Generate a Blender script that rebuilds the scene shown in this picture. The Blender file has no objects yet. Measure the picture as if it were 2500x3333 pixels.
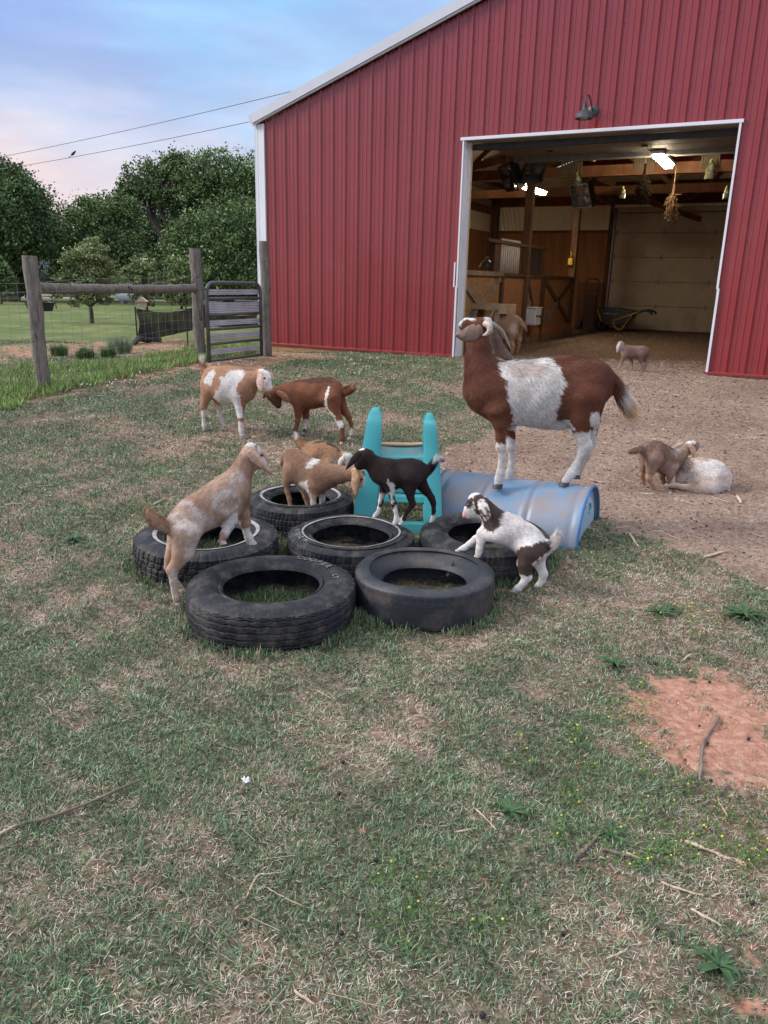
import bpy, math, random
import numpy as np
from mathutils import Vector, Matrix
random.seed(7)
RS = np.random.RandomState(11)
S = bpy.context.scene
C = S.collection
# ------------------------------------------------------------------ camera
CAMH = 1.43
PITCH = math.radians(16.734)
ROLL = math.radians(1.319)
FPX = 2503.0
cam = bpy.data.cameras.new('camera')
cam.sensor_fit = 'VERTICAL'
cam.sensor_height = 36
cam.lens = 36 * FPX / 3333
cam.clip_end = 3000
cam.clip_start = 0.05
camo = bpy.data.objects.new('camera', cam)
C.objects.link(camo)
camo.matrix_world = Matrix.Translation((0, 0, CAMH)) @ Matrix.Rotation(math.pi / 2 - PITCH, 4, 'X') @ Matrix.Rotation(ROLL, 4, 'Z')
S.camera = camo
S.render.resolution_x = 768
S.render.resolution_y = 1024
# ------------------------------------------------------------------ sky, sun, exposure
SUN_EL, SUN_AZ = 34, 268       # degrees; azimuth clockwise from +Y
S.view_settings.view_transform = 'Standard'
S.view_settings.look = 'None'
S.view_settings.gamma = 1
S.view_settings.exposure = 1.04
W = bpy.data.worlds.new('World')
S.world = W
W.use_nodes = True
nt = W.node_tree
nt.nodes.clear()


def wn(t, **k):
    n = nt.nodes.new(t)
    for a, b in k.items():
        setattr(n, a, b)
    return n


def ramp(node, stops, interp='LINEAR'):
    cr = node.color_ramp
    cr.interpolation = interp
    while len(cr.elements) > 1:
        cr.elements.remove(cr.elements[-1])
    cr.elements[0].position = stops[0][0]
    cr.elements[0].color = (*stops[0][1], 1)
    for p, c in stops[1:]:
        e = cr.elements.new(p)
        e.color = (*c, 1)


def lin(r, g, b):
    f = lambda c: (c / 255 / 12.92) if c / 255 <= .04045 else ((c / 255 + .055) / 1.055) ** 2.4
    return (f(r), f(g), f(b))


out = wn('ShaderNodeOutputWorld')
bg = wn('ShaderNodeBackground')
sky = wn('ShaderNodeTexSky', sky_type='NISHITA')
sky.sun_disc = False
sky.sun_elevation = math.radians(SUN_EL)
sky.sun_rotation = math.radians(SUN_AZ)
bgs = wn('ShaderNodeBackground')
bgs.inputs[1].default_value = 0.06
nt.links.new(sky.outputs[0], bgs.inputs[0])
tc = wn('ShaderNodeTexCoord')
sep = wn('ShaderNodeSeparateXYZ')
nt.links.new(tc.outputs['Generated'], sep.inputs[0])
# cloud deck: height gradient of dusk colours, broken up with stretched noise
mp = wn('ShaderNodeMapping')
mp.inputs['Scale'].default_value = (1.2, 1.2, 4.5)
nt.links.new(tc.outputs['Generated'], mp.inputs[0])
nz = wn('ShaderNodeTexNoise')
nz.inputs['Scale'].default_value = 2.2
nz.inputs['Detail'].default_value = 7
nz.inputs['Roughness'].default_value = .55
nt.links.new(mp.outputs[0], nz.inputs[0])
mul = wn('ShaderNodeMath', operation='MULTIPLY_ADD')
nt.links.new(nz.outputs[0], mul.inputs[0])
mul.inputs[1].default_value = .22
mul.inputs[2].default_value = -.11
addz = wn('ShaderNodeMath', operation='ADD')
nt.links.new(sep.outputs[2], addz.inputs[0])
nt.links.new(mul.outputs[0], addz.inputs[1])
r1 = wn('ShaderNodeValToRGB')
ramp(r1, [(0, lin(205, 190, 200)), (.095, lin(230, 210, 210)), (.145, lin(205, 208, 226)), (.20, lin(168, 187, 226)), (.30, lin(149, 173, 231)), (.48, (.70, .80, 1.0)), (1, (1.65, 1.66, 1.68))])
nt.links.new(addz.outputs[0], r1.inputs[0])
# brighter cyan break in the cloud towards the barn roof (direction +x, up)
dot = wn('ShaderNodeVectorMath', operation='DOT_PRODUCT')
nt.links.new(tc.outputs['Generated'], dot.inputs[0])
dot.inputs[1].default_value = Vector((0.0, .86, .51)).normalized()[:]
a2 = wn('ShaderNodeMath', operation='ADD')
nt.links.new(dot.outputs['Value'], a2.inputs[0])
nt.links.new(mul.outputs[0], a2.inputs[1])
r2 = wn('ShaderNodeValToRGB')
ramp(r2, [(.90, (0, 0, 0)), (1.0, (.9, .9, .9))], 'EASE')
nt.links.new(a2.outputs[0], r2.inputs[0])
mx = wn('ShaderNodeMix', data_type='RGBA')
nt.links.new(r2.outputs[0], mx.inputs[0])
nt.links.new(r1.outputs[0], mx.inputs[6])
mx.inputs[7].default_value = (*lin(165, 226, 255), 1)
# wisps
nz2 = wn('ShaderNodeTexNoise')
nz2.inputs['Scale'].default_value = 5.5
nz2.inputs['Detail'].default_value = 8
nt.links.new(mp.outputs[0], nz2.inputs[0])
r3 = wn('ShaderNodeValToRGB')
ramp(r3, [(.42, (.90, .92, .96)), (.68, (1.12, 1.08, 1.06))])
nt.links.new(nz2.outputs[0], r3.inputs[0])
mm = wn('ShaderNodeMix', data_type='RGBA', blend_type='MULTIPLY')
mm.inputs[0].default_value = 1
nt.links.new(mx.outputs[2], mm.inputs[6])
nt.links.new(r3.outputs[0], mm.inputs[7])
bg.inputs[1].default_value = 0.59
nt.links.new(mm.outputs[2], bg.inputs[0])
ms = wn('ShaderNodeMixShader')
ms.inputs[0].default_value = .86
nt.links.new(bgs.outputs[0], ms.inputs[1])
nt.links.new(bg.outputs[0], ms.inputs[2])
nt.links.new(ms.outputs[0], out.inputs[0])
sun = bpy.data.lights.new('sun', 'SUN')
sun.energy = 1.5
sun.angle = math.radians(18)
sun.color = (1, .95, .9)
suno = bpy.data.objects.new('sun', sun)
C.objects.link(suno)
_e, _a = math.radians(SUN_EL), math.radians(SUN_AZ)
sd = Vector((math.sin(_a) * math.cos(_e), math.cos(_a) * math.cos(_e), math.sin(_e)))
suno.rotation_euler = sd.to_track_quat('Z', 'Y').to_euler()
try:
    S.cycles.max_bounces = 6
    S.cycles.diffuse_bounces = 4
    S.cycles.glossy_bounces = 3
    S.cycles.sample_clamp_indirect = 4
except Exception:
    pass
# ------------------------------------------------------------------ geometry of the photograph, used to set the scene out
CP = np.array([0, 0, CAMH])


def ray(px, py):
    x = (px - 1250) / FPX
    y = (1666.5 - py) / FPX
    c, s = math.cos(ROLL), math.sin(ROLL)
    x, y = x * c - y * s, x * s + y * c
    c, s = math.cos(PITCH), math.sin(PITCH)
    return np.array([x, c + y * s, -s + y * c])


def proj(P):
    P = np.asarray(P, float) - CP
    c, s = math.cos(PITCH), math.sin(PITCH)
    d = P[..., 1] * c - P[..., 2] * s
    v = P[..., 1] * s + P[..., 2] * c
    x = P[..., 0] / d
    y = v / d
    c, s = math.cos(ROLL), math.sin(ROLL)
    x, y = x * c + y * s, -x * s + y * c
    return 1250 + FPX * x, 1666.5 - FPX * y


def sstep(a, b, x):
    t = np.clip((x - a) / (b - a), 0, 1)
    return t * t * (3 - 2 * t)


BAZ = math.radians(62.597)
BP = np.array([1.122, 12.248, 0.])
BU = np.array([math.sin(BAZ), -math.cos(BAZ), 0.])
BN = np.array([math.cos(BAZ), math.sin(BAZ), 0.])
FLOOR = .30


def BW(s, d, z):
    return BP + BU * s + BN * d + np.array([0, 0, z])


def gz(x, y):
    """height of the ground"""
    x = np.asarray(x, float)
    y = np.asarray(y, float)
    z = .30 * np.clip((y - 2.5) / 8., 0, 1)
    # a dip in the red dirt at the barn's left corner
    s = (x - BP[0]) * BU[0] + (y - BP[1]) * BU[1]
    d = (x - BP[0]) * BN[0] + (y - BP[1]) * BN[1]
    z = z - .10 * np.exp(-((s + 3.3) / 1.3) ** 2 - ((d + .1) / .7) ** 2)
    z = z - .25 * sstep(18, 45, y)
    return z


def G(px, py):
    d = ray(px, py)
    lo, hi = .1, 200.
    for i in range(60):
        m = (lo + hi) / 2
        q = CP + d * m
        if q[2] > gz(q[0], q[1]):
            lo = m
        else:
            hi = m
    return CP + d * lo


def atz(px, py, z):
    d = ray(px, py)
    return CP + d * ((z - CAMH) / d[2])


def aty(px, py, Y):
    d = ray(px, py)
    return CP + d * (Y / d[1])


def onplane(px, py, P, n):
    d = ray(px, py)
    return CP + d * (np.dot(np.asarray(P) - CP, n) / np.dot(d, n))


# cheap smooth noise for numpy
_K = RS.uniform(-1, 1, (3, 24, 3))
_PH = RS.uniform(0, 6.28, (3, 24))


def fn(P, scale=1.0, seed=0):
    """smooth noise about -1..1 at points (n,3) (or n,2), feature size ~ 1/scale"""
    P = np.asarray(P, float)
    if P.shape[1] == 2:
        P = np.c_[P, np.zeros(len(P))]
    v = np.zeros(len(P))
    K = _K[seed % 3]
    for i in range(10):
        k = K[(i + seed * 5) % 24]
        v += np.sin(P @ (k * scale * 6 * (1 + .25 * i)) + _PH[seed % 3][(i + seed * 3) % 24]) / (1 + .15 * i)
    return v / 3.2


# ------------------------------------------------------------------ materials
MATS = {}


def mat(name, c1, c2=None, rough=.8, scale=6, bump=0, bscale=40, metal=0, spec=.4, stretch=(1, 1, 1), emit=None, attr=None, detail=5, contrast=(.35, .65), coat=0, c3=None, c3scale=1.5, c3stops=(.55, .7)):
    if name in MATS:
        return MATS[name]
    m = bpy.data.materials.new(name)
    m.use_nodes = True
    t = m.node_tree
    b = t.nodes['Principled BSDF']
    b.inputs['Roughness'].default_value = rough
    b.inputs['Metallic'].default_value = metal
    b.inputs['Specular IOR Level'].default_value = spec
    if coat:
        b.inputs['Coat Weight'].default_value = coat
    co = t.nodes.new('ShaderNodeTexCoord')
    mpn = t.nodes.new('ShaderNodeMapping')
    mpn.inputs['Scale'].default_value = stretch
    t.links.new(co.outputs['Object'], mpn.inputs[0])
    n = t.nodes.new('ShaderNodeTexNoise')
    n.inputs['Scale'].default_value = scale
    n.inputs['Detail'].default_value = detail
    t.links.new(mpn.outputs[0], n.inputs[0])
    r = t.nodes.new('ShaderNodeValToRGB')
    c2 = c2 or c1
    if attr:
        ramp(r, [(contrast[0], (c1,) * 3 if not isinstance(c1, tuple) else c1), (contrast[1], (c2,) * 3 if not isinstance(c2, tuple) else c2)])
        at = t.nodes.new('ShaderNodeAttribute')
        at.attribute_name = attr
        mxx = t.nodes.new('ShaderNodeMix')
        mxx.data_type = 'RGBA'
        mxx.blend_type = 'MULTIPLY'
        mxx.inputs[0].default_value = 1
        t.links.new(at.outputs['Color'], mxx.inputs[6])
        t.links.new(r.outputs[0], mxx.inputs[7])
        col = mxx.outputs[2]
    else:
        ramp(r, [(contrast[0], c1), (contrast[1], c2)])
        col = r.outputs[0]
    t.links.new(n.outputs[0], r.inputs[0])
    if c3:
        n3 = t.nodes.new('ShaderNodeTexNoise')
        n3.inputs['Scale'].default_value = c3scale
        n3.inputs['Detail'].default_value = 8
        n3.inputs['Roughness'].default_value = .65
        t.links.new(co.outputs['Object'], n3.inputs[0])
        r3_ = t.nodes.new('ShaderNodeValToRGB')
        ramp(r3_, [(c3stops[0], (0, 0, 0)), (c3stops[1], (1, 1, 1))])
        t.links.new(n3.outputs[0], r3_.inputs[0])
        m3 = t.nodes.new('ShaderNodeMix')
        m3.data_type = 'RGBA'
        t.links.new(r3_.outputs[0], m3.inputs[0])
        t.links.new(col, m3.inputs[6])
        m3.inputs[7].default_value = (*c3, 1)
        col = m3.outputs[2]
    t.links.new(col, b.inputs['Base Color'])
    if bump:
        nb = t.nodes.new('ShaderNodeTexNoise')
        nb.inputs['Scale'].default_value = bscale
        nb.inputs['Detail'].default_value = 6
        t.links.new(mpn.outputs[0], nb.inputs[0])
        bp = t.nodes.new('ShaderNodeBump')
        bp.inputs['Strength'].default_value = bump
        bp.inputs['Distance'].default_value = .01
        t.links.new(nb.outputs[0], bp.inputs['Height'])
        t.links.new(bp.outputs[0], b.inputs['Normal'])
    if emit:
        b.inputs['Emission Color'].default_value = (*emit[0], 1)
        b.inputs['Emission Strength'].default_value = emit[1]
    MATS[name] = m
    return m


# ------------------------------------------------------------------ mesh helpers
def tag(o, label=None, cat=None, group=None, kind=None):
    if label: o['label'] = label
    if cat: o['category'] = cat
    if group: o['group'] = group
    if kind: o['kind'] = kind
    return o


def empty(name, loc, label=None, cat=None, group=None):
    o = bpy.data.objects.new(name, None)
    o.empty_display_size = .1
    o.location = [float(v) for v in loc]
    C.objects.link(o)
    return tag(o, label, cat, group)


def wloc(o):
    l = np.array(o.location[:])
    if o.parent:
        l = l + wloc(o.parent)
    return l


def newmesh(name, V, F, mats, parent=None, smooth=False, col=None, mi=None, flatsize=None):
    V = np.asarray(V, np.float32).reshape(-1, 3)
    if parent is not None:
        V = V - wloc(parent).astype(np.float32)
    me = bpy.data.meshes.new(name)
    if isinstance(F, np.ndarray):
        nf, k = F.shape
        me.vertices.add(len(V))
        me.vertices.foreach_set('co', V.ravel())
        me.loops.add(nf * k)
        me.loops.foreach_set('vertex_index', F.astype(np.int32).ravel())
        me.polygons.add(nf)
        me.polygons.foreach_set('loop_start', np.arange(0, nf * k, k, dtype=np.int32))
        me.polygons.foreach_set('loop_total', np.full(nf, k, np.int32))
    else:
        me.from_pydata([tuple(map(float, v)) for v in V], [], [tuple(f) for f in F])
    if not isinstance(mats, (list, tuple)):
        mats = [mats]
    for m in mats:
        me.materials.append(m)
    if mi is not None:
        me.polygons.foreach_set('material_index', np.asarray(mi, np.int32))
    me.update(calc_edges=True)
    if smooth:
        me.polygons.foreach_set('use_smooth', np.ones(len(me.polygons), bool))
    if col is not None:
        a = me.color_attributes.new('col', 'FLOAT_COLOR', 'POINT')
        c = np.ones((len(V), 4), np.float32)
        c[:, :col.shape[1]] = col
        a.data.foreach_set('color', c.ravel())
    me.validate()
    o = bpy.data.objects.new(name, me)
    C.objects.link(o)
    if parent is not None:
        o.parent = parent
    return o


def unit(v):
    v = np.asarray(v, float)
    return v / (np.linalg.norm(v) + 1e-12)


ID = (np.array([1., 0, 0]), np.array([0, 1., 0]), np.array([0, 0, 1.]))
BF = (BU, BN, np.array([0, 0, 1.]))


class MB:
    """collects shapes into ONE mesh"""

    def __init__(s):
        s.V = []
        s.F = []
        s.M = []
        s.n = 0

    def add(s, V, F, m=0):
        V = np.asarray(V, float)
        s.V.append(V)
        for f in F:
            s.F.append(tuple(i + s.n for i in f))
            s.M.append(m)
        s.n += len(V)
        return s

    def box(s, c, size, fr=ID, m=0, taper=1.0):
        X, Y, Z = fr
        h = np.array(size) / 2
        V = []
        for z in (-1, 1):
            k = taper if z > 0 else 1
            for x, y in ((-1, -1), (1, -1), (1, 1), (-1, 1)):
                V.append(np.array(c) + X * x * h[0] * k + Y * y * h[1] * k + Z * z * h[2])
        return s.add(V, [(3, 2, 1, 0), (4, 5, 6, 7), (0, 1, 5, 4), (1, 2, 6, 5), (2, 3, 7, 6), (3, 0, 4, 7)], m)

    def bbox(s, s0, s1, d0, d1, z0, z1, m=0):
        """box in barn coordinates"""
        return s.box(BW((s0 + s1) / 2, (d0 + d1) / 2, (z0 + z1) / 2), (abs(s1 - s0), abs(d1 - d0), abs(z1 - z0)), BF, m)

    def beam(s, a, b, w, h, up=(0, 0, 1), m=0):
        a, b = np.array(a, float), np.array(b, float)
        d = b - a
        L = np.linalg.norm(d)
        d = d / L
        up = np.array(up, float)
        if abs(np.dot(up, d)) > .98:
            up = np.array([0, 1., 0])
        x = unit(np.cross(d, up))
        y = np.cross(x, d)
        return s.box((a + b) / 2, (w, h, L), (x, y, d), m)

    def tube(s, pts, r, n=10, m=0, cap=True, sq=None, updir=None):
        """round tube along pts with radius (or list of radii); sq=(normal, factor) flattens"""
        P = np.asarray(pts, float)
        R = np.full(len(P), r) if np.isscalar(r) else np.asarray(r, float)
        T = np.gradient(P, axis=0)
        T /= np.linalg.norm(T, axis=1)[:, None] + 1e-12
        u = np.array(updir if updir is not None else (0, 0, 1.), float)
        if abs(np.dot(u, T[0])) > .95:
            u = np.array([1., .2, 0])
        V = []
        a = np.linspace(0, 2 * np.pi, n, endpoint=False)
        for i in range(len(P)):
            x = unit(np.cross(T[i], u))
            y = unit(np.cross(x, T[i]))
            u = y
            ring = P[i] + R[i] * (np.cos(a)[:, None] * x + np.sin(a)[:, None] * y)
            V.append(ring)
        V = np.concatenate(V)
        F = []
        for i in range(len(P) - 1):
            for j in range(n):
                k = (j + 1) % n
                F.append((i * n + j, i * n + k, (i + 1) * n + k, (i + 1) * n + j))
        if cap:
            F.append(tuple(range(n))[::-1])
            F.append(tuple((len(P) - 1) * n + j for j in range(n)))
        return s.add(V, F, m)

    def lathe(s, c, prof, n=24, m=0, axis=(0, 0, 1), close=False, a0=0, a1=2 * math.pi):
        ax = unit(axis)
        u = unit(np.cross(ax, (0, 1, 0) if abs(ax[1]) < .9 else (1, 0, 0)))
        w = np.cross(ax, u)
        full = abs(a1 - a0 - 2 * math.pi) < 1e-6
        A = np.linspace(a0, a1, n, endpoint=not full)
        V = []
        for (r, z) in prof:
            for a in A:
                V.append(np.array(c) + ax * z + u * r * math.cos(a) + w * r * math.sin(a))
        F = []
        P = len(prof)
        for i in range(P if close else P - 1):
            i2 = (i + 1) % P
            for j in range(n if full else n - 1):
                k = (j + 1) % n
                F.append((i * n + j, i * n + k, i2 * n + k, i2 * n + j))
        return s.add(V, F, m)

    def prism(s, poly, o, X, Y, Z, t, m=0):
        """polygon (x,y) in plane X,Y at o, extruded by t along Z"""
        X, Y, Z = map(lambda v: np.array(v, float), (X, Y, Z))
        V = [np.array(o) + X * p[0] + Y * p[1] for p in poly]
        n = len(poly)
        V += [v + Z * t for v in V]
        F = [tuple(range(n))[::-1], tuple(range(n, 2 * n))]
        for i in range(n):
            j = (i + 1) % n
            F.append((i, j, n + j, n + i))
        return s.add(V, F, m)

    def build(s, name, mats, parent=None, smooth=False, bevel=0, seg=2, auto=None, wn_=False):
        V = np.concatenate(s.V)
        o = newmesh(name, V, s.F, mats, parent, smooth, mi=s.M)
        import bmesh
        bm = bmesh.new()
        bm.from_mesh(o.data)
        bmesh.ops.recalc_face_normals(bm, faces=bm.faces)
        bm.to_mesh(o.data)
        bm.free()
        if bevel:
            b = o.modifiers.new('bevel', 'BEVEL')
            b.width = bevel
            b.segments = seg
            b.limit_method = 'ANGLE'
            b.angle_limit = math.radians(35)
        if smooth and auto:
            o.data.polygons.foreach_set('use_smooth', np.ones(len(o.data.polygons), bool))
            o.data.set_sharp_from_angle(angle=math.radians(auto))
        return o


def inpoly(P, poly):
    x, y = P[:, 0], P[:, 1]
    poly = np.asarray(poly, float)
    ins = np.zeros(len(P), bool)
    j = len(poly) - 1
    for i in range(len(poly)):
        xi, yi = poly[i]
        xj, yj = poly[j]
        c = ((yi > y) != (yj > y))
        with np.errstate(divide='ignore', invalid='ignore'):
            xx = (xj - xi) * (y - yi) / (yj - yi + 1e-12) + xi
        ins ^= c & (x < xx)
        j = i
    return ins


def curve(pts, n=24):
    """smooth Catmull-Rom through pts"""
    P = np.asarray(pts, float)
    P = np.vstack([2 * P[0] - P[1], P, 2 * P[-1] - P[-2]])
    o = []
    m = len(P) - 3
    for i in range(m):
        k = max(2, n // m)
        for t in np.linspace(0, 1, k, endpoint=(i == m - 1)):
            p0, p1, p2, p3 = P[i:i + 4]
            o.append(.5 * ((2 * p1) + (-p0 + p2) * t + (2 * p0 - 5 * p1 + 4 * p2 - p3) * t * t + (-p0 + 3 * p1 - 3 * p2 + p3) * t ** 3))
    return np.array(o)
# ================================================================== GROUND
DD = 1 / .6636        # scale of the reading grid on the photograph


def gpoly(pts):
    return [tuple(G(x * DD, y * DD)[:2]) for x, y in pts]


# zones of the yard, in plan
YARD = [tuple(q) for q in gpoly([(990, 764), (930, 790), (1003, 815), (960, 845), (1008, 868), (1062, 925), (960, 965), (948, 1060), (1020, 1095), (1300, 1128), (1420, 1168), (1520, 1200), (1600, 1260), (1700, 1330), (1900, 1330)])] + [(14, 4), (14, 26), tuple(BW(-.2, 14, 0)[:2]), tuple(BW(-3.7, 11, 0)[:2]), tuple(BW(-3.7, .1, 0)[:2]), tuple(BW(-.1, .1, 0)[:2])]
CLAY = gpoly([(1405, 1475), (1500, 1440), (1600, 1462), (1700, 1500), (1720, 1690), (1620, 1700), (1540, 1712), (1440, 1660), (1400, 1570), (1345, 1530)])
CLAY2 = gpoly([(1530, 2110), (1700, 2090), (1700, 2300), (1540, 2300)])
REDBARN = gpoly([(583, 752), (760, 772), (640, 778), (560, 806), (440, 795), (330, 818), (180, 848), (-60, 895), (-60, 878), (170, 838), (300, 808), (430, 782), (560, 762)])
REDPATH = gpoly([(-200, 748), (60, 744), (300, 733), (460, 727), (460, 765), (330, 780), (240, 765), (100, 768), (0, 785), (-200, 800)])
GRASSIN = [gpoly([(930, 770), (990, 772), (1000, 812), (940, 830), (850, 812)]), gpoly([(955, 885), (1010, 880), (1075, 925), (1060, 950), (960, 955)])]
DRIVE = [(-60, 42), (-8, 44), (-8, 52), (-60, 52)]


def zones(P):
    """returns masks yard, clay, dry(0..1) for plan points"""
    n = np.c_[fn(P, 1.1, 0), fn(P, 1.1, 1)] * .10 + np.c_[fn(P, 4.5, 1), fn(P, 4.5, 2)] * .05
    Q = P + n
    yard = inpoly(Q, YARD)
    for g in GRASSIN:
        yard &= ~inpoly(Q, g)
    R_ = P + np.c_[fn(P, 4, 0), fn(P, 4, 2)] * .09 + np.c_[fn(P, 13, 1), fn(P, 13, 0)] * .05
    clay = inpoly(R_, CLAY) | inpoly(R_, CLAY2) | inpoly(Q, REDBARN) | inpoly(P + n * 3, REDPATH)
    dry = fn(P, .55, 2) * .45 + fn(P, 1.7, 1) * .42 + fn(P, 5, 0) * .35
    # drier ground round the tyres and toward the yard, greener far left
    dry = dry + .42 * np.exp(-((P[:, 0] + .9) ** 2 / 1.4 + (P[:, 1] - 6.0) ** 2 / 1.4)) + .35 * np.exp(-((P[:, 0] - 1.4) ** 2 / .9 + (P[:, 1] - 3.2) ** 2 / .7))
    return yard, clay, dry


def lines(segs):
    o = []
    for a, b, st in segs:
        o += list(np.arange(a, b - 1e-6, st))
    o.append(segs[-1][1])
    return np.array(o)


xl = lines([(-900, -200, 100), (-200, -40, 20), (-40, -8, 2), (-8, -5, .25), (-5, -2.2, .08), (-2.2, 3.2, .03), (3.2, 6, .08), (6, 14, .5), (14, 40, 4), (40, 200, 20), (200, 900, 100)])
yl = lines([(-40, -4, 4), (-4, .8, .4), (.8, 6.5, .03), (6.5, 14, .07), (14, 24, .4), (24, 60, 2), (60, 200, 20), (200, 1500, 100)])
X, Y = np.meshgrid(xl, yl)
P2 = np.c_[X.ravel(), Y.ravel()]
Z = gz(P2[:, 0], P2[:, 1])
yard, clay, dry = zones(P2)
far = sstep(8, 20, P2[:, 1])


def bumps(P):
    """small unevenness of the near ground"""
    P = np.asarray(P, float).reshape(-1, 2)
    return (fn(P, 4.5, 0) * .006 + fn(P, 8.5, 1) * .003 + fn(P, 1.6, 2) * .008) * (1 - sstep(8, 20, P[:, 1]))


Z = Z + bumps(P2)
# keep the sheet under the barn walls' sill line
nx, ny = len(xl), len(yl)
I = np.arange(nx * ny).reshape(ny, nx)
F = np.stack([I[:-1, :-1], I[:-1, 1:], I[1:, 1:], I[1:, :-1]], -1).reshape(-1, 4)


def soft(mask, it=2):
    m = mask.reshape(ny, nx).astype(float)
    for _ in range(it):
        p = np.pad(m, 1, mode='edge')
        m = (p[1:-1, 1:-1] * 2 + p[:-2, 1:-1] + p[2:, 1:-1] + p[1:-1, :-2] + p[1:-1, 2:]) / 6
    return m.ravel()


sy, sc = soft(yard, 4), soft(clay, 9)
drv = soft(inpoly(P2, DRIVE))
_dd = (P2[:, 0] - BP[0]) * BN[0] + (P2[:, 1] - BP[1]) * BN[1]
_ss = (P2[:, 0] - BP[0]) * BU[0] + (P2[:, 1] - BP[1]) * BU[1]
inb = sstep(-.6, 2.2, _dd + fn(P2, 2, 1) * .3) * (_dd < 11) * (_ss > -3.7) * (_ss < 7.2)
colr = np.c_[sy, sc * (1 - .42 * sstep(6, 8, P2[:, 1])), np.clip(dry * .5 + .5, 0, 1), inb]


def ground_material():
    m = bpy.data.materials.new('ground')
    m.use_nodes = True
    t = m.node_tree
    b = t.nodes['Principled BSDF']
    b.inputs['Roughness'].default_value = .95
    b.inputs['Specular IOR Level'].default_value = .15
    N = lambda k: t.nodes.new(k)
    L = t.links.new
    co = N('ShaderNodeTexCoord')
    at = N('ShaderNodeAttribute')
    at.attribute_name = 'col'
    sp = N('ShaderNodeSeparateColor')
    L(at.outputs['Color'], sp.inputs[0])

    def noise(sc, det=6, rg=.6):
        n = N('ShaderNodeTexNoise')
        n.inputs['Scale'].default_value = sc
        n.inputs['Detail'].default_value = det
        n.inputs['Roughness'].default_value = rg
        L(co.outputs['Object'], n.inputs[0])
        return n.outputs[0]

    def rp(src, st):
        r = N('ShaderNodeValToRGB')
        ramp(r, st)
        L(src, r.inputs[0])
        return r.outputs[0]

    def mix(f, a, b_):
        x = N('ShaderNodeMix')
        x.data_type = 'RGBA'
        for sck, v in ((0, f), (6, a), (7, b_)):
            if isinstance(v, (tuple, float)):
                x.inputs[sck].default_value = (*v, 1) if isinstance(v, tuple) else v
            else:
                L(v, x.inputs[sck])
        return x.outputs[2]
    # turf base: soil seen between blades, with green and straw flecks
    turf = rp(noise(60, 8, .75), [(.34, (.045, .030, .022)), (.46, (.085, .08, .05)), (.54, (.14, .14, .085)), (.66, (.34, .28, .21))])
    turf2 = rp(noise(38, 8, .75), [(.34, (.085, .050, .036)), (.5, (.22, .14, .10)), (.66, (.48, .38, .29))])
    tm = rp(sp.outputs[2], [(.45, (0, 0, 0)), (.85, (1, 1, 1))])
    turf = mix(tm, turf, turf2)
    # far lawn is smoother and greener
    sx = N('ShaderNodeSeparateXYZ')
    L(co.outputs['Object'], sx.inputs[0])
    mr = N('ShaderNodeMapRange')
    mr.inputs[1].default_value = 9
    mr.inputs[2].default_value = 15
    L(sx.outputs[1], mr.inputs[0])
    lawn = rp(noise(1.3, 9, .7), [(.3, (.075, .115, .035)), (.5, (.12, .155, .052)), (.7, (.23, .225, .10))])
    turf = mix(mr.outputs[0], turf, lawn)
    # brown yard dirt: trampled crumbs
    v = N('ShaderNodeTexVoronoi')
    v.inputs['Scale'].default_value = 55
    L(co.outputs['Object'], v.inputs[0])
    yd = rp(noise(34, 9, .78), [(.30, (.10, .07, .058)), (.44, (.205, .150, .120)), (.56, (.30, .23, .185)), (.72, (.48, .39, .31))])
    yd2 = rp(noise(1.6, 5, .6), [(.35, (.78, .70, .66)), (.65, (1.12, 1.06, 1.02))])
    y3 = N('ShaderNodeMix')
    y3.data_type = 'RGBA'
    y3.blend_type = 'MULTIPLY'
    y3.inputs[0].default_value = 1
    L(yd, y3.inputs[6])
    L(yd2, y3.inputs[7])
    cl = rp(noise(26, 9, .7), [(.3, (.25, .115, .08)), (.5, (.40, .20, .14)), (.7, (.55, .35, .26))])
    c = mix(sp.outputs[0], turf, y3.outputs[2])
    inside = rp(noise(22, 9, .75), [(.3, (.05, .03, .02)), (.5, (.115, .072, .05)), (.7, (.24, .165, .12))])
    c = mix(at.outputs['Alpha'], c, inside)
    # ragged, thin clay with turf and pale crumbs showing through
    mk = N('ShaderNodeMath')
    mk.operation = 'MULTIPLY_ADD'
    L(noise(9, 8, .7), mk.inputs[0])
    mk.inputs[1].default_value = 3.2
    mk.inputs[2].default_value = -1.65
    ad2 = N('ShaderNodeMath')
    ad2.operation = 'ADD'
    L(sp.outputs[1], ad2.inputs[0])
    L(mk.outputs[0], ad2.inputs[1])
    cm_ = rp(ad2.outputs[0], [(.36, (0, 0, 0)), (.62, (1, 1, 1))])
    c = mix(cm_, c, cl)
    L(c, b.inputs['Base Color'])
    bp = N('ShaderNodeBump')
    bp.inputs['Strength'].default_value = .55
    bp.inputs['Distance'].default_value = .012
    ad = N('ShaderNodeMath')
    ad.operation = 'ADD'
    L(noise(45, 8, .75), ad.inputs[0])
    mu = N('ShaderNodeMath')
    mu.operation = 'MULTIPLY'
    mu.inputs[1].default_value = .4
    L(v.outputs[0], mu.inputs[0])
    L(mu.outputs[0], ad.inputs[1])
    L(ad.outputs[0], bp.inputs['Height'])
    L(bp.outputs[0], b.inputs['Normal'])
    return m


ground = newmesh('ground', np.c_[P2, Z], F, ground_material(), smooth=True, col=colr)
tag(ground, 'farmyard ground of short turf, bare brown dirt and red clay patches', None, None, 'structure')
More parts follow.
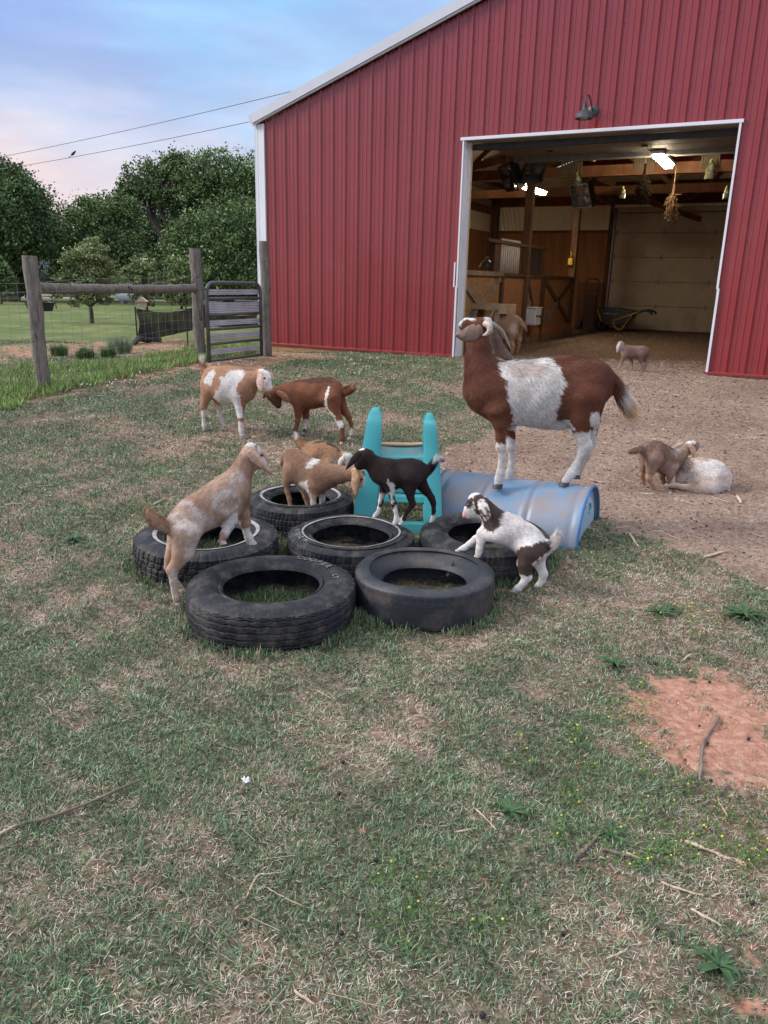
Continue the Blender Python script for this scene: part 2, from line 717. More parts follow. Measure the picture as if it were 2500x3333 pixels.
# gravel drive in the distance
mb = MB()
mb.add([(x, y, float(gz(x, y)) + .012) for x, y in [(-90, 43), (-6, 45), (-6, 51), (-90, 53)]], [(0, 1, 2, 3)])
tag(mb.build('gravel_drive', mat('gravel', (.22, .2, .18), (.34, .31, .28), scale=9)), None, None, None, 'structure')

# ---------------------------------------------------------------- blades
veg = mat('grass_blades', (.8, .8, .8), (1.15, 1.15, 1.15), rough=.75, spec=.2, attr='col', scale=3)
SOLIDS = []      # discs (x,y,r) where nothing grows


def blades(P, h, w, cols, lean, name, label, cat=None, seg=2, zoff=0):
    n = len(P)
    a = RS.uniform(0, 2 * np.pi, n)
    d = np.c_[np.cos(a), np.sin(a)]
    s = np.c_[-d[:, 1], d[:, 0]]
    z0 = gz(P[:, 0], P[:, 1]) + bumps(P) - .003 + zoff
    ln = lean
    b = np.c_[P, z0]
    side = np.c_[s * (w / 2)[:, None], np.zeros(n)]
    m = b + np.c_[d * (h * ln * .35)[:, None], h * .55 * np.sqrt(np.clip(1 - (ln * .6) ** 2, .1, 1))]
    t = b + np.c_[d * (h * ln)[:, None], h * np.sqrt(np.clip(1 - ln ** 2, .04, 1)) * .95]
    m = b + (t - b) * .42 + np.c_[np.zeros((n, 2)), h * .10]
    V = np.stack([b, m + side, t, m - side], 1).reshape(-1, 3)
    k = np.arange(n)[:, None] * 4
    T = k + [0, 1, 2, 3]
    c = np.repeat(cols, 4, axis=0).reshape(n, 4, 3)
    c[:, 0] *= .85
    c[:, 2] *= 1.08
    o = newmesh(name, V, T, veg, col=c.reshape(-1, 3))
    return tag(o, label, cat, None, 'stuff')


def scatter(y0, y1, dens, xm=1.25):
    """random plan points covering what could be seen between two distances"""
    w = lambda y: .62 * y * xm + .25
    A = (w(y0) + w(y1)) * (y1 - y0)
    n = int(A * dens)
    y = RS.uniform(y0, y1, n * 2)
    x = RS.uniform(-1, 1, n * 2) * w(y1)
    k = np.abs(x) < w(y)
    return np.c_[x[k], y[k]][:n]


GREENS = np.array([(.09, .165, .082), (.13, .215, .11), (.075, .165, .085), (.18, .25, .125), (.30, .37, .23), (.032, .062, .036)])
STRAWS = np.array([(.52, .42, .32), (.42, .31, .23), (.66, .58, .48), (.30, .18, .13), (.46, .43, .36)])


def turf_points(y0, y1, dens):
    P = scatter(y0, y1, dens)
    yd, cl, dr = zones(P)
    bn = inpoly(P, [tuple(BW(s, d, 0)[:2]) for s, d in ((-3.8, -.02), (9, -.02), (9, 12), (-3.8, 12))])
    keep = ~yd & ~cl & ~bn
    edge = np.clip(fn(P, 1.8, 1) * .9 + fn(P, 6, 0) * .8 - .30, 0, 1)
    keep |= yd & ~bn & (RS.rand(len(P)) < .010)
    keep |= cl & ~bn & (RS.rand(len(P)) < .035 + .9 * edge)
    keep &= RS.rand(len(P)) < np.clip(1.12 - .45 * np.clip(dr, 0, 1), .5, 1)
    for (x, y, r) in SOLIDS:
        keep &= (P[:, 0] - x) ** 2 + (P[:, 1] - y) ** 2 > r * r
    return P[keep], dr[keep]


def grow():
    Ps, hs, ws, cs, ls = [], [], [], [], []
    for (y0, y1, dens, hm, wm) in ((.95, 2.2, 34000, .021, .0022), (2.2, 3.6, 25000, .021, .0025), (3.6, 5.5, 13000, .022, .0032), (5.5, 8.5, 6000, .025, .0045), (8.5, 13.5, 2200, .03, .0068)):
        P, dr = turf_points(y0, y1, dens)
        n = len(P)
        cl = fn(P, 3.2, 0) * .5 + fn(P, 9, 2) * .5       # clumps
        h = hm * (.7 + .7 * RS.rand(n)) * (1 + .45 * np.clip(cl, -1, 1)) * np.where(P[:, 0] < -.15 * P[:, 1], 1.12, 1)
        straw = RS.rand(n) < np.clip(.31 + .75 * dr - .25 * cl, .10, .94)
        gi = RS.randint(0, len(GREENS), n)
        si = RS.randint(0, len(STRAWS), n)
        c = np.where(straw[:, None], STRAWS[si] * RS.uniform(.7, 1.1, (n, 1)), GREENS[gi] * RS.uniform(.7, 1.35, (n, 1)) * (1 + .25 * np.clip(cl, -1, 1))[:, None])
        l = np.where(straw, RS.uniform(.8, .99, n), RS.uniform(.35, .97, n))
        h = np.where(straw, h * 1.05, h)
        Ps.append(P); hs.append(h); ws.append(wm * RS.uniform(.7, 1.3, n)); cs.append(c); ls.append(l)
    blades(np.concatenate(Ps), np.concatenate(hs), np.concatenate(ws), np.concatenate(cs), np.concatenate(ls), 'grass', 'short mixed green and straw coloured turf over the farmyard')


def tall_grass():
    # longer green grass along the outside of the fence, and inside two tyres
    poly = gpoly([(-60, 905), (-60, 815), (100, 790), (200, 790), (330, 775), (425, 752), (560, 745), (560, 765), (430, 785), (300, 812), (170, 842)])
    Q = np.array(poly)
    P = np.c_[RS.uniform(Q[:, 0].min(), Q[:, 0].max(), 90000), RS.uniform(Q[:, 1].min(), Q[:, 1].max(), 90000)]
    P = P[inpoly(P + np.c_[fn(P, 1.5, 0), fn(P, 1.5, 1)] * .12, poly)][:26000]
    n = len(P)
    h = .09 * RS.uniform(.5, 1.5, n) * (1 + .4 * fn(P, 1.2, 1))
    c = np.array([(.20, .34, .085), (.15, .28, .07), (.27, .38, .13), (.42, .38, .20)])[RS.randint(0, 4, n)] * RS.uniform(.7, 1.25, (n, 1))
    blades(P, h, np.full(n, .008), c, RS.uniform(.1, .8, n), 'tall_grass', 'longer bright green grass along the outside of the wire fence')
    n = 4200
    a = RS.uniform(0, 6.283, n)
    r = .20 * np.sqrt(RS.rand(n))
    tf, tl = TYRES[0], TYRES[2]
    P = np.where((RS.rand(n) < .6)[:, None], np.c_[tf[0] + r * np.cos(a), tf[1] + r * np.sin(a)], np.c_[tl[0] + r * np.cos(a), tl[1] + r * np.sin(a)])
    c = np.array([(.045, .10, .045), (.07, .14, .06), (.03, .07, .03), (.22, .2, .12)])[RS.randint(0, 4, n)] * RS.uniform(.7, 1.3, (n, 1))
    blades(P, .05 * RS.uniform(.5, 1.6, n), np.full(n, .003), c, RS.uniform(.2, .9, n), 'tyre_grass', 'dark green grass growing up inside the two left tyres')
    # tufts round the feet of tyres and barrel
    pts = []
    for (x, y, rr, w_, *_r) in TYRES:
        m = 2600
        a = RS.uniform(0, 6.283, m)
        q = rr + .005 + np.abs(RS.normal(0, .03, m))
        pts.append(np.c_[x + q * np.cos(a), y + q * np.sin(a)])
    P = np.concatenate(pts)
    ok = np.ones(len(P), bool)
    for (x, y, rr, w_, *_r) in TYRES:
        ok &= (P[:, 0] - x) ** 2 + (P[:, 1] - y) ** 2 > (rr - .012) ** 2
    ok &= fn(P, 3, 1) > -.5
    P = P[ok]
    n = len(P)
    c = np.array([(.08, .16, .075), (.11, .2, .09), (.06, .12, .06), (.40, .34, .24)])[RS.randint(0, 4, n)] * RS.uniform(.7, 1.3, (n, 1))
    blades(P, .042 * RS.uniform(.5, 1.6, n), np.full(n, .0032), c, RS.uniform(.1, .9, n), 'edge_grass', 'tufts of grass left long against the sides of the tyres')


def debris():
    # straw litter in the yard and on the turf
    n = 9500
    Pa = np.concatenate([scatter(1.0, 12.5, 260), scatter(12.5, 18, 25)])
    yd, cl, dr = zones(Pa)
    pr = np.where(yd, .55, np.where(cl, .25, .22 + .5 * np.clip(dr, 0, 1)))
    pr *= np.clip(.55 + .8 * fn(Pa, 1.3, 1), .1, 1.6)
    P = Pa[RS.rand(len(Pa)) < pr]
    n = len(P)
    a = RS.uniform(0, 6.283, n)
    L = RS.gamma(2.0, .016, n) + .010
    L *= np.where(P[:, 1] > 4, 1.5, 1)
    w = RS.uniform(.0008, .0018, n) * np.where(P[:, 1] > 4, 2.0, 1)
    d = np.c_[np.cos(a), np.sin(a), RS.uniform(-.02, .1, n)]
    s = np.c_[-np.sin(a), np.cos(a), np.zeros(n)]
    z = gz(P[:, 0], P[:, 1]) + bumps(P) + .007 + RS.uniform(0, .010, n)
    b = np.c_[P, z]
    e = b + d * L[:, None]
    up = np.array([0, 0, 1.]) * (w * .5)[:, None]
    V = np.stack([b - s * w[:, None] / 2, b + s * w[:, None] / 2, b + up, e - s * w[:, None] / 2, e + s * w[:, None] / 2, e + up], 1).reshape(-1, 3)
    k = np.arange(n)[:, None] * 6
    T = np.concatenate([k + [0, 1, 4, 3], k + [1, 2, 5, 4], k + [2, 0, 3, 5]])
    c = np.array([(.62, .50, .36), (.50, .37, .25), (.72, .64, .50), (.38, .27, .2)])[RS.randint(0, 4, n)] * RS.uniform(.7, 1.1, (n, 1))
    tag(newmesh('straw_litter', V, T, veg, col=np.repeat(c, 6, axis=0)), 'loose straw and dry stalks littering the yard', None, None, 'stuff')
    # crumbs of soil on the bare yard
    Pa = np.concatenate([scatter(3.2, 12.6, 1600), scatter(12.6, 20, 120)])
    yd, cl, dr = zones(Pa)
    P = Pa[yd]
    n = len(P)
    r = RS.gamma(2, .0015, n) * (1 + P[:, 1] / 16)
    oc = np.array([(1, 0, 0), (-1, 0, 0), (0, 1, 0), (0, -1, 0), (0, 0, .7), (0, 0, -.7)], float)
    V = np.c_[P, gz(P[:, 0], P[:, 1]) + bumps(P) + .001][:, None, :] + oc[None] * r[:, None, None] * RS.uniform(.6, 1.3, (n, 6, 1))
    k = np.arange(n)[:, None] * 6
    T = np.concatenate([k + f for f in ([0, 2, 4], [2, 1, 4], [1, 3, 4], [3, 0, 4], [2, 0, 5], [1, 2, 5], [3, 1, 5], [0, 3, 5])])
    c = np.array([(.13, .092, .075), (.26, .18, .145), (.42, .33, .27), (.085, .06, .05), (.33, .24, .2)])[RS.randint(0, 5, n)]
    tag(newmesh('soil_crumbs', V.reshape(-1, 3), T, veg, col=np.repeat(c, 6, axis=0)), 'small crumbs of dark soil and old droppings over the bare yard', None, None, 'stuff')
# ================================================================== TYRES
# x, y, outer radius, width
TYRES = [(-.479, 3.085, .364, .168), (.189, 3.246, .311, .168), (-.893, 3.688, .359, .155), (-.166, 3.751, .329, .150), (-.490, 4.328, .314, .155), (.525, 3.800, .340, .160)]
SOLIDS += [(t[0], t[1], t[2] - .015) for t in TYRES]
rubber = mat('rubber', (.0065, .0078, .011), (.015, .0175, .023), rough=.70, scale=5, bump=.6, bscale=70, spec=.4, c3=(.125, .11, .095), c3scale=11, c3stops=(.46, .80))
rubber_b = mat('rubber_bald', (.012, .015, .021), (.026, .030, .040), rough=.55, scale=4, bump=.25, bscale=60, spec=.5, c3=(.13, .10, .085), c3scale=6, c3stops=(.5, .8))
whitewall = mat('whitewall', (.42, .41, .40), (.22, .20, .19), rough=.6, scale=14, c3=(.22, .12, .10), c3scale=12, c3stops=(.55, .75))


def arc_text(txt, r, ang, size, c, z, parent, m, spread=1.0, ext=.0016, up=1):
    """lettering bent round the sidewall, letter by letter"""
    V, F, n = [], [], 0
    tot = len(txt)
    for i, ch in enumerate(txt):
        cu = bpy.data.curves.new('t', 'FONT')
        cu.body = ch
        cu.size = size
        cu.align_x = 'CENTER'
        cu.extrude = ext
        cu.offset = .0009
        ob = bpy.data.objects.new('t', cu)
        C.objects.link(ob)
        bpy.context.view_layer.update()
        me = bpy.data.meshes.new_from_object(ob)
        bpy.data.objects.remove(ob)
        a = ang - up * (i - (tot - 1) / 2) * size * .78 * spread / r
        rad = np.array([math.cos(a), math.sin(a), 0])
        tan = np.array([math.sin(a), -math.cos(a), 0]) * up
        rd = rad * up
        vv = np.array([v.co[:] for v in me.vertices])
        if len(vv) == 0:
            continue
        pts = np.array(c) + rad * r + np.outer(vv[:, 0], tan) + np.outer(vv[:, 1], rd) + np.outer(vv[:, 2], [0, 0, 1.])
        # follow the fall of the sidewall
        rr = np.hypot(pts[:, 0] - c[0], pts[:, 1] - c[1])
        pts[:, 2] += z(rr, np.arctan2(pts[:, 1] - c[1], pts[:, 0] - c[0]))
        V.append(pts)
        for p in me.polygons:
            F.append(tuple(k + n for k in p.vertices))
        n += len(vv)
        bpy.data.meshes.remove(me)
    return newmesh('lettering', np.concatenate(V), F, m, parent)


def tyre(i, label, tread, hole=.56, white=None, m=None, tilt=(0, 0), text=None, bowl=False):
    x, y, R, Wd = TYRES[i]
    z0 = float(gz(x, y)) - .012
    Wd = Wd + .012
    m = m or rubber
    e = empty('tyre', (x, y, z0), label, 'tyre', 'old car tyres laid flat as a climbing group')
    Rb = R * hole               # bead radius
    NS = 480
    prof = []                   # (r, z) going from bead top outwards, down, and back inside
    if bowl:
        top = [(Rb, Wd * .62), (Rb + .006, Wd * .70), (Rb + .03, Wd * .77), (Rb + .07, Wd * .93), (R - .062, Wd * .985), (R - .05, Wd * 1.0), (R - .035, Wd), (R - .018, Wd * .985), (R - .004, Wd * .93)]
        side = [(R, Wd * (.9 - k * .08)) for k in range(11)]
        bot = [(R - .01, .006), (R - .04, 0)]
        ins = [(R - .03, .02), (R - .016, Wd * .4), (R - .02, Wd * .8), (Rb + .07, Wd * .88), (Rb + .02, Wd * .68), (Rb + .002, Wd * .60)]
    else:
        top = [(Rb, Wd * .80), (Rb + .004, Wd * .86), (Rb + .014, Wd * .90), (Rb + .020, Wd * .865), (Rb + .03, Wd * .90), (Rb + .045, Wd * .975), (Rb + .065, Wd * 1.0), (Rb + .085, Wd * 1.004), (R - .062, Wd * .99), (R - .045, Wd * .965), (R - .030, Wd * .93), (R - .018, Wd * .885)]
        side = [(R - .006 + .006 * math.sin(math.pi * k / 43), Wd * (.86 - k * .0175)) for k in range(44)]
        bot = [(R - .022, Wd * .06), (R - .05, .004), (R - .09, 0)]
        ins = [(Rb + .02, .012), (Rb + .02, .02), (R - .06, .022), (R - .022, Wd * .25), (R - .018, Wd * .6), (R - .04, Wd * .84), (Rb + .05, Wd * .93), (Rb + .016, Wd * .82)]
    prof = top + side + bot + ins
    A = np.linspace(0, 2 * np.pi, NS, endpoint=False)
    V = []
    nt_, ns_ = len(top), len(side)
    for k, (r, z) in enumerate(prof):
        rr = np.full(NS, r)
        zz = np.full(NS, z)
        if nt_ - 4 <= k < nt_ + ns_:
            h = (k - nt_) / ns_          # 0 at the shoulder .. 1 at the ground
            if tread == 'rib':           # zigzag circumferential grooves
                zigz = .034 * (np.abs(((A * 30 / np.pi) % 2) - 1) - .5)
                for g in (.27, .49, .71, .92):
                    rr -= .007 * np.exp(-((h - g + zigz) / .016) ** 2)
                z2 = .05 * (np.abs(((A * 44 / np.pi) % 2) - 1) - .5)
                for g in (.02, .10):
                    rr -= .005 * np.exp(-((h - g + z2) / .02) ** 2)
            elif tread == 'sipe':
                for g in (.3, .55, .8):
                    rr -= .006 * np.exp(-((h - g) / .016) ** 2)
                rr -= .0035 * (np.sin(A * 82 + (h > .3) * 1.6 + h * 3) > .72) * (h > -.12)
            elif tread == 'block':
                for g in (.28, .52, .76):
                    rr -= .008 * np.exp(-((h - g + .02 * np.sin(A * 40)) / .02) ** 2)
                rr -= .006 * (np.sin(A * 50 + np.sign(h - .5) * 1.1 + h * 4) > .7) * (h > -.14)
            elif tread == 'bald':
                rr += .0016 * np.sin(A * 3 + 1) * np.sin(h * 3.1)
                if .02 < h < .14:
                    zz += .002 * np.sin(A * 60)
                    rr -= .0025
        rr += .0035 * np.sin(A * 2 + i) + .002 * np.sin(A * 5 + i * 2)
        V.append(np.c_[rr * np.cos(A), rr * np.sin(A), zz])
    V = np.array(V)
    P = len(prof)
    V[..., 2] += .0025 * np.sin(A * 3 + i)[None, :]
    V[..., 2] += V[..., 0] * tilt[0] + V[..., 1] * tilt[1]
    V = V.reshape(-1, 3) + [x, y, z0]
    F = []
    ii = np.arange(P * NS).reshape(P, NS)
    a, b = ii, np.roll(ii, -1, 0)
    F = np.stack([a, np.roll(a, -1, 1), np.roll(b, -1, 1), b], -1).reshape(-1, 4)
    o = newmesh('casing', V, F, m, e, smooth=True)
    o.data.set_sharp_from_angle(angle=math.radians(50))
    pts = sorted(top)
    zf = lambda r: np.interp(r, [p[0] for p in pts], [p[1] for p in pts])
    wob = lambda r, a: .0025 * np.sin(a * 3 + i) + r * np.cos(a) * tilt[0] + r * np.sin(a) * tilt[1]
    if white:
        r0, r1 = Rb + white[0], Rb + white[1]
        n = 160
        AA = np.linspace(0, 2 * np.pi, n, endpoint=False)
        VV, FF = [], []
        rs = np.linspace(r0, r1, 5)
        for r in rs:
            hz = zf(r) + .0042 + .0025 * np.sin(AA * 3 + i) + r * np.cos(AA) * tilt[0] + r * np.sin(AA) * tilt[1]
            VV.append(np.c_[x + r * np.cos(AA), y + r * np.sin(AA), z0 + hz])
        for k in range(4):
            for j in range(n):
                q = (j + 1) % n
                FF.append((k * n + j, k * n + q, (k + 1) * n + q, (k + 1) * n + j))
        newmesh('whitewall_band', np.concatenate(VV), FF, whitewall, e, smooth=True)
    if text:
        for (tx, rad, ang, size, col) in text:
            arc_text(tx, rad, math.radians(ang), size, (x, y, z0), lambda rr, aa: zf(rr) + .0036 + wob(rr, aa), e, col)
    return e


raised = mat('raised_rubber', (.15, .145, .14), (.20, .19, .18), rough=.75, scale=30)
tyre(0, 'largest black tyre at the front left with worn zigzag tread ribs', 'rib', .565, text=[('COOPER', .268, 52, .044, raised), ('LT', .266, 8, .032, raised)])
bt = tyre(1, 'bald smooth tyre at the front right with a torn shred sticking up', 'bald', .60, m=rubber_b, bowl=True)
tyre(2, 'tyre the tan kid climbs at the far left, with a wide white band', 'block', .56, white=(.044, .064), tilt=(0, .03))
tyre(3, 'middle tyre with a thin white band and raised letters on its wall', 'sipe', .60, white=(.047, .057), text=[('MICHELIN', .264, 200, .034, raised)])
tyre(4, 'back tyre with white band that a tan kid stands inside', 'sipe', .56, white=(.044, .060), text=[('P205', .245, -40, .026, raised)])
tyre(5, 'plain black tyre at the right leaning against the blue barrel', 'sipe', .56, tilt=(0, .035))
# the shred of rubber standing up out of the bald tyre
x, y, R, Wd = TYRES[1]
mb = MB()
p0 = onplane(1100 + 760 / 2.074, 1300 + 1165 / 2.074, (x + .1, y + .16, .12), (0, 1, 0))
mb.tube([p0 + [-.012, 0, -.02], p0 + [0, 0, .012], p0 + [.006, 0, .03], p0 + [.012, 0, .06]], [.011, .009, .006, .001], 6)
mb.tube([p0 + [-.01, 0, -.01], p0 + [.02, -.004, -.012], p0 + [.045, -.006, -.022]], [.008, .008, .003], 6)
mb.build('shred', rubber_b, bt)

# ================================================================== BARREL (half drum lying open side down)
blue = mat('barrel_plastic', (.12, .215, .34), (.19, .295, .43), rough=.42, scale=2.2, bump=.15, bscale=30, spec=.5, c3=(.25, .23, .24), c3scale=4.5, c3stops=(.42, .60))
blue2 = mat('barrel_rim', (.035, .13, .33), (.07, .19, .40), rough=.5, scale=8)
scuff = mat('barrel_scuff', (.30, .28, .28), (.20, .22, .28), rough=.8, scale=9)
E1 = np.array([1.172, 4.205, 0.])
E0 = np.array([.372, 4.590, 0.])
BAX = unit(E1 - E0)
BPERP = np.array([-BAX[1], BAX[0], 0])
BL = np.linalg.norm(E1 - E0)
bz = .045
eb = empty('barrel', tuple((E0 + E1) / 2 + [0, 0, bz]), 'blue plastic half barrel lying on the dirt under the large horned goat', 'barrel')
RB = .292
NT, NA = 90, 48
V = []
AA = np.linspace(-.06, math.pi + .06, NA)
for i in range(NT):
    t = i / (NT - 1)
    r = RB
    for c in (.34, .655):
        r += -.008 * math.exp(-((t - c - .012) / .012) ** 2) + .004 * math.exp(-((t - c + .018) / .014) ** 2)
    r -= .007 * math.exp(-((t - .055) / .02) ** 2) + .007 * math.exp(-((t - .945) / .02) ** 2)
    r += .003 * math.sin(t * 9) * math.sin(t * 3)
    c0 = E0 + BAX * BL * t + [0, 0, bz - .02 * (1 - t)]
    rr = r * (1 + .012 * np.sin(AA * 2 + t * 3))
    V.append(c0 + np.outer(rr * np.cos(AA), BPERP) + np.outer(rr * np.sin(AA), [0, 0, 1.]))
V = np.concatenate(V)
ii = np.arange(NT * NA).reshape(NT, NA)
F = np.stack([ii[:-1, :-1], ii[1:, :-1], ii[1:, 1:], ii[:-1, 1:]], -1).reshape(-1, 4)
o = newmesh('shell', V, F, blue, eb, smooth=True)
sm = o.modifiers.new('thick', 'SOLIDIFY')
sm.thickness = .005
for t in (0, 1):
    c0 = (E0 if t == 0 else E1) + [0, 0, bz - .02 * (1 - t)]
    P = [c0 + BPERP * (RB + .002) * math.cos(a) + np.array([0, 0, 1]) * (RB + .002) * math.sin(a) for a in np.linspace(-.05, math.pi + .05, 40)]
    MB().tube(P, .0085, 8).build('rim', blue2, eb, smooth=True)
# end disc (right), with a moulded ridge
mb = MB()
c1 = E1 - BAX * .022 + [0, 0, bz]
ring = [c1]
N = 40
aa = np.linspace(-.03, math.pi + .03, N)
V = []
for k, rr in enumerate((0.001, .08, .16, .225, .235, .262, .284)):
    dz = (.0, .004, .006, .008, -.004, -.004, .0)[k]
    for a in aa:
        V.append(c1 + BAX * dz + BPERP * rr * math.cos(a) + np.array([0, 0, 1]) * rr * math.sin(a))
F = []
for k in range(6):
    for j in range(N - 1):
        F.append((k * N + j, (k + 1) * N + j, (k + 1) * N + j + 1, k * N + j + 1))
mb.add(V, F)
P = [c1 + BAX * .012 + BPERP * (.10 * math.cos(a) - .02) + np.array([0, 0, 1]) * (.15 + .055 * math.sin(a)) for a in np.linspace(-.6, 2.2, 14)]
mb.tube(P, .006, 6)
mb.build('end_disc', mat('barrel_end', (.30, .46, .60), (.36, .52, .64), rough=.4, scale=3), eb, smooth=True)
# drain holes on the top
for t, a in ((.17, 1.50), (.40, 1.62), (.83, 1.66), (.845, 1.80)):
    mb = MB()
    c = E0 + BAX * BL * t + [0, 0, bz] + BPERP * RB * math.cos(a) + np.array([0, 0, 1]) * (RB * math.sin(a) + .0005)
    mb.lathe(c, [(.0005, .003), (.0065, .003), (.0065, -.004)], 10)
    mb.build('drain_hole', mat('black', (.01, .01, .01)), eb)

# ================================================================== SLIDE (turquoise toddler climber)
teal = mat('slide_teal', (.032, .29, .315), (.05, .345, .365), rough=.45, scale=3, spec=.5, c3=(.20, .27, .26), c3scale=6, c3stops=(.66, .9))
tan_p = mat('slide_tan', (.55, .34, .22), (.62, .40, .28), rough=.5, scale=4)
SX0, SX1 = -.180, .335          # outside faces of the two side rails
SY = 4.13                       # foot of the ladder
es = empty('toddler_slide', (.05, SY + .2, float(gz(.05, SY))), 'turquoise plastic toddler slide with ladder side toward the tyres', 'slide')
zb = float(gz(0, SY)) - .01


def rail_poly(topz, toph):
    # (y, z) outline of a side wall: legs slope back as they rise, horn at the top
    return [(0, 0), (.10, 0), (.13, .04), (.205, .30), (.25, .40), (.34, .43), (.43, .425), (.475, .45), (.465, .52), (.44, .62), (.405, topz - .04), (.375, topz - .008), (.345, topz), (.312, topz - .012), (.285, topz - .05), (.25, .60), (.17, .44), (.10, .26), (.03, .05)]


ladder_top = .46
def side(xc, th, skew, top, shr):
    # bevelled plastic side: width shrinks toward the top
    P = curve([(.0, 0), (.085, .20), (.165, .40), (.235, .58), (.275, top - .035), (.31, top), (.35, top - .008), (.385, top - .05), (.42, .62), (.435, .50), (.475, .43), (.56, .36)], 60)
    Q = curve([(.11, 0), (.17, .16), (.235, .31), (.33, .355), (.44, .36), (.56, .33)], 60)
    poly = [tuple(p) for p in P] + [tuple(q) for q in Q[::-1]]
    mb = MB()
    V, F = [], []
    n = len(poly)
    offs = [(-1, .93), (-.72, 1), (.72, 1), (1, .93)]
    cen = np.array([.27, .35])
    for s_, k in offs:
        for (yy, zz) in poly:
            w = th * (1 - shr * min(1, max(0, zz - .35) / .30))
            u_ = min(1, max(0, (zz - (top - .045)) / .045))
            w *= max(.58, math.sqrt(1 - u_ * u_ * u_))
            xs = xc + skew * zz + s_ * w / 2
            c_ = np.array([.27 if zz > .3 else (.055 + zz * .42), zz])
            yv = c_[0] + (yy - c_[0]) * (k if abs(s_) == 1 else 1)
            V.append((xs, SY + yv, zb + zz - (0.006 if (abs(s_) == 1 and zz > .6) else 0)))
    for a in range(3):
        for j in range(n):
            q = (j + 1) % n
            F.append((a * n + j, a * n + q, (a + 1) * n + q, (a + 1) * n + j))
    F.append(tuple(range(n))[::-1])
    F.append(tuple(3 * n + j for j in range(n)))
    mb.add(V, F)
    return mb.build('side_rail', teal, es, smooth=True, auto=38)


side(SX0 + .062, .125, .085, .672, .38)
side(SX1 - .050, .100, -.050, .648, .38)
# ladder face: slabs between the rails following the slope
def lad(z):      # y of the ladder face at height z
    return SY + .02 + z * .43
mb = MB()
xL = lambda z: SX0 + .08 + .085 * z
xR = lambda z: SX1 - .07 - .055 * z
def slab(z0, z1, inset=0, th=.035, m=0, x0=None, x1=None):
    V = []
    for z in (z0, z1):
        for yy in (inset, inset + th):
            for x_ in ((x0(z) if x0 else xL(z)), (x1(z) if x1 else xR(z))):
                V.append((x_, lad(z) + yy, zb + z))
    return V, [(0, 1, 5, 4), (2, 6, 7, 3), (0, 4, 6, 2), (1, 3, 7, 5), (4, 5, 7, 6), (0, 2, 3, 1)]
mb.add(*slab(.375, .415, 0, .03))
mb.add(*slab(.165, .205, 0, .045))
mb.add(*slab(.0, .06, 0, .05))
# uprights framing the openings
for z0, z1 in ((.205, .375), (.06, .165)):
    mb.add(*slab(z0, z1, .002, .04, x0=xL, x1=lambda z: xL(z) + .035))
    mb.add(*slab(z0, z1, .002, .04, x0=lambda z: xR(z) - .035, x1=xR))
mb.add(*slab(.205, .375, .05, .02))     # recessed riser
mb.build('ladder', teal, es, bevel=.008, seg=3)
# platform with a dished front lip
V, F = [], []
nx_, ny_ = 16, 8
for j in range(ny_):
    for i in range(nx_):
        u, v = i / (nx_ - 1), j / (ny_ - 1)
        xx = xL(.43) + (xR(.43) - xL(.43)) * u
        yy = lad(.395) + v * .20
        V.append((xx, yy, zb + .405 + .035 * v - .012 * (1 - (2 * u - 1) ** 2)))
for j in range(ny_ - 1):
    for i in range(nx_ - 1):
        F.append((j * nx_ + i, j * nx_ + i + 1, (j + 1) * nx_ + i + 1, (j + 1) * nx_ + i))
o = newmesh('platform', V, F, mat('slide_dusty', (.06, .30, .31), (.24, .30, .28), rough=.6, scale=7), es, smooth=True)
sm = o.modifiers.new('thick', 'SOLIDIFY'); sm.thickness = .02
# tan chute going down behind
V, F = [], []
pr = curve([(.55, .445), (.62, .44), (.72, .37), (.9, .18), (1.05, .06), (1.16, .04)], 24)
xs = [(-.25, .075), (-.235, .09), (-.21, .085), (-.19, .01), (-.1, 0), (.1, 0), (.19, .01), (.21, .085), (.235, .09), (.25, .075)]
for (yy, zz) in pr:
    for (xx, h) in xs:
        V.append((.075 + xx * .80, SY + yy - .16, zb + zz + h * (.55 if zz > .4 else 1)))
k = len(xs)
for a in range(len(pr) - 1):
    for b in range(k - 1):
        F.append((a * k + b, a * k + b + 1, (a + 1) * k + b + 1, (a + 1) * k + b))
o = newmesh('chute', V, F, tan_p, es, smooth=True)
sm = o.modifiers.new('thick', 'SOLIDIFY'); sm.thickness = .012
MB().lathe((SX1 + .005, SY + .36, zb + .36), [(.001, -.01), (.012, -.01), (.012, .012), (.001, .016)], 12, axis=(1, 0, 0)).build('pin', mat('lilac_plastic', (.35, .2, .5)), es)
MB().box((.06, SY + .42, zb + .10), (.12, .03, .06)).build('foot_block', mat('orange_plastic', (.75, .22, .03)), es, bevel=.01)
# ================================================================== GOATS
def seg_sdf(Q, a, ra, b, rb, Mx):
    """distance to a tapered capsule, with the lateral squash Mx"""
    p = Q @ Mx.T
    a = Mx @ a
    b = Mx @ b
    ab = b - a
    L2 = float(ab @ ab) + 1e-12
    t = np.clip(((p - a) @ ab) / L2, 0, 1)
    d = np.sqrt((((p - a) - t[:, None] * ab) ** 2).sum(1))
    return d - (ra + (rb - ra) * t)


def smin(a, b, k):
    h = np.maximum(k - np.abs(a - b), 0) / k
    return np.minimum(a, b) - h * h * k * .25


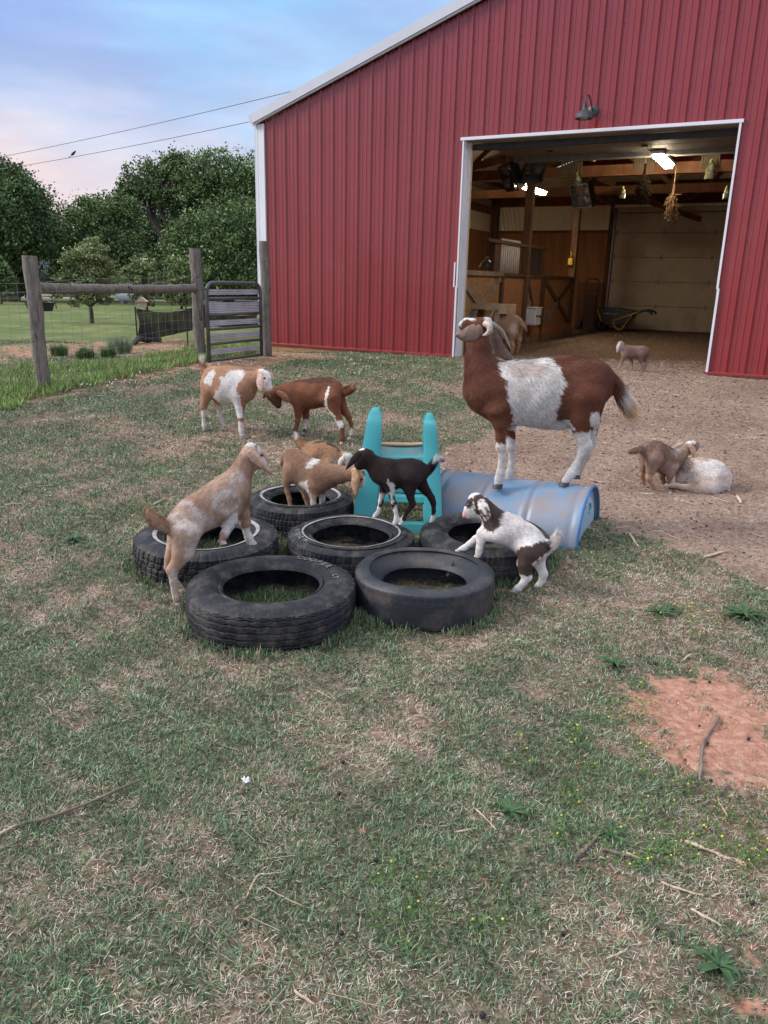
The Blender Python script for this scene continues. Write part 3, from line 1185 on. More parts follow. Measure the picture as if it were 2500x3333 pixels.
def surface_nets(D, org, st):
    s = D < 0
    nx, ny, nz = D.shape
    c = np.zeros((nx - 1, ny - 1, nz - 1), np.uint8)
    for i in (0, 1):
        for j in (0, 1):
            for k in (0, 1):
                c += s[i:nx - 1 + i, j:ny - 1 + j, k:nz - 1 + k]
    act = (c > 0) & (c < 8)
    idx = -np.ones(act.shape, np.int64)
    A = np.argwhere(act)
    idx[act] = np.arange(len(A))
    acc = np.zeros((len(A), 3))
    cnt = np.zeros(len(A))
    cor = [(i, j, k) for i in (0, 1) for j in (0, 1) for k in (0, 1)]
    for u in range(8):
        for v in range(u + 1, 8):
            a, b = np.array(cor[u]), np.array(cor[v])
            if np.abs(a - b).sum() != 1:
                continue
            da = D[tuple((A + a).T)]
            db = D[tuple((A + b).T)]
            x = (da < 0) != (db < 0)
            t = np.where(x, da / (da - db + 1e-20), 0)
            acc += np.where(x[:, None], a + (b - a) * t[:, None], 0)
            cnt += x
    V = org + (A + acc / cnt[:, None]) * st
    Fs = []
    for ax in range(3):
        o1, o2 = [(1, 2), (2, 0), (0, 1)][ax]
        sl0 = [slice(None)] * 3
        sl1 = [slice(None)] * 3
        sl0[ax] = slice(0, -1)
        sl1[ax] = slice(1, None)
        a, b = s[tuple(sl0)], s[tuple(sl1)]
        for flip in (0, 1):
            e = np.argwhere((a & ~b) if not flip else (~a & b))
            e = e[(e[:, o1] > 0) & (e[:, o2] > 0)]
            e = e[(e[:, o1] < D.shape[o1] - 1) & (e[:, o2] < D.shape[o2] - 1)]
            q = []
            for (p1, p2) in ((0, 0), (-1, 0), (-1, -1), (0, -1)):
                w = e.copy()
                w[:, o1] += p1
                w[:, o2] += p2
                q.append(idx[w[:, 0], w[:, 1], w[:, 2]])
            q = np.stack(q, 1)
            Fs.append(q if not flip else q[:, ::-1])
    F = np.concatenate(Fs)
    return V, F[(F >= 0).all(1)][:, ::-1]


furm = mat('goat_coat', (.88, .88, .88), (1.1, 1.1, 1.1), rough=.85, spec=.25, attr='col', scale=45, bump=.3, bscale=110)
furh = mat('goat_hair', (.95, .95, .95), (1.1, 1.1, 1.1), rough=.7, spec=.3, attr='col', scale=5)
hornm = mat('horn', (.62, .52, .46), (.40, .33, .29), rough=.5, scale=18, bump=.4, bscale=40, stretch=(1, 1, 3))
horng = mat('horn_grey', (.22, .19, .16), (.36, .31, .27), rough=.5, scale=18, bump=.4, bscale=40)
eyem = mat('goat_eye', (.03, .018, .008), (.05, .03, .01), rough=.08, spec=.8, scale=50)
WH = (.66, .63, .60)
HOOF = (.035, .032, .035)
HOOFT = (.42, .30, .19)


def goat(g):
    ox, oy = g['o']
    sc = g['s']
    P = np.array(g['P'], float)
    h = unit(np.array([g['h'][0], g['h'][1], 0]))
    nrm = np.array([-h[1], h[0], 0])
    if nrm @ (CP - P) < 0:
        nrm = -nrm                      # toward the viewer
    wdir = unit(np.array([*g['w'], 0])) if 'w' in g else nrm
    cpit, spit = math.cos(PITCH), math.sin(PITCH)

    def pt(x, y, lat=0):
        return onplane(ox + x / sc, oy + y / sc, P + nrm * lat, nrm)

    def mr(r, p):
        d = (p[1] - 0) * cpit - (p[2] - CAMH) * spit
        return r / sc * d / FPX
    prims = []      # groups: list of list of (a,ra,b,rb,M)
    Mt = np.eye(3) + (1 / g.get('flat', .74) - 1) * np.outer(wdir, wdir)
    I3 = np.eye(3)

    def chain(st, M, lat0=0):
        o = []
        pts = []
        for q in st:
            x, y, r = q[:3]
            l = q[3] if len(q) > 3 else lat0
            p = pt(x, y, l)
            pts.append((p, mr(r, p)))
        if len(pts) == 1:
            pts = pts * 2
        for (a, ra), (b, rb) in zip(pts[:-1], pts[1:]):
            o.append((a, ra, b, rb, M))
        return o
    body = []
    for st in g['torso']:
        body.append(chain(st, Mt))
    Mn = np.eye(3) + (1 / .82 - 1) * np.outer(wdir, wdir)
    for st in g.get('neck', []):
        body.append(chain(st, Mn))
    headc = [chain(st, Mn) for st in g['head']]
    legs = []
    for l in g['legs']:
        Ml = np.eye(3) + (1 / .8 - 1) * np.outer(wdir, wdir)
        legs.append(chain(l['p'], Ml, l['lat']))
    tails = [chain(g['tail'], I3)] if g.get('tail') else []
    allp = [q for grp in body + headc + legs + tails for q in grp]
    # local grid
    ax = np.stack([h, nrm, [0, 0, 1.]])
    ctr = np.array([q[0] for q in allp] + [q[2] for q in allp])
    rad = np.array([q[1] for q in allp] + [q[3] for q in allp])
    L = ctr @ ax.T
    st = g.get('vox', .006)
    lo = (L - rad[:, None]).min(0) - 3 * st
    hi = (L + rad[:, None]).max(0) + 3 * st
    n = np.ceil((hi - lo) / st).astype(int) + 1
    gx = [lo[i] + np.arange(n[i]) * st for i in range(3)]
    GX = np.stack(np.meshgrid(*gx, indexing='ij'), -1).reshape(-1, 3)
    Q = (GX @ ax)
    k = g.get('k', .035)

    def ev(grp, kk):
        D = None
        for (a, ra, b, rb, M) in grp:
            # evaluate only near the part
            d = np.full(len(Q), 1e3)
            mnL = np.minimum(ax @ a, ax @ b) - max(ra, rb) * 1.1 - k * 1.6
            mxL = np.maximum(ax @ a, ax @ b) + max(ra, rb) * 1.1 + k * 1.6
            m = ((GX > mnL) & (GX < mxL)).all(1)
            d[m] = seg_sdf(Q[m], a, ra, b, rb, M)
            D = d if D is None else (smin(D, d, kk) if kk else np.minimum(D, d))
        return D
    T = None
    for grp in body:
        d = ev(grp, k * .6)
        T = d if T is None else smin(T, d, k * 1.3)
    hd = None
    for grp in headc:
        d = ev(grp, k * .35)
        hd = d if hd is None else smin(hd, d, k * .45)
    T = smin(T, hd, k * .9)
    R = T.copy()
    for grp in legs:
        d = ev(grp, k * .3)
        R = np.minimum(R, smin(T, d, k * 1.1))
    for grp in tails:
        d = ev(grp, k * .3)
        R = np.minimum(R, smin(T, d, k * .6))
    R = R + g.get('thin', .0028)
    D = R.reshape(n)
    V, F = surface_nets(D, lo, st)
    # relax a little
    E_ = np.concatenate([F[:, [0, 1]], F[:, [1, 2]], F[:, [2, 3]], F[:, [3, 0]]])
    for _ in range(2):
        s_ = np.zeros_like(V)
        c_ = np.zeros(len(V))
        np.add.at(s_, E_[:, 0], V[E_[:, 1]])
        np.add.at(s_, E_[:, 1], V[E_[:, 0]])
        np.add.at(c_, E_[:, 0], 1)
        np.add.at(c_, E_[:, 1], 1)
        V = V * .45 + .55 * s_ / np.maximum(c_, 1)[:, None]
    V = V @ ax
    faces = [tuple(f) for f in F]
    nb = len(V)
    # normals
    p = V[F]
    fnrm = np.cross(p[:, 2] - p[:, 0], p[:, 3] - p[:, 1])
    vn = np.zeros_like(V)
    for j in range(4):
        np.add.at(vn, F[:, j], fnrm)
    vn /= np.linalg.norm(vn, axis=1)[:, None] + 1e-12
    if ((V - V.mean(0)) * vn).sum() < 0:
        vn = -vn
        F = F[:, ::-1]
        faces = [tuple(f) for f in F]
    V = V + vn * (fn(V, 5, 0) * .0025)[:, None] * min(1, st / .006)
    # ears: thin lofted leaves joined into the same mesh
    EV, EFs = [V], faces
    earmask = [np.zeros(nb, bool)]
    off = nb
    earcol = [np.zeros((nb, 3))]
    for er in g.get('ears', []):
        pts = np.array([pt(x, y, l) for (x, y, w_, l) in er['p']])
        ws = np.array([mr(w_, pts[i]) for i, (x, y, w_, l) in enumerate(er['p'])])
        m = 14
        cp_ = curve(np.c_[pts, ws], m)
        pts, ws = cp_[:, :3], np.maximum(cp_[:, 3], .001)
        Tn = np.gradient(pts, axis=0)
        Tn /= np.linalg.norm(Tn, axis=1)[:, None]
        en = unit(nrm * er.get('nn', 1) + h * er.get('nh', 0) + np.array([0, 0, er.get('nz', 0)]))
        K = 12
        a = np.linspace(0, 2 * np.pi, K, endpoint=False)
        th = g.get('eth', .0035)
        vv = []
        for i in range(len(pts)):
            x_ = unit(np.cross(Tn[i], en))
            y_ = unit(np.cross(x_, Tn[i]))
            cup = ws[i] * .28 * (np.cos(a) ** 2)
            vv.append(pts[i] + np.outer(ws[i] * np.cos(a), x_) + np.outer(th * np.sin(a) - cup * er.get('cup', 1), y_))
        vv = np.concatenate(vv)
        ff = []
        for i in range(len(pts) - 1):
            for j in range(K):
                q = (j + 1) % K
                ff.append((off + i * K + j, off + i * K + q, off + (i + 1) * K + q, off + (i + 1) * K + j))
        ff.append(tuple(off + j for j in range(K))[::-1])
        ff.append(tuple(off + (len(pts) - 1) * K + j for j in range(K)))
        EV.append(vv)
        EFs = EFs + ff
        off += len(vv)
        earmask.append(np.ones(len(vv), bool))
        earcol.append(np.tile(er['c'], (len(vv), 1)))
    VV = np.concatenate(EV)
    em = np.concatenate(earmask)
    ec = np.concatenate(earcol)
    # coat colours, placed on the side facing us and mirrored to the other side
    lat = (VV - P) @ nrm
    Vm = VV - np.outer(np.minimum(lat, 0) * 2, nrm)
    if not g.get('mirror'):
        Vm = VV
    px, py = proj(Vm)
    px, py = (px - ox) * sc, (py - oy) * sc
    jit = sc * 2503 / 4.2
    jx = (fn(VV, 9, 0) * .007 + fn(VV, 34, 1) * .005) * jit * g.get('jit', 1)
    jy = (fn(VV, 9, 2) * .007 + fn(VV, 34, 0) * .005) * jit * g.get('jit', 1)
    QX = np.c_[px + jx, py + jy]
    col = np.tile(g['base'], (len(VV), 1)).astype(float)
    if 'base2' in g:
        t = np.clip(fn(VV, 4, 1) * .8 + .5, 0, 1)[:, None] * .8
        col = col * (1 - t) + np.array(g['base2']) * t
    for c in g['coat']:
        k_ = c[0]
        if k_ == 'poly':
            m = inpoly(QX, c[2])
            wgt = m.astype(float)
        elif k_ == 'ell':
            cx, cy, rx, ry = c[2]
            v = ((QX[:, 0] - cx) / rx) ** 2 + ((QX[:, 1] - cy) / ry) ** 2
            wgt = np.clip((1.15 - v) / .3, 0, 1)
        elif k_ == 'mot':
            cx, cy, rx, ry = c[2]
            v = ((QX[:, 0] - cx) / rx) ** 2 + ((QX[:, 1] - cy) / ry) ** 2
            wgt = np.clip((1.3 - v) / .6, 0, 1) * np.clip(fn(VV, 11, 1) * 1.8 + fn(VV, 34, 2) * .8 + .35, 0, 1)
        elif k_ == 'hoof':
            cx, cy, rx, ry = c[2]
            v = ((px - cx) / rx) ** 2 + ((py - cy) / ry) ** 2
            wgt = (v < 1).astype(float)
        wgt = wgt * (c[3] if len(c) > 3 else 1)
        col = col * (1 - wgt[:, None]) + np.array(c[1]) * wgt[:, None]
    ecw = em & (ec.sum(1) > 0)
    col[ecw] = ec[ecw] * (1 + .25 * fn(VV[ecw], 40, 1)[:, None])
    if g.get('earspot') is not None:
        sp_ = np.where(ecw)[0][fn(VV[ecw], 26, 2) > g.get('earthr', .1)]
        col[sp_] = g['earspot']
    col *= 1 + .09 * fn(VV, 24, 2)[:, None] + .09 * fn(VV, 60, 0)[:, None]
    # roan / hair-to-hair variation
    base_pt = P.copy()
    e = empty('goat', tuple(base_pt), g['label'], g.get('cat', 'goat'), g.get('group'))
    bo = newmesh('body', VV, EFs, furm, e, smooth=True, col=np.clip(col, 0, 1))
    # hair
    nh = int(g.get('hair', 16000) * 1.4)
    tri = F
    pc = V[tri]
    area = np.linalg.norm(np.cross(pc[:, 2] - pc[:, 0], pc[:, 3] - pc[:, 1]), axis=1)
    fi = RS.choice(len(tri), nh, p=area / area.sum())
    u, v = RS.rand(nh, 1), RS.rand(nh, 1)
    q = pc[fi]
    bp_ = (q[:, 0] * (1 - u) + q[:, 1] * u) * (1 - v) + (q[:, 3] * (1 - u) + q[:, 2] * u) * v
    nn = vn[tri[fi, 0]]
    back = -h * .75 + np.array([0, 0, -.8])
    # on legs and face the hair lies downward
    d = back[None] + fn(bp_, 6, 0)[:, None] * .35 * nrm + RS.normal(0, .22, (nh, 3))
    d -= (d * nn).sum(1)[:, None] * nn
    d /= np.linalg.norm(d, axis=1)[:, None] + 1e-9
    lift = g.get('lift', .20) * RS.uniform(.5, 1.6, nh)
    dd = d + nn * lift[:, None]
    dd /= np.linalg.norm(dd, axis=1)[:, None]
    Lh = g.get('hl', .013) * RS.uniform(.6, 1.4, nh)
    def near_(grps):
        m_ = np.full(nh, 9.)
        for grp_ in grps:
            for (a_, ra_, b_, rb_, M_) in grp_:
                m_ = np.minimum(m_, seg_sdf(bp_, a_, ra_, b_, rb_, M_))
        return m_
    slim = near_(legs + headc) < near_(body)
    Lh = np.where(slim, Lh * .42, Lh)
    dd = np.where(slim[:, None], d + nn * (lift * .7)[:, None], dd)
    dd /= np.linalg.norm(dd, axis=1)[:, None]
    wv = np.cross(dd, nn)
    wv /= np.linalg.norm(wv, axis=1)[:, None] + 1e-9
    hw = g.get('hw', .0009) * .8
    hv = np.stack([bp_ - nn * .001 - wv * hw, bp_ - nn * .001 + wv * hw, bp_ + dd * Lh[:, None]], 1).reshape(-1, 3)
    hc = np.clip(col[tri[fi, 0]], 0, 1)
    dark = ((px[tri[fi, 0]] > -1e9))
    hc = hc * RS.uniform(.48, 1.42, (nh, 1))
    hf = np.arange(nh * 3).reshape(-1, 3)
    nofur = np.zeros(nh, bool)
    for c in g['coat']:
        if c[0] == 'hoof':
            cx, cy, rx, ry = c[2]
            nofur |= ((px[tri[fi, 0]] - cx) / rx) ** 2 + ((py[tri[fi, 0]] - cy) / ry) ** 2 < 1.1
    # tail tuft: longer hair
    if g.get('tail'):
        tp = np.array([q_[0] for q_ in tails[0]] + [tails[0][-1][2]])
        dmin = np.min(np.linalg.norm(bp_[:, None] - tp[None], axis=2), axis=1)
        trad = max(q_[1] for q_ in tails[0]) * 1.3
        mt = dmin < trad
        td = unit(tails[0][-1][2] - tails[0][0][0])
        hv2 = hv.reshape(-1, 3, 3)
        dt = td[None] + nn * .25 + RS.normal(0, .12, (nh, 3))
        hv2[mt, 2] = bp_[mt] + dt[mt] * (Lh[mt] * g.get('tailhair', 1.6))[:, None]
        hv = hv2.reshape(-1, 3)
    keep = ~nofur
    hf = np.arange(keep.sum() * 3).reshape(-1, 3)
    hv = hv.reshape(-1, 3, 3)[keep].reshape(-1, 3)
    newmesh('coat', hv, hf, furh, e, col=np.repeat(np.clip(hc[keep], 0, 1), 3, axis=0))
    for hn in g.get('horns', []):
        pts = np.array([pt(x, y, l) for (x, y, r_, l) in hn['p']])
        rs = np.array([mr(r_, pts[i]) for i, (x, y, r_, l) in enumerate(hn['p'])])
        cc = curve(np.c_[pts, rs], 20)
        MB().tube(cc[:, :3], np.maximum(cc[:, 3], .0008), 10).build('horn', hn['m'], e, smooth=True)
    for ey in g.get('eyes', []):
        p_ = pt(ey[0], ey[1], ey[3])
        r_ = mr(ey[2] * 1.35, p_)
        p_ = p_ + nrm * .002
        MB().lathe(p_, [(r_ * math.sin(a), -r_ * math.cos(a)) for a in np.linspace(0.01, math.pi - .01, 9)], 12).build('eye', eyem, e, smooth=True)
    for ho in g.get('hoofs', []):
        x, y, w_, hh, l, cc_ = ho
        p_ = pt(x, y, l)
        r_ = mr(w_ * 1.22, p_)
        mb_ = MB()
        for sgn in (-1, 1):
            c0 = p_ + wdir * sgn * r_ * .42 + h * r_ * .15
            mb_.add(*_toe(c0, h, wdir, r_ * 1.25, r_ * .44, mr(hh, p_)))
        mb_.build('hoof', cc_, e, smooth=True, auto=50)
    return e


def _toe(c, h, w, L, Wd, H):
    """one toe of a cloven hoof: rounded wedge, sole at c"""
    V, F = [], []
    n = 10
    for z, k in ((0, 1), (.5, .93), (1, .78)):
        for j in range(n):
            a = 2 * math.pi * j / n
            x = math.cos(a) * L * .55 * k - z * L * .16
            y = math.sin(a) * Wd * k
            V.append(np.array(c) + h * x + w * y + np.array([0, 0, z * H]))
    for i in range(2):
        for j in range(n):
            q = (j + 1) % n
            F.append((i * n + j, i * n + q, (i + 1) * n + q, (i + 1) * n + j))
    F.append(tuple(range(n))[::-1])
    F.append(tuple(2 * n + j for j in range(n)))
    return V, F
# ------------------------------------------------------------------ the herd
def mid(a, b):
    return (np.array(a) + np.array(b)) / 2


def near_far(g, zf):
    pass


BROWN = (.150, .055, .030)
TAN = (.42, .235, .145)
goats = []
# 1 the big doe on the barrel
_f = atz(1400 + 527 / 2.212, 980 + 1335 / 2.212, .297)
_r = atz(1400 + 1012 / 2.212, 980 + 1308 / 2.212, .335)
goats.append(dict(
    label='large horned brown goat with a white saddle standing on the blue barrel', o=(1400, 980), s=2.212,
    P=mid(_f, _r), h=(_f - _r)[:2], vox=.0078, k=.048, flat=.70, thin=.006, hair=75000, hl=.024, hw=.0013, lift=.15,
    torso=[[(405, 640, 168), (480, 655, 208), (620, 662, 232), (800, 666, 246), (950, 640, 240), (1070, 602, 215), (1150, 590, 182), (1195, 590, 128)]],
    neck=[[(420, 600, 165), (368, 490, 122), (345, 400, 96), (345, 320, 84)]],
    head=[[(385, 172, 62), (330, 170, 55), (262, 160, 44), (232, 172, 38)], [(345, 290, 80), (350, 215, 74)], [(330, 235, 52), (262, 235, 32), (240, 205, 28)], [(395, 180, 54, -.01), (415, 150, 40, -.02)]],
    legs=[
        dict(lat=.075, p=[(500, 790, 100), (508, 880, 66), (512, 965, 48), (510, 1055, 45), (514, 1110, 33), (512, 1180, 30), (506, 1235, 38), (496, 1280, 38), (490, 1318, 40)]),
        dict(lat=-.075, p=[(560, 800, 80), (580, 900, 48), (582, 985, 38), (580, 1050, 38), (584, 1110, 28), (582, 1180, 27), (576, 1230, 34), (562, 1285, 34)]),
        dict(lat=.075, p=[(1110, 700, 150), (1095, 830, 112), (1085, 920, 72), (1100, 985, 58), (1122, 1040, 52), (1085, 1110, 37), (1048, 1180, 34), (1015, 1238, 42), (975, 1300, 40)]),
        dict(lat=-.075, p=[(1150, 720, 120), (1160, 860, 70), (1160, 960, 46), (1160, 1020, 44), (1132, 1110, 31), (1090, 1185, 29), (1062, 1245, 34)]),
        dict(lat=0, p=[(1150, 800, 72), (1170, 860, 58)]),
        dict(lat=0, p=[(860, 850, 70), (940, 880, 55), (1010, 880, 48)]),
    ],
    tail=[(1305, 560, 44), (1350, 620, 42), (1392, 690, 42), (1418, 750, 34), (1432, 800, 12)], tailhair=3.2,
    ears=[dict(p=[(375, 200, 34, .055), (320, 225, 58, .075), (258, 248, 50, .085), (205, 248, 22, .085), (178, 246, 5, .085)], c=(.24, .155, .12)),
          dict(p=[(440, 215, 26, -.06), (470, 290, 40, -.07), (510, 360, 42, -.08), (560, 402, 30, -.08), (592, 410, 8, -.08)], c=(.17, .115, .09), nh=.3)],
    horns=[dict(m=hornm, p=[(392, 158, 25, .045), (425, 178, 25, .062), (428, 212, 20, .07), (405, 238, 13, .07), (378, 248, 5, .07)]),
           dict(m=horng, p=[(440, 165, 22, -.03), (478, 188, 18, -.06), (520, 222, 14, -.08), (556, 285, 9, -.09), (582, 346, 2, -.09)])],
    eyes=[(322, 172, 9, .052)],
    hoofs=[(490, 1345, 42, 34, .075, mat('hoof_dark', (.05, .045, .05), (.09, .085, .085), rough=.5, scale=20)), (560, 1310, 36, 28, -.075, mat('hoof_dark', (.05, .045, .05))), (965, 1330, 42, 30, .075, mat('hoof_dark', (.05, .045, .05))), (1055, 1275, 32, 26, -.075, mat('hoof_dark', (.05, .045, .05)))],
    base=BROWN, base2=(.115, .036, .02),
    coat=[('poly', WH, [(485, 455), (530, 425), (830, 405), (925, 480), (968, 580), (935, 680), (905, 790), (890, 850), (1000, 855), (1040, 920), (960, 960), (560, 935), (590, 870), (590, 790), (545, 690), (530, 610), (545, 560), (495, 535)]),
          ('ell', (.40, .27, .21), (690, 490, 150, 55), .5), ('ell', (.55, .45, .40), (640, 620, 60, 60), .35),
          ('poly', WH, [(420, 1032), (545, 1032), (545, 985), (620, 985), (640, 1400), (400, 1400)]),
          ('poly', WH, [(1030, 945), (1135, 942), (1150, 925), (1200, 900), (1220, 1100), (1100, 1400), (900, 1400)]),
          ('ell', WH, (1190, 855, 40, 60)),
          ('poly', (.40, .25, .16), [(1080, 1110), (1180, 1100), (1120, 1250), (1060, 1250)], .35), ('ell', (.5, .3, .15), (487, 1090, 12, 40), .6),
          ('ell', WH, (1385, 650, 40, 60)), ('ell', (.62, .40, .22), (1425, 760, 40, 90)),
          ('poly', WH, [(200, 95), (300, 95), (320, 135), (240, 140), (205, 175)]),
          ('poly', WH, [(375, 95), (440, 110), (470, 200), (440, 215), (425, 150), (390, 135)]),
          ('ell', (.26, .12, .09), (255, 215, 70, 40), .6), ('ell', (.06, .025, .02), (330, 172, 26, 14), .8), ('ell', (.035, .02, .018), (216, 188, 10, 9)),
          ('ell', (.09, .028, .016), (1100, 395, 160, 22), .7)]))
# 2 tan and white juvenile
_a = G(600 + 165 / 2.552, 1100 + 768 / 2.552)
_b = G(600 + 480 / 2.552, 1100 + 828 / 2.552)
_h = unit((_b - _a) * [1, 1, 0])
_n = np.array([_h[1], -_h[0], 0])
goats.append(dict(
    label='tan goat with white patches and white face standing left of the brown kid', o=(600, 1100), s=2.552,
    P=mid(_a, _b) - _n * .05, h=_h, vox=.0075, k=.05, flat=.76, hair=26000, hl=.016, hw=.0014,
    torso=[[(232, 325, 88), (290, 372, 140), (360, 392, 158), (430, 398, 142), (485, 415, 118), (500, 430, 92)]],
    neck=[[(490, 400, 100), (550, 350, 72), (600, 320, 58)]],
    head=[[(650, 308, 54), (685, 370, 42), (712, 418, 27)], [(625, 340, 48), (690, 415, 28)], [(690, 300, 26, .0), (705, 330, 24)]],
    legs=[dict(lat=.05, p=[(205, 400, 85), (178, 500, 46), (158, 570, 34), (161, 640, 21), (163, 700, 19), (167, 728, 25), (168, 752, 22)]),
          dict(lat=-.05, p=[(262, 460, 60), (280, 560, 34), (298, 640, 22), (318, 700, 19), (330, 728, 21)]),
          dict(lat=.05, p=[(450, 480, 60), (455, 580, 36), (468, 655, 33), (468, 720, 21), (472, 770, 26), (481, 808, 24)]),
          dict(lat=-.05, p=[(480, 500, 45), (480, 610, 26), (478, 680, 22), (474, 760, 17)])],
    tail=[(165, 300, 24), (152, 240, 26), (146, 185, 21), (152, 142, 7)],
    ears=[dict(p=[(625, 275, 16, .06), (622, 340, 38, .085), (625, 400, 38, .09), (642, 445, 14, .085)], c=(.56, .40, .34)),
          dict(p=[(690, 280, 10, -.05), (725, 320, 16, -.07), (738, 350, 8, -.07)], c=(.6, .45, .4))],
    horns=[dict(m=horng, p=[(665, 262, 8, .02), (672, 240, 3, .02)])],
    eyes=[(668, 335, 7, .045)], hoofs=[(170, 768, 22, 18, .05, horng), (331, 740, 20, 16, -.05, horng), (482, 830, 25, 20, .05, horng)],
    base=TAN, base2=(.36, .19, .115),
    coat=[('poly', WH, [(300, 335), (390, 270), (500, 265), (512, 310), (440, 390), (440, 480), (425, 570), (300, 560), (232, 490), (290, 420), (295, 380)]),
          ('poly', WH, [(165, 320), (245, 250), (262, 290), (238, 350), (230, 395), (165, 370)]),
          ('poly', WH, [(130, 600), (200, 600), (200, 800), (120, 800)], .75), ('poly', WH, [(255, 560), (300, 560), (360, 760), (280, 760)], .7),
          ('poly', WH, [(415, 510), (460, 470), (480, 560), (490, 665), (430, 665)]), ('poly', WH, [(440, 700), (520, 700), (520, 850), (430, 850)], .85),
          ('poly', (.70, .66, .62), [(612, 255), (680, 250), (745, 330), (748, 460), (690, 460), (650, 400), (640, 300)]),
          ('ell', WH, (150, 165, 30, 45)), ('ell', (.55, .36, .33), (728, 430, 12, 12)), ('ell', (.4, .25, .2), (640, 300, 18, 22), .4)]))
# 3 brown kid with lowered head
_a = G(600 + 1312 / 2.552, 1100 + 885 / 2.552)
_b = G(600 + 912 / 2.552, 1100 + 822 / 2.552)
_h = unit((_b - _a) * [1, 1, 0])
_n = np.array([-_h[1], _h[0], 0])
goats.append(dict(
    label='dark reddish brown kid with lowered head butting the tan and white goat', o=(600, 1100), s=2.552,
    P=mid(_a, _b) - _n * .045, h=_h, vox=.0065, k=.045, flat=.74, hair=24000, hl=.014, hw=.0013,
    torso=[[(930, 465, 88), (985, 468, 112), (1070, 462, 122), (1150, 450, 120), (1215, 435, 106), (1252, 440, 76)]],
    neck=[[(930, 450, 88), (860, 440, 60), (800, 445, 50), (770, 455, 46)]],
    head=[[(735, 470, 46), (760, 530, 36), (778, 562, 24)], [(700, 480, 30), (735, 500, 36)], [(780, 500, 34), (785, 555, 22)]],
    legs=[dict(lat=.045, p=[(950, 540, 62), (950, 620, 36), (940, 690, 24), (930, 750, 18), (920, 790, 20), (912, 805, 22)]),
          dict(lat=-.045, p=[(1005, 560, 50), (1008, 660, 28), (1004, 710, 20), (1004, 750, 17), (995, 780, 22)]),
          dict(lat=.045, p=[(1225, 500, 95), (1255, 610, 50), (1285, 680, 32), (1306, 725, 31), (1312, 790, 20), (1312, 835, 25), (1313, 862, 21)]),
          dict(lat=-.045, p=[(1275, 500, 70), (1325, 600, 40), (1365, 655, 28), (1385, 710, 20), (1392, 770, 18), (1382, 815, 21)])],
    tail=[(1290, 450, 32), (1340, 450, 36), (1385, 425, 28), (1400, 380, 8)], tailhair=2.2,
    ears=[dict(p=[(770, 448, 18, .05), (815, 480, 34, .07), (855, 510, 30, .075), (885, 540, 7, .07)], c=(.24, .11, .07)),
          dict(p=[(690, 450, 14, -.04), (665, 475, 18, -.06), (655, 498, 8, -.06)], c=(.10, .05, .04))],
    horns=[dict(m=horng, p=[(712, 455, 12, .02), (716, 478, 11, .03), (720, 500, 4, .035)])],
    eyes=[(755, 520, 7, .035)], hoofs=[(911, 820, 21, 16, .045, hornm), (994, 798, 22, 18, -.045, hornm), (1314, 880, 22, 20, .045, hornm), (1380, 838, 22, 18, -.045, hornm)],
    base=(.20, .075, .036), base2=(.14, .055, .032),
    coat=[('ell', (.07, .03, .02), (1000, 345, 230, 26), .8), ('ell', (.10, .045, .03), (750, 520, 70, 70), .5), ('ell', WH, (1285, 722, 38, 34)), ('ell', WH, (1003, 712, 26, 42)), ('ell', WH, (1392, 785, 26, 26)),
          ('poly', WH, [(1160, 570), (1166, 470), (1200, 385), (1216, 398), (1186, 480), (1180, 560), (1270, 690), (1240, 684)]),
          ('ell', (.55, .34, .18), (1400, 390, 16, 40)), ('ell', (.035, .018, .014), (790, 572, 12, 12))]))
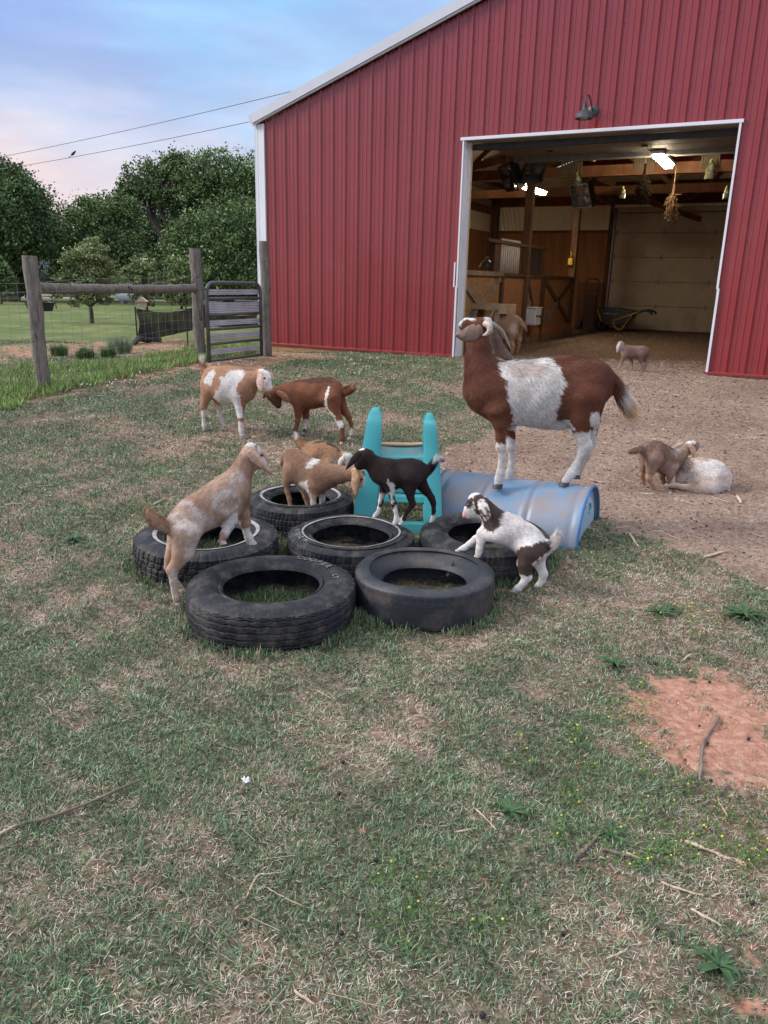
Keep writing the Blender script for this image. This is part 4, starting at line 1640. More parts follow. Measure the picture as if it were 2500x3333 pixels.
# 4 tan kid rearing on to the left tyre
_a = G(400 + 372 / 2.074, 1400 + 1190 / 2.074)
_b = atz(400 + 862 / 2.074, 1400 + 768 / 2.074, float(gz(-.7, 3.6)) + .165)
_h = unit((_b - _a) * [1, 1, 0])
_h = unit(_h + np.array([.35, -.1, 0]))
goats.append(dict(
    label='pale tan kid climbing with front hooves on the left white banded tyre', o=(400, 1400), s=2.074,
    P=mid(_a, _b), h=_h, vox=.0068, k=.042, flat=.76, thin=.0055, hair=44000, hl=.014, hw=.0009,
    torso=[[(400, 622, 112), (470, 588, 134), (560, 532, 142), (650, 476, 140), (725, 432, 132), (765, 428, 98)]],
    neck=[[(745, 380, 108), (800, 280, 80), (835, 205, 66)]],
    head=[[(865, 152, 64), (905, 180, 50), (948, 226, 31)], [(850, 180, 60), (900, 220, 46), (935, 240, 30)], [(865, 120, 44), (900, 125, 32)]],
    legs=[dict(lat=.045, p=[(425, 700, 112), (405, 820, 84), (365, 900, 56), (332, 945, 50), (342, 1010, 36), (350, 1080, 31), (362, 1125, 38), (370, 1160, 36)]),
          dict(lat=-.04, p=[(365, 740, 80), (325, 860, 48), (306, 925, 36), (330, 990, 28), (365, 1035, 26), (395, 1068, 28)]),
          dict(lat=-.01, p=[(770, 500, 80), (812, 570, 52), (828, 630, 46), (834, 685, 32), (848, 720, 36), (862, 745, 34)]),
          dict(lat=.04, p=[(735, 560, 62), (732, 625, 46), (706, 672, 34), (684, 712, 38), (670, 742, 32)])],
    tail=[(300, 668, 44), (240, 635, 48), (195, 585, 42), (172, 545, 26)],
    ears=[dict(p=[(850, 135, 22, .05), (895, 185, 36, .065), (945, 240, 24, .07), (1010, 298, 5, .065)], c=(.50, .32, .25)),
          dict(p=[(900, 120, 12, -.05), (950, 160, 18, -.06), (975, 200, 8, -.06)], c=(.6, .45, .38))],
    horns=[dict(m=hornm, p=[(858, 98, 13, -.01), (843, 68, 3, -.01)]), dict(m=horng, p=[(898, 108, 12, .02), (902, 84, 3, .02)])],
    eyes=[(934, 168, 8, .038)], hoofs=[(372, 1185, 34, 26, .045, hornm), (398, 1088, 28, 22, -.04, hornm), (866, 765, 34, 24, -.01, hornm), (668, 764, 30, 22, .04, hornm)],
    base=(.35, .205, .135), base2=(.52, .37, .28), jit=1.8,
    coat=[('mot', WH, (420, 560, 110, 110), .75), ('mot', WH, (560, 640, 120, 70), .8), ('mot', WH, (700, 470, 110, 80), .65), ('mot', WH, (470, 800, 80, 130), .55), ('mot', WH, (780, 330, 60, 60), .4), ('ell', (.66, .54, .46), (430, 540, 70, 90), .25), ('ell', (.68, .58, .52), (540, 620, 80, 70), .45), ('ell', (.68, .58, .52), (680, 500, 90, 60), .3), ('poly', WH, [(600, 690), (650, 640), (760, 560), (790, 620), (700, 700), (620, 710)], .9),
          ('ell', (.62, .50, .42), (480, 880, 60, 160), .5), ('poly', (.66, .54, .46), [(300, 960), (420, 960), (440, 1160), (320, 1160)], .8), ('poly', WH, [(800, 655), (900, 655), (900, 790), (800, 790)], .9), ('poly', WH, [(690, 600), (770, 590), (720, 720), (690, 720)], .7),
          ('poly', WH, [(795, 88), (840, 66), (890, 80), (940, 115), (985, 200), (975, 262), (940, 262), (925, 200), (905, 130), (860, 112), (810, 110)]),
          ('ell', (.42, .26, .17), (925, 165, 26, 22), .9), ('ell', (.52, .33, .21), (190, 570, 60, 80), .8), ('ell', (.40, .22, .19), (968, 246, 12, 10)), ('ell', (.05, .03, .025), (974, 232, 5, 5)), ('ell', (.16, .09, .06), (934, 168, 17, 13), .9)]))
# 5 tan kid in the back tyre
_a = np.array([-.50, 4.26, 0])
goats.append(dict(
    label='tan kid with a white shoulder patch standing inside the back tyre', o=(880, 1380), s=4.608,
    P=_a, h=(.86, -.52), vox=.0065, k=.04, thin=.0045, flat=.76, hair=30000, hl=.015, hw=.0011,
    torso=[[(345, 525, 168), (430, 635, 222), (530, 725, 240), (640, 775, 238), (735, 795, 212), (790, 810, 165)]],
    neck=[[(780, 760, 190), (920, 765, 158), (1060, 755, 132), (1170, 740, 112)]],
    head=[[(1265, 715, 112), (1330, 810, 96), (1372, 920, 56)], [(1240, 780, 90), (1330, 900, 62)]],
    legs=[dict(lat=.045, p=[(640, 930, 130), (635, 1050, 78), (645, 1180, 56), (655, 1300, 56), (660, 1410, 50)]),
          dict(lat=-.045, p=[(760, 980, 95), (780, 1120, 58), (770, 1240, 50), (765, 1390, 46)]),
          dict(lat=.045, p=[(300, 700, 140), (240, 880, 80), (255, 1020, 56), (285, 1120, 48), (300, 1220, 46), (315, 1420, 46)]),
          dict(lat=-.045, p=[(440, 850, 110), (505, 1010, 62), (525, 1090, 52), (560, 1200, 42), (575, 1400, 42)])],
    tail=[(240, 420, 40), (195, 500, 42), (180, 580, 34)],
    ears=[dict(p=[(1230, 670, 44, .05), (1265, 800, 74, .07), (1265, 940, 72, .075), (1292, 1088, 12, .07)], c=(.40, .245, .155)),
          dict(p=[(1370, 700, 30, -.05), (1400, 760, 30, -.06), (1405, 800, 14, -.06)], c=(.4, .25, .16))],
    eyes=[(1372, 828, 15, .03)], hoofs=[(662, 1430, 48, 30, .045, horng), (765, 1410, 44, 30, -.045, horng), (316, 1440, 44, 30, .045, horng), (576, 1420, 42, 30, -.045, horng)],
    base=(.33, .195, .125), base2=(.27, .15, .095),
    coat=[('poly', WH, [(550, 610), (640, 500), (770, 490), (770, 540), (700, 600), (640, 670), (555, 660)]),
          ('poly', WH, [(410, 870), (470, 835), (545, 830), (575, 1040), (480, 985)], .9),
          ('poly', (.62, .50, .40), [(590, 1060), (720, 1060), (720, 1500), (590, 1500)], .7), ('poly', WH, [(725, 1060), (860, 1060), (860, 1500), (715, 1500)], .7),
          ('poly', WH, [(1395, 660), (1470, 700), (1440, 960), (1350, 1010), (1330, 960), (1390, 860)]), ('ell', (.06, .04, .035), (1388, 968, 26, 26))]))
# 6 tan kid behind it
goats.append(dict(
    label='tan kid with dark back stripe and raised tail behind the back tyre', o=(880, 1380), s=4.608,
    P=(-.42, 4.86, 0), h=(.90, -.43), vox=.0072, k=.045, flat=.76, hair=20000, hl=.015, hw=.0012,
    torso=[[(560, 450, 118), (650, 430, 165), (760, 430, 178), (870, 460, 160), (960, 500, 132)]],
    neck=[[(960, 500, 125), (1050, 520, 95), (1110, 530, 80)]],
    head=[[(1165, 510, 82), (1200, 610, 62), (1205, 740, 48), (1200, 830, 36)], [(1130, 560, 60), (1160, 700, 52), (1160, 830, 38)]],
    legs=[dict(lat=.045, p=[(580, 560, 100), (560, 680, 60), (560, 800, 46), (570, 1000, 42)]),
          dict(lat=-.045, p=[(640, 560, 90), (640, 800, 46), (650, 980, 42)]),
          dict(lat=.045, p=[(900, 600, 90), (900, 750, 56), (905, 900, 46), (910, 1060, 44)]),
          dict(lat=-.045, p=[(960, 600, 80), (965, 800, 50), (970, 1020, 44)])],
    tail=[(520, 370, 50), (455, 300, 54), (412, 225, 44), (395, 155, 18)],
    ears=[dict(p=[(1105, 480, 26, .05), (1065, 540, 46, .07), (1040, 610, 42, .075), (1030, 680, 10, .07)], c=(.62, .50, .42))],
    eyes=[(1180, 620, 13, .035)],
    base=(.43, .245, .14), base2=(.36, .195, .115),
    coat=[('poly', (.05, .03, .025), [(640, 275), (740, 240), (860, 255), (960, 300), (1080, 395), (1060, 420), (960, 345), (860, 285), (740, 270)], .9),
          ('poly', WH, [(1090, 430), (1180, 410), (1260, 440), (1260, 900), (1080, 900), (1120, 620)]), ('poly', WH, [(925, 610), (960, 540), (1000, 520), (1060, 540), (1040, 640)], .8),
          ('ell', WH, (400, 165, 60, 60))]))
# 7 dark kid walking over the tyres
_z = float(gz(0, 3.9)) + .165
_b = atz(1100 + 650 / 4.1475, 1320 + 1560 / 4.1475, _z)
_a = atz(1100 + 1057 / 4.1475, 1320 + 1600 / 4.1475, _z)
_h = unit((_b - _a) * [1, 1, 0] + np.array([-.03, -.06, 0]))
goats.append(dict(
    label='black brown kid with white socks walking across the middle and right tyres', o=(1100, 1320), s=4.1475,
    P=mid(_a, _b), h=_h, vox=.0062, k=.042, flat=.74, hair=30000, hl=.012, hw=.0009,
    torso=[[(560, 905, 128), (640, 918, 172), (760, 922, 186), (900, 912, 190), (1015, 895, 172), (1085, 885, 130), (1120, 890, 100)]],
    neck=[[(590, 860, 130), (500, 790, 100), (430, 725, 84), (390, 690, 76)]],
    head=[[(345, 665, 92), (290, 715, 66), (262, 790, 48)], [(340, 720, 84), (300, 800, 62), (285, 835, 40)]],
    legs=[dict(lat=.04, p=[(690, 1010, 100), (715, 1130, 62), (730, 1240, 46), (752, 1320, 50), (775, 1410, 37), (792, 1500, 36), (788, 1545, 44), (778, 1572, 42)]),
          dict(lat=-.045, p=[(620, 1060, 70), (600, 1180, 50), (578, 1290, 38), (562, 1390, 33), (530, 1450, 37), (505, 1480, 36)]),
          dict(lat=.045, p=[(990, 990, 140), (965, 1130, 86), (985, 1250, 56), (1008, 1325, 56), (950, 1415, 42), (895, 1500, 39), (870, 1545, 46), (852, 1572, 42)]),
          dict(lat=-.045, p=[(1100, 1020, 110), (1190, 1150, 74), (1258, 1240, 54), (1288, 1310, 46), (1292, 1420, 38), (1286, 1500, 36), (1265, 1560, 42)])],
    tail=[(1180, 905, 52), (1240, 860, 54), (1290, 800, 46), (1312, 735, 30), (1308, 705, 8)], tailhair=2.0,
    ears=[dict(p=[(310, 640, 46, .05), (235, 710, 48, .075), (170, 790, 34, .085), (108, 862, 8, .08)], c=(.022, .016, .016)),
          dict(p=[(400, 620, 30, -.05), (450, 640, 34, -.065), (490, 690, 12, -.06)], c=(.05, .025, .02))],
    eyes=[(258, 735, 12, .035)], hoofs=[(775, 1592, 42, 32, .04, hornm), (500, 1502, 36, 24, -.045, hornm), (852, 1596, 44, 30, .045, hornm), (1258, 1600, 42, 28, -.045, hornm)],
    base=(.030, .017, .016), base2=(.022, .013, .013),
    coat=[('poly', WH, [(205, 690), (225, 610), (290, 560), (385, 568), (350, 592), (290, 605), (235, 680)]), ('ell', WH, (1308, 735, 40, 45)),
          ('poly', WH, [(660, 985), (735, 1060), (775, 1180), (760, 1235), (700, 1235), (690, 1120)]), ('poly', WH, [(680, 1210), (720, 1230), (750, 1320), (700, 1320)]), ('poly', WH, [(715, 1420), (770, 1340), (880, 1480), (800, 1640), (700, 1640)]),
          ('poly', WH, [(540, 1200), (640, 1160), (660, 1190), (600, 1260), (560, 1330), (600, 1420), (600, 1500), (420, 1540), (520, 1400)]), ('ell', (.03, .018, .016), (600, 1380, 26, 60)),
          ('ell', WH, (845, 1585, 60, 34)), ('ell', WH, (1265, 1560, 70, 75))]))
# 8 white kid with brown rump
_a = G(1380 + 773 / 2.676, 1480 + 1222 / 2.676)
_a2 = G(1380 + 973 / 2.676, 1480 + 1183 / 2.676)
_b = atz(1380 + 480 / 2.676, 1480 + 885 / 2.676, .165)
_b2 = atz(1380 + 300 / 2.676, 1480 + 838 / 2.676, .175)
_h = unit((mid(_b, _b2) - mid(_a, _a2)) * [1, 1, 0] + np.array([-.1, -.05, 0]))
goats.append(dict(
    label='white kid with dark brown head patch and rump stepping up on the right tyres', o=(1380, 1480), s=2.676,
    P=mid(mid(_a, _a2), mid(_b, _b2)), h=_h, vox=.0062, k=.042, flat=.78, hair=34000, hl=.013, hw=.0009,
    torso=[[(640, 640, 98), (700, 648, 128), (780, 672, 140), (870, 725, 134), (955, 785, 118), (1010, 815, 92)]],
    neck=[[(640, 600, 108), (580, 520, 80), (535, 455, 70)]],
    head=[[(455, 408, 84), (410, 470, 62), (362, 522, 35)], [(480, 440, 72), (430, 500, 48), (375, 530, 26)]],
    legs=[dict(lat=.04, p=[(640, 690, 80), (560, 690, 56), (500, 690, 46), (492, 750, 38), (482, 810, 31), (474, 855, 34)]),
          dict(lat=-.04, p=[(600, 670, 70), (520, 700, 46), (450, 735, 38), (400, 775, 32), (350, 815, 33), (318, 828, 32)]),
          dict(lat=.045, p=[(930, 850, 112), (880, 950, 74), (880, 1020, 56), (900, 1065, 48), (868, 1115, 36), (820, 1165, 36), (792, 1192, 36)]),
          dict(lat=-.045, p=[(1000, 860, 80), (1005, 960, 52), (1040, 1040, 40), (1030, 1090, 32), (1000, 1140, 32), (982, 1160, 33)])],
    tail=[(1060, 805, 44), (1120, 790, 46), (1155, 740, 40), (1150, 700, 24), (1136, 668, 8)],
    ears=[dict(p=[(490, 390, 34, .05), (510, 455, 50, .07), (540, 530, 44, .078), (540, 592, 14, .075)], c=(.10, .065, .055))],
    earspot=WH, earthr=.12, eyes=[(386, 438, 13, .045)], hoofs=[(470, 888, 36, 24, .04, hornm), (302, 842, 34, 24, -.04, hornm), (775, 1218, 38, 26, .045, hornm), (972, 1182, 36, 24, -.045, hornm)],
    base=(.76, .72, .69), base2=(.72, .66, .63), jit=1.3,
    coat=[('poly', (.075, .048, .04), [(500, 335), (560, 385), (640, 450), (692, 488), (665, 560), (660, 620), (600, 670), (540, 640), (510, 590), (500, 520), (450, 500), (440, 420), (400, 380), (450, 345)]),
          ('ell', (.05, .033, .03), (392, 430, 40, 44)), ('poly', (.075, .048, .04), [(840, 810), (880, 795), (960, 765), (1095, 765), (1100, 830), (1040, 870), (940, 960), (940, 1050), (850, 1060), (810, 960), (805, 860)]),
          ('ell', (.66, .36, .33), (346, 524, 28, 28), .9), ('ell', (.10, .05, .045), (352, 538, 18, 4), .8), ('ell', (.12, .06, .05), (337, 512, 5, 5), .8)]))
# 9 small kid outside the barn door
_a = G(1900 + 430 / 2.458, 1050 + 388 / 2.458)
goats.append(dict(
    label='small greyish brown kid walking alone in front of the open barn door', o=(1900, 1050), s=2.458,
    P=_a, h=(-.97, -.1), vox=.0075, k=.04, flat=.76, hair=9000, hl=.014, hw=.002,
    torso=[[(335, 228, 42), (380, 235, 48), (430, 236, 49), (475, 232, 44), (495, 232, 32)]],
    neck=[[(335, 215, 36), (312, 195, 28)]],
    head=[[(295, 172, 27), (280, 190, 20), (268, 206, 13)]],
    legs=[dict(lat=.04, p=[(325, 265, 26), (310, 310, 15), (292, 345, 11), (280, 366, 11)]), dict(lat=-.04, p=[(372, 275, 22), (382, 320, 13), (386, 350, 10), (384, 376, 11)]),
          dict(lat=.04, p=[(455, 255, 36), (458, 300, 18), (470, 335, 13), (470, 370, 10), (472, 396, 11)]), dict(lat=-.04, p=[(485, 255, 28), (492, 300, 15), (502, 325, 12), (494, 350, 10), (488, 366, 10)])],
    tail=[(500, 212, 14), (515, 240, 13), (518, 262, 6)],
    ears=[dict(p=[(293, 165, 8, .03), (282, 195, 14, .045), (272, 225, 9, .045), (268, 240, 3, .04)], c=(.55, .45, .42))],
    eyes=[(276, 184, 3, .03)],
    base=(.25, .155, .12), base2=(.20, .12, .095), coat=[('poly', (.40, .31, .27), [(250, 130), (310, 140), (325, 190), (290, 215), (262, 215)], .8), ('poly', (.4, .27, .22), [(250, 320), (520, 320), (520, 420), (250, 420)], .6)]))
# 10 goat standing in the barn, seen from behind
_a = atz(1500 + 585 / 3.318, 850 + 1015 / 3.318, FLOOR)
goats.append(dict(
    label='light tan goat seen from behind standing just inside the barn door', o=(1500, 850), s=3.318,
    P=_a, h=(-.62, .78), vox=.010, k=.06, flat=.80, hair=14000, hl=.018, hw=.0028,
    torso=[[(575, 680, 96), (540, 690, 118), (490, 700, 128), (440, 710, 120), (410, 720, 98)]],
    neck=[[(410, 720, 90), (370, 760, 62), (350, 800, 52)]],
    head=[[(345, 820, 48), (330, 880, 32)]],
    legs=[dict(lat=.07, p=[(560, 780, 72), (545, 860, 36), (565, 920, 26), (556, 970, 20), (548, 1000, 21)]), dict(lat=-.07, p=[(608, 760, 66), (628, 850, 36), (622, 920, 24), (612, 970, 19), (606, 996, 20)]),
          dict(lat=.07, p=[(430, 800, 50), (425, 880, 28), (428, 960, 19), (424, 990, 20)]), dict(lat=-.07, p=[(470, 800, 50), (475, 880, 28), (470, 980, 19)]), dict(lat=-.02, p=[(590, 790, 44), (590, 815, 36)])],
    tail=[(618, 630, 30), (650, 660, 32), (680, 705, 26), (702, 748, 8)], tailhair=2.0,
    ears=[dict(p=[(360, 800, 20, .06), (345, 850, 30, .08), (340, 900, 10, .08)], c=(.32, .2, .13))],
    base=(.40, .25, .15), base2=(.32, .19, .115), coat=[('ell', (.55, .40, .28), (560, 720, 40, 60), .5), ('ell', (.5, .28, .13), (680, 690, 60, 60), .7), ('poly', (.36, .19, .09), [(500, 840), (680, 840), (680, 1040), (500, 1040)], .7)]))
# 11 brown kid standing over the white one
_a = G(1900 + 540 / 2.458, 1050 + 1335 / 2.458)
_h11 = unit((.86, .50, 0))
goats.append(dict(
    label='brown kid with white crown seen from behind, leaning over the lying white goat', o=(1900, 1050), s=2.458,
    P=_a + np.array([.02, .03, 0]), h=_h11, vox=.0065, k=.04, flat=.80, hair=20000, hl=.016, hw=.0015,
    torso=[[(515, 1020, 72), (560, 1050, 104), (620, 1085, 108), (685, 1115, 100), (725, 1120, 76)]],
    neck=[[(725, 1095, 72), (775, 1055, 58), (815, 1020, 50)]],
    head=[[(850, 990, 50), (880, 985, 42), (905, 985, 26)], [(850, 1010, 44), (890, 1010, 30)]],
    legs=[dict(lat=.045, p=[(560, 1100, 80), (535, 1190, 46), (520, 1240, 30), (545, 1290, 21), (575, 1328, 20), (592, 1345, 19)]), dict(lat=-.035, p=[(500, 1080, 62), (475, 1170, 34), (466, 1215, 26), (478, 1260, 19), (486, 1295, 19)]),
          dict(lat=.04, p=[(700, 1150, 62), (695, 1220, 32), (685, 1265, 22), (680, 1300, 20)]), dict(lat=-.04, p=[(640, 1150, 50), (625, 1220, 28), (640, 1270, 20), (655, 1290, 18)])],
    tail=[(470, 1010, 24), (430, 1022, 24), (385, 1035, 16), (352, 1035, 6)],
    ears=[dict(p=[(855, 975, 16, .045), (880, 1020, 27, .06), (895, 1070, 22, .065), (908, 1102, 6, .06)], c=(.48, .32, .22)),
          dict(p=[(800, 965, 14, -.03), (760, 985, 22, -.05), (712, 1008, 8, -.05)], c=(.40, .30, .26), nz=.6)],
    eyes=[(892, 980, 5, .035)], hoofs=[(590, 1355, 18, 14, .045, hornm), (487, 1305, 17, 14, -.035, hornm)],
    base=(.31, .20, .15), base2=(.25, .155, .115), coat=[('ell', (.42, .28, .20), (800, 1020, 90, 70), .7), ('poly', (.50, .32, .2), [(440, 1200), (620, 1230), (620, 1380), (440, 1380)], .8), ('ell', WH, (862, 948, 40, 24)), ('ell', (.5, .42, .38), (745, 1025, 45, 22), .7), ('ell', (.45, .34, .29), (700, 1170, 60, 60), .5), ('ell', (.6, .42, .3), (355, 1035, 22, 16))]))
# 12 white goat lying down
_a = G(1900 + 950 / 2.458, 1050 + 1360 / 2.458)
goats.append(dict(
    label='white goat lying curled on the bare dirt under the brown kid', o=(1900, 1050), s=2.458,
    P=_a + np.array([0, .15, 0]), h=(-.94, .34), vox=.008, k=.06, flat=.95, hair=22000, hl=.02, hw=.0016,
    torso=[[(865, 1195, 78), (920, 1205, 105), (985, 1225, 128), (1040, 1240, 122), (1075, 1255, 92)], [(1000, 1290, 80, .05), (930, 1310, 62, .08)]],
    neck=[[(870, 1170, 70), (830, 1150, 52), (800, 1190, 44)]],
    head=[[(800, 1225, 40, .02), (785, 1265, 26, .04)]],
    legs=[dict(lat=.12, p=[(960, 1320, 50), (880, 1335, 30), (800, 1318, 24), (740, 1300, 23), (690, 1300, 22), (672, 1303, 18)]), dict(lat=.10, p=[(1010, 1320, 56), (960, 1345, 34), (900, 1350, 24)]),
          dict(lat=.0, p=[(860, 1240, 50), (810, 1280, 30), (770, 1270, 26)])],
    tail=[(1130, 1270, 26), (1135, 1320, 20)],
    ears=[dict(p=[(835, 1120, 14, .02), (860, 1100, 20, .03), (880, 1092, 8, .03)], c=(.4, .3, .25), nz=1)],
    hoofs=[(668, 1305, 22, 16, .13, hornm)],
    base=(.66, .58, .53), base2=(.55, .42, .34), coat=[('ell', (.74, .70, .68), (1020, 1160, 130, 70), .8), ('ell', (.30, .20, .17), (820, 1130, 50, 60), .7), ('ell', (.52, .35, .24), (900, 1300, 90, 50), .5), ('poly', (.60, .44, .33), [(660, 1270), (880, 1290), (880, 1370), (660, 1330)], .7)]))
for g_ in goats:
    goat(g_)
# ================================================================== BARN
def fac(px, py, d=0):
    q = onplane(px, py, BP + BN * d, BN) - BP
    return float(q @ BU), float(q[2])


def onS(px, py, s):
    q = onplane(px, py, BP + BU * s, BU) - BP
    return float(q @ BN), float(q[2])


def onZ(px, py, z):
    q = atz(px, py, z) - BP
    return float(q @ BU), float(q @ BN)


red = mat('barn_red', (.235, .027, .030), (.265, .032, .036), rough=.29, scale=1.4, bump=.05, bscale=2.5, spec=.75, stretch=(1, 1, .4), c3=(.235, .055, .06), c3scale=2.6, c3stops=(.55, .85))
white = mat('trim_white', (.72, .75, .80), (.67, .70, .75), rough=.45, scale=2, spec=.45, c3=(.58, .58, .57), c3scale=5, c3stops=(.62, .9))
roofg = mat('roof_trim', (.58, .61, .67), (.54, .57, .63), rough=.4, scale=2)
ptw = mat('treated_wood', (.42, .23, .12), (.30, .16, .09), rough=.85, scale=3, stretch=(1, 1, 6), bump=.3, bscale=30)
brw = mat('brown_timber', (.20, .085, .035), (.12, .05, .022), rough=.8, scale=5, stretch=(1, 1, .5), bump=.3, bscale=30)
post_i = mat('inside_post', (.12, .062, .034), (.075, .038, .02), rough=.85, scale=4, stretch=(3, 3, .4), bump=.3, bscale=30)
ply = mat('plywood_orange', (.33, .155, .062), (.235, .10, .038), rough=.7, scale=2.4, stretch=(3, 3, .35), detail=9, c3=(.16, .06, .02), c3scale=5, c3stops=(.62, .75))
osb = mat('osb_board', (.34, .19, .09), (.22, .115, .05), rough=.85, scale=9, stretch=(1, 1, 2.5), detail=10, bump=.5, bscale=40)
insul = mat('insulation_sheet', (.82, .74, .58), (.74, .65, .48), rough=.35, scale=2, stretch=(4, 4, .5), spec=.6, bump=1.0, bscale=5)
door_c = mat('door_cream', (.44, .38, .28), (.38, .32, .235), rough=.6, scale=3, bump=.1, bscale=20, c3=(.22, .17, .12), c3scale=1.4, c3stops=(.55, .85))
steel = mat('galvanised', (.30, .31, .33), (.22, .23, .25), rough=.45, metal=.6, scale=12)
blackp = mat('black_plastic', (.012, .012, .013), (.03, .03, .032), rough=.5, scale=9)
dkw = mat('dark_wood', (.10, .045, .022), (.06, .03, .016), rough=.85, scale=6, stretch=(1, 1, 4), bump=.3, bscale=40)
grw = mat('grey_board', (.26, .20, .15), (.17, .12, .09), rough=.9, scale=5, stretch=(1, 1, .6), bump=.3, bscale=40)

EV = 3.883           # soffit line at the left corner
SL = .337
SC, SR_ = -3.646, 7.05
RIDGE = (SC + SR_) / 2
zroof = lambda s: EV + SL * (min(s, 2 * RIDGE - s) - SC)
DEP = 11.0
barn = empty('barn', tuple(BW(0, 0, FLOOR)), 'large red ribbed metal barn with white trim and an open overhead door', 'barn')
PT = .2286


def rib_profile(s0, s1):
    pts = []
    k0, k1 = int(math.floor(s0 / PT)) - 1, int(math.ceil(s1 / PT)) + 1
    for k in range(k0, k1 + 1):
        c = (k - .17) * PT
        pts += [(c - .026, 0), (c - .011, .022), (c + .011, .022), (c + .026, 0)]
        for m in (.333, .667):
            cc = c + PT * m
            pts += [(cc - .013, 0), (cc - .006, .006), (cc + .006, .006), (cc + .013, 0)]
    pts = sorted(p for p in pts if s0 < p[0] < s1)
    f = lambda s: float(np.interp(s, [p[0] for p in pts], [p[1] for p in pts]))
    return [(s0, f(s0))] + pts + [(s1, f(s1))]


def siding(s0, s1, zb, zt, name='siding'):
    """ribbed sheet with rows of screws"""
    pr = rib_profile(s0, s1)
    NZ = 14
    V, F = [], []
    for (s, h) in pr:
        a, b = (zb(s) if callable(zb) else zb), (zt(s) if callable(zt) else zt)
        for i in range(NZ):
            z = a + (b - a) * i / (NZ - 1)
            w = .0016 * math.sin(s * 5.1 + z * 2.3) + .0014 * math.sin(z * 4.1 + s * 2.7 + 1)
            V.append(BW(s, -h + w, z))
    n = len(pr)
    for i in range(n - 1):
        for j in range(NZ - 1):
            F.append((i * NZ + j, (i + 1) * NZ + j, (i + 1) * NZ + j + 1, i * NZ + j + 1))
    mb = MB().add(V, F)
    for k in range(int(s0 / PT) - 1, int(s1 / PT) + 2):
        s = k * PT
        for r, z in enumerate(ROWS):
            for ds in ((0,) if z > 1 else (-.055, .02)):
                ss = s + ds
                if not (s0 + .02 < ss < s1 - .02):
                    continue
                a, b = (zb(ss) if callable(zb) else zb), (zt(ss) if callable(zt) else zt)
                if a + .02 < z < b - .03:
                    zz = z + .004 * math.sin(k * 2.1 + r)
                    c = BW(ss, -.001, zz)
                    mb.lathe(c, [(.0075, 0), (.0075, .002), (.0042, .0035), (.0042, .0065), (.0005, .0075)], 8, m=1, axis=-BN)
    return mb.build(name, [red, screwm], barn)


screwm = mat('screw_head', (.10, .012, .016), (.14, .02, .025), rough=.4, scale=30)
ROWS = [.366, 1.08, 2.02, 2.776, 3.43, 3.605, 3.857, 4.665, 5.35]
DZ = 3.405
DL, DR = -.085, 3.600
BASE = .325
siding(SC + .02, DL - .02, BASE, lambda s: zroof(s) - .0)
siding(DL - .02, DR + .02, DZ + .005, lambda s: zroof(s))
siding(DR + .02, SR_ - .02, BASE + .012, lambda s: zroof(s))
# other walls
mb = MB()
mb.bbox(SC - .03, SC - .005, .0, DEP, .25, EV)
mb.bbox(SR_ + .005, SR_ + .03, .0, DEP, .25, EV)
mb.build('side_cladding', red, barn)
mb = MB()
mb.prism([(SC, .25), (SR_, .25), (SR_, EV), (RIDGE, zroof(RIDGE)), (SC, EV)], BW(0, DEP + .01, 0), BU, (0, 0, 1), BN, .03)
mb.build('back_cladding', red, barn)
# roof sheets with overhang
for sgn in (-1, 1):
    mb = MB()
    s_e = SC - .16 if sgn < 0 else SR_ + .16
    a = BW(s_e, -.09, zroof(SC) - .16 * SL + .17)
    b = BW(RIDGE, -.09, zroof(RIDGE) + .17)
    X_ = unit(b - a)
    Ln = np.linalg.norm(b - a)
    nrm_ = unit(np.cross(BN, X_))
    if nrm_[2] < 0:
        nrm_ = -nrm_
    mb.box((a + b) / 2 + BN * (DEP + .2) / 2 - nrm_ * .02, (Ln, DEP + .2, .03), (X_, BN, nrm_))
    mb.build('roof', mat('roof_sheet', (.45, .46, .48), rough=.4), barn)
    # rake trim: tall face, a drip lip below
    mb = MB()
    a = BW(SC - .19 if sgn < 0 else SR_ + .19, -.105, zroof(SC) - .19 * SL + .10)
    b = BW(RIDGE, -.105, zroof(RIDGE) + .10)
    mb.beam(a, b, .02, .135, up=nrm_)
    mb.build('rake_trim', roofg, barn)
    mb = MB()
    off = np.array([0, 0, -.085])
    mb.beam(a + off + BN * .03, b + off + BN * .03, .035, .022, up=nrm_)
    mb.build('rake_lip', white, barn)
    mb = MB()
    off = np.array([0, 0, -.05])
    mb.beam(a + off + BN * .06, b + off + BN * .06, .05, .05, up=nrm_)
    mb.build('rake_return', mat('trim_grey', (.32, .34, .38), rough=.5), barn)
# corner trim, downspout, gutter
mb = MB()
mb.bbox(SC - .145, SC + .012, -.032, -.004, .33, EV - .03)
mb.bbox(SC - .150, SC - .120, -.036, .12, .33, EV - .03)
mb.bbox(SC - .012, SC + .014, -.037, -.002, .33, EV - .03)
mb.build('corner_trim', white, barn, bevel=.003)
mb = MB()
mb.bbox(SC - .235, SC - .160, .03, .10, .55, EV + .0)
mb.build('downspout', mat('downspout_white', (.60, .62, .66), (.52, .54, .58), rough=.45, scale=6), barn, bevel=.01)
gp = [(-.0, 0), (-.055, 0), (-.075, .03), (-.08, .07), (-.105, .10), (-.105, .115), (0, .115)]
MB().prism([(SC - .155 + a_, EV - .02 + b_) for a_, b_ in gp], BW(0, -.09, 0), BU, (0, 0, 1), BN, DEP).build('gutter', mat('downspout_white', (.6, .62, .66)), barn)
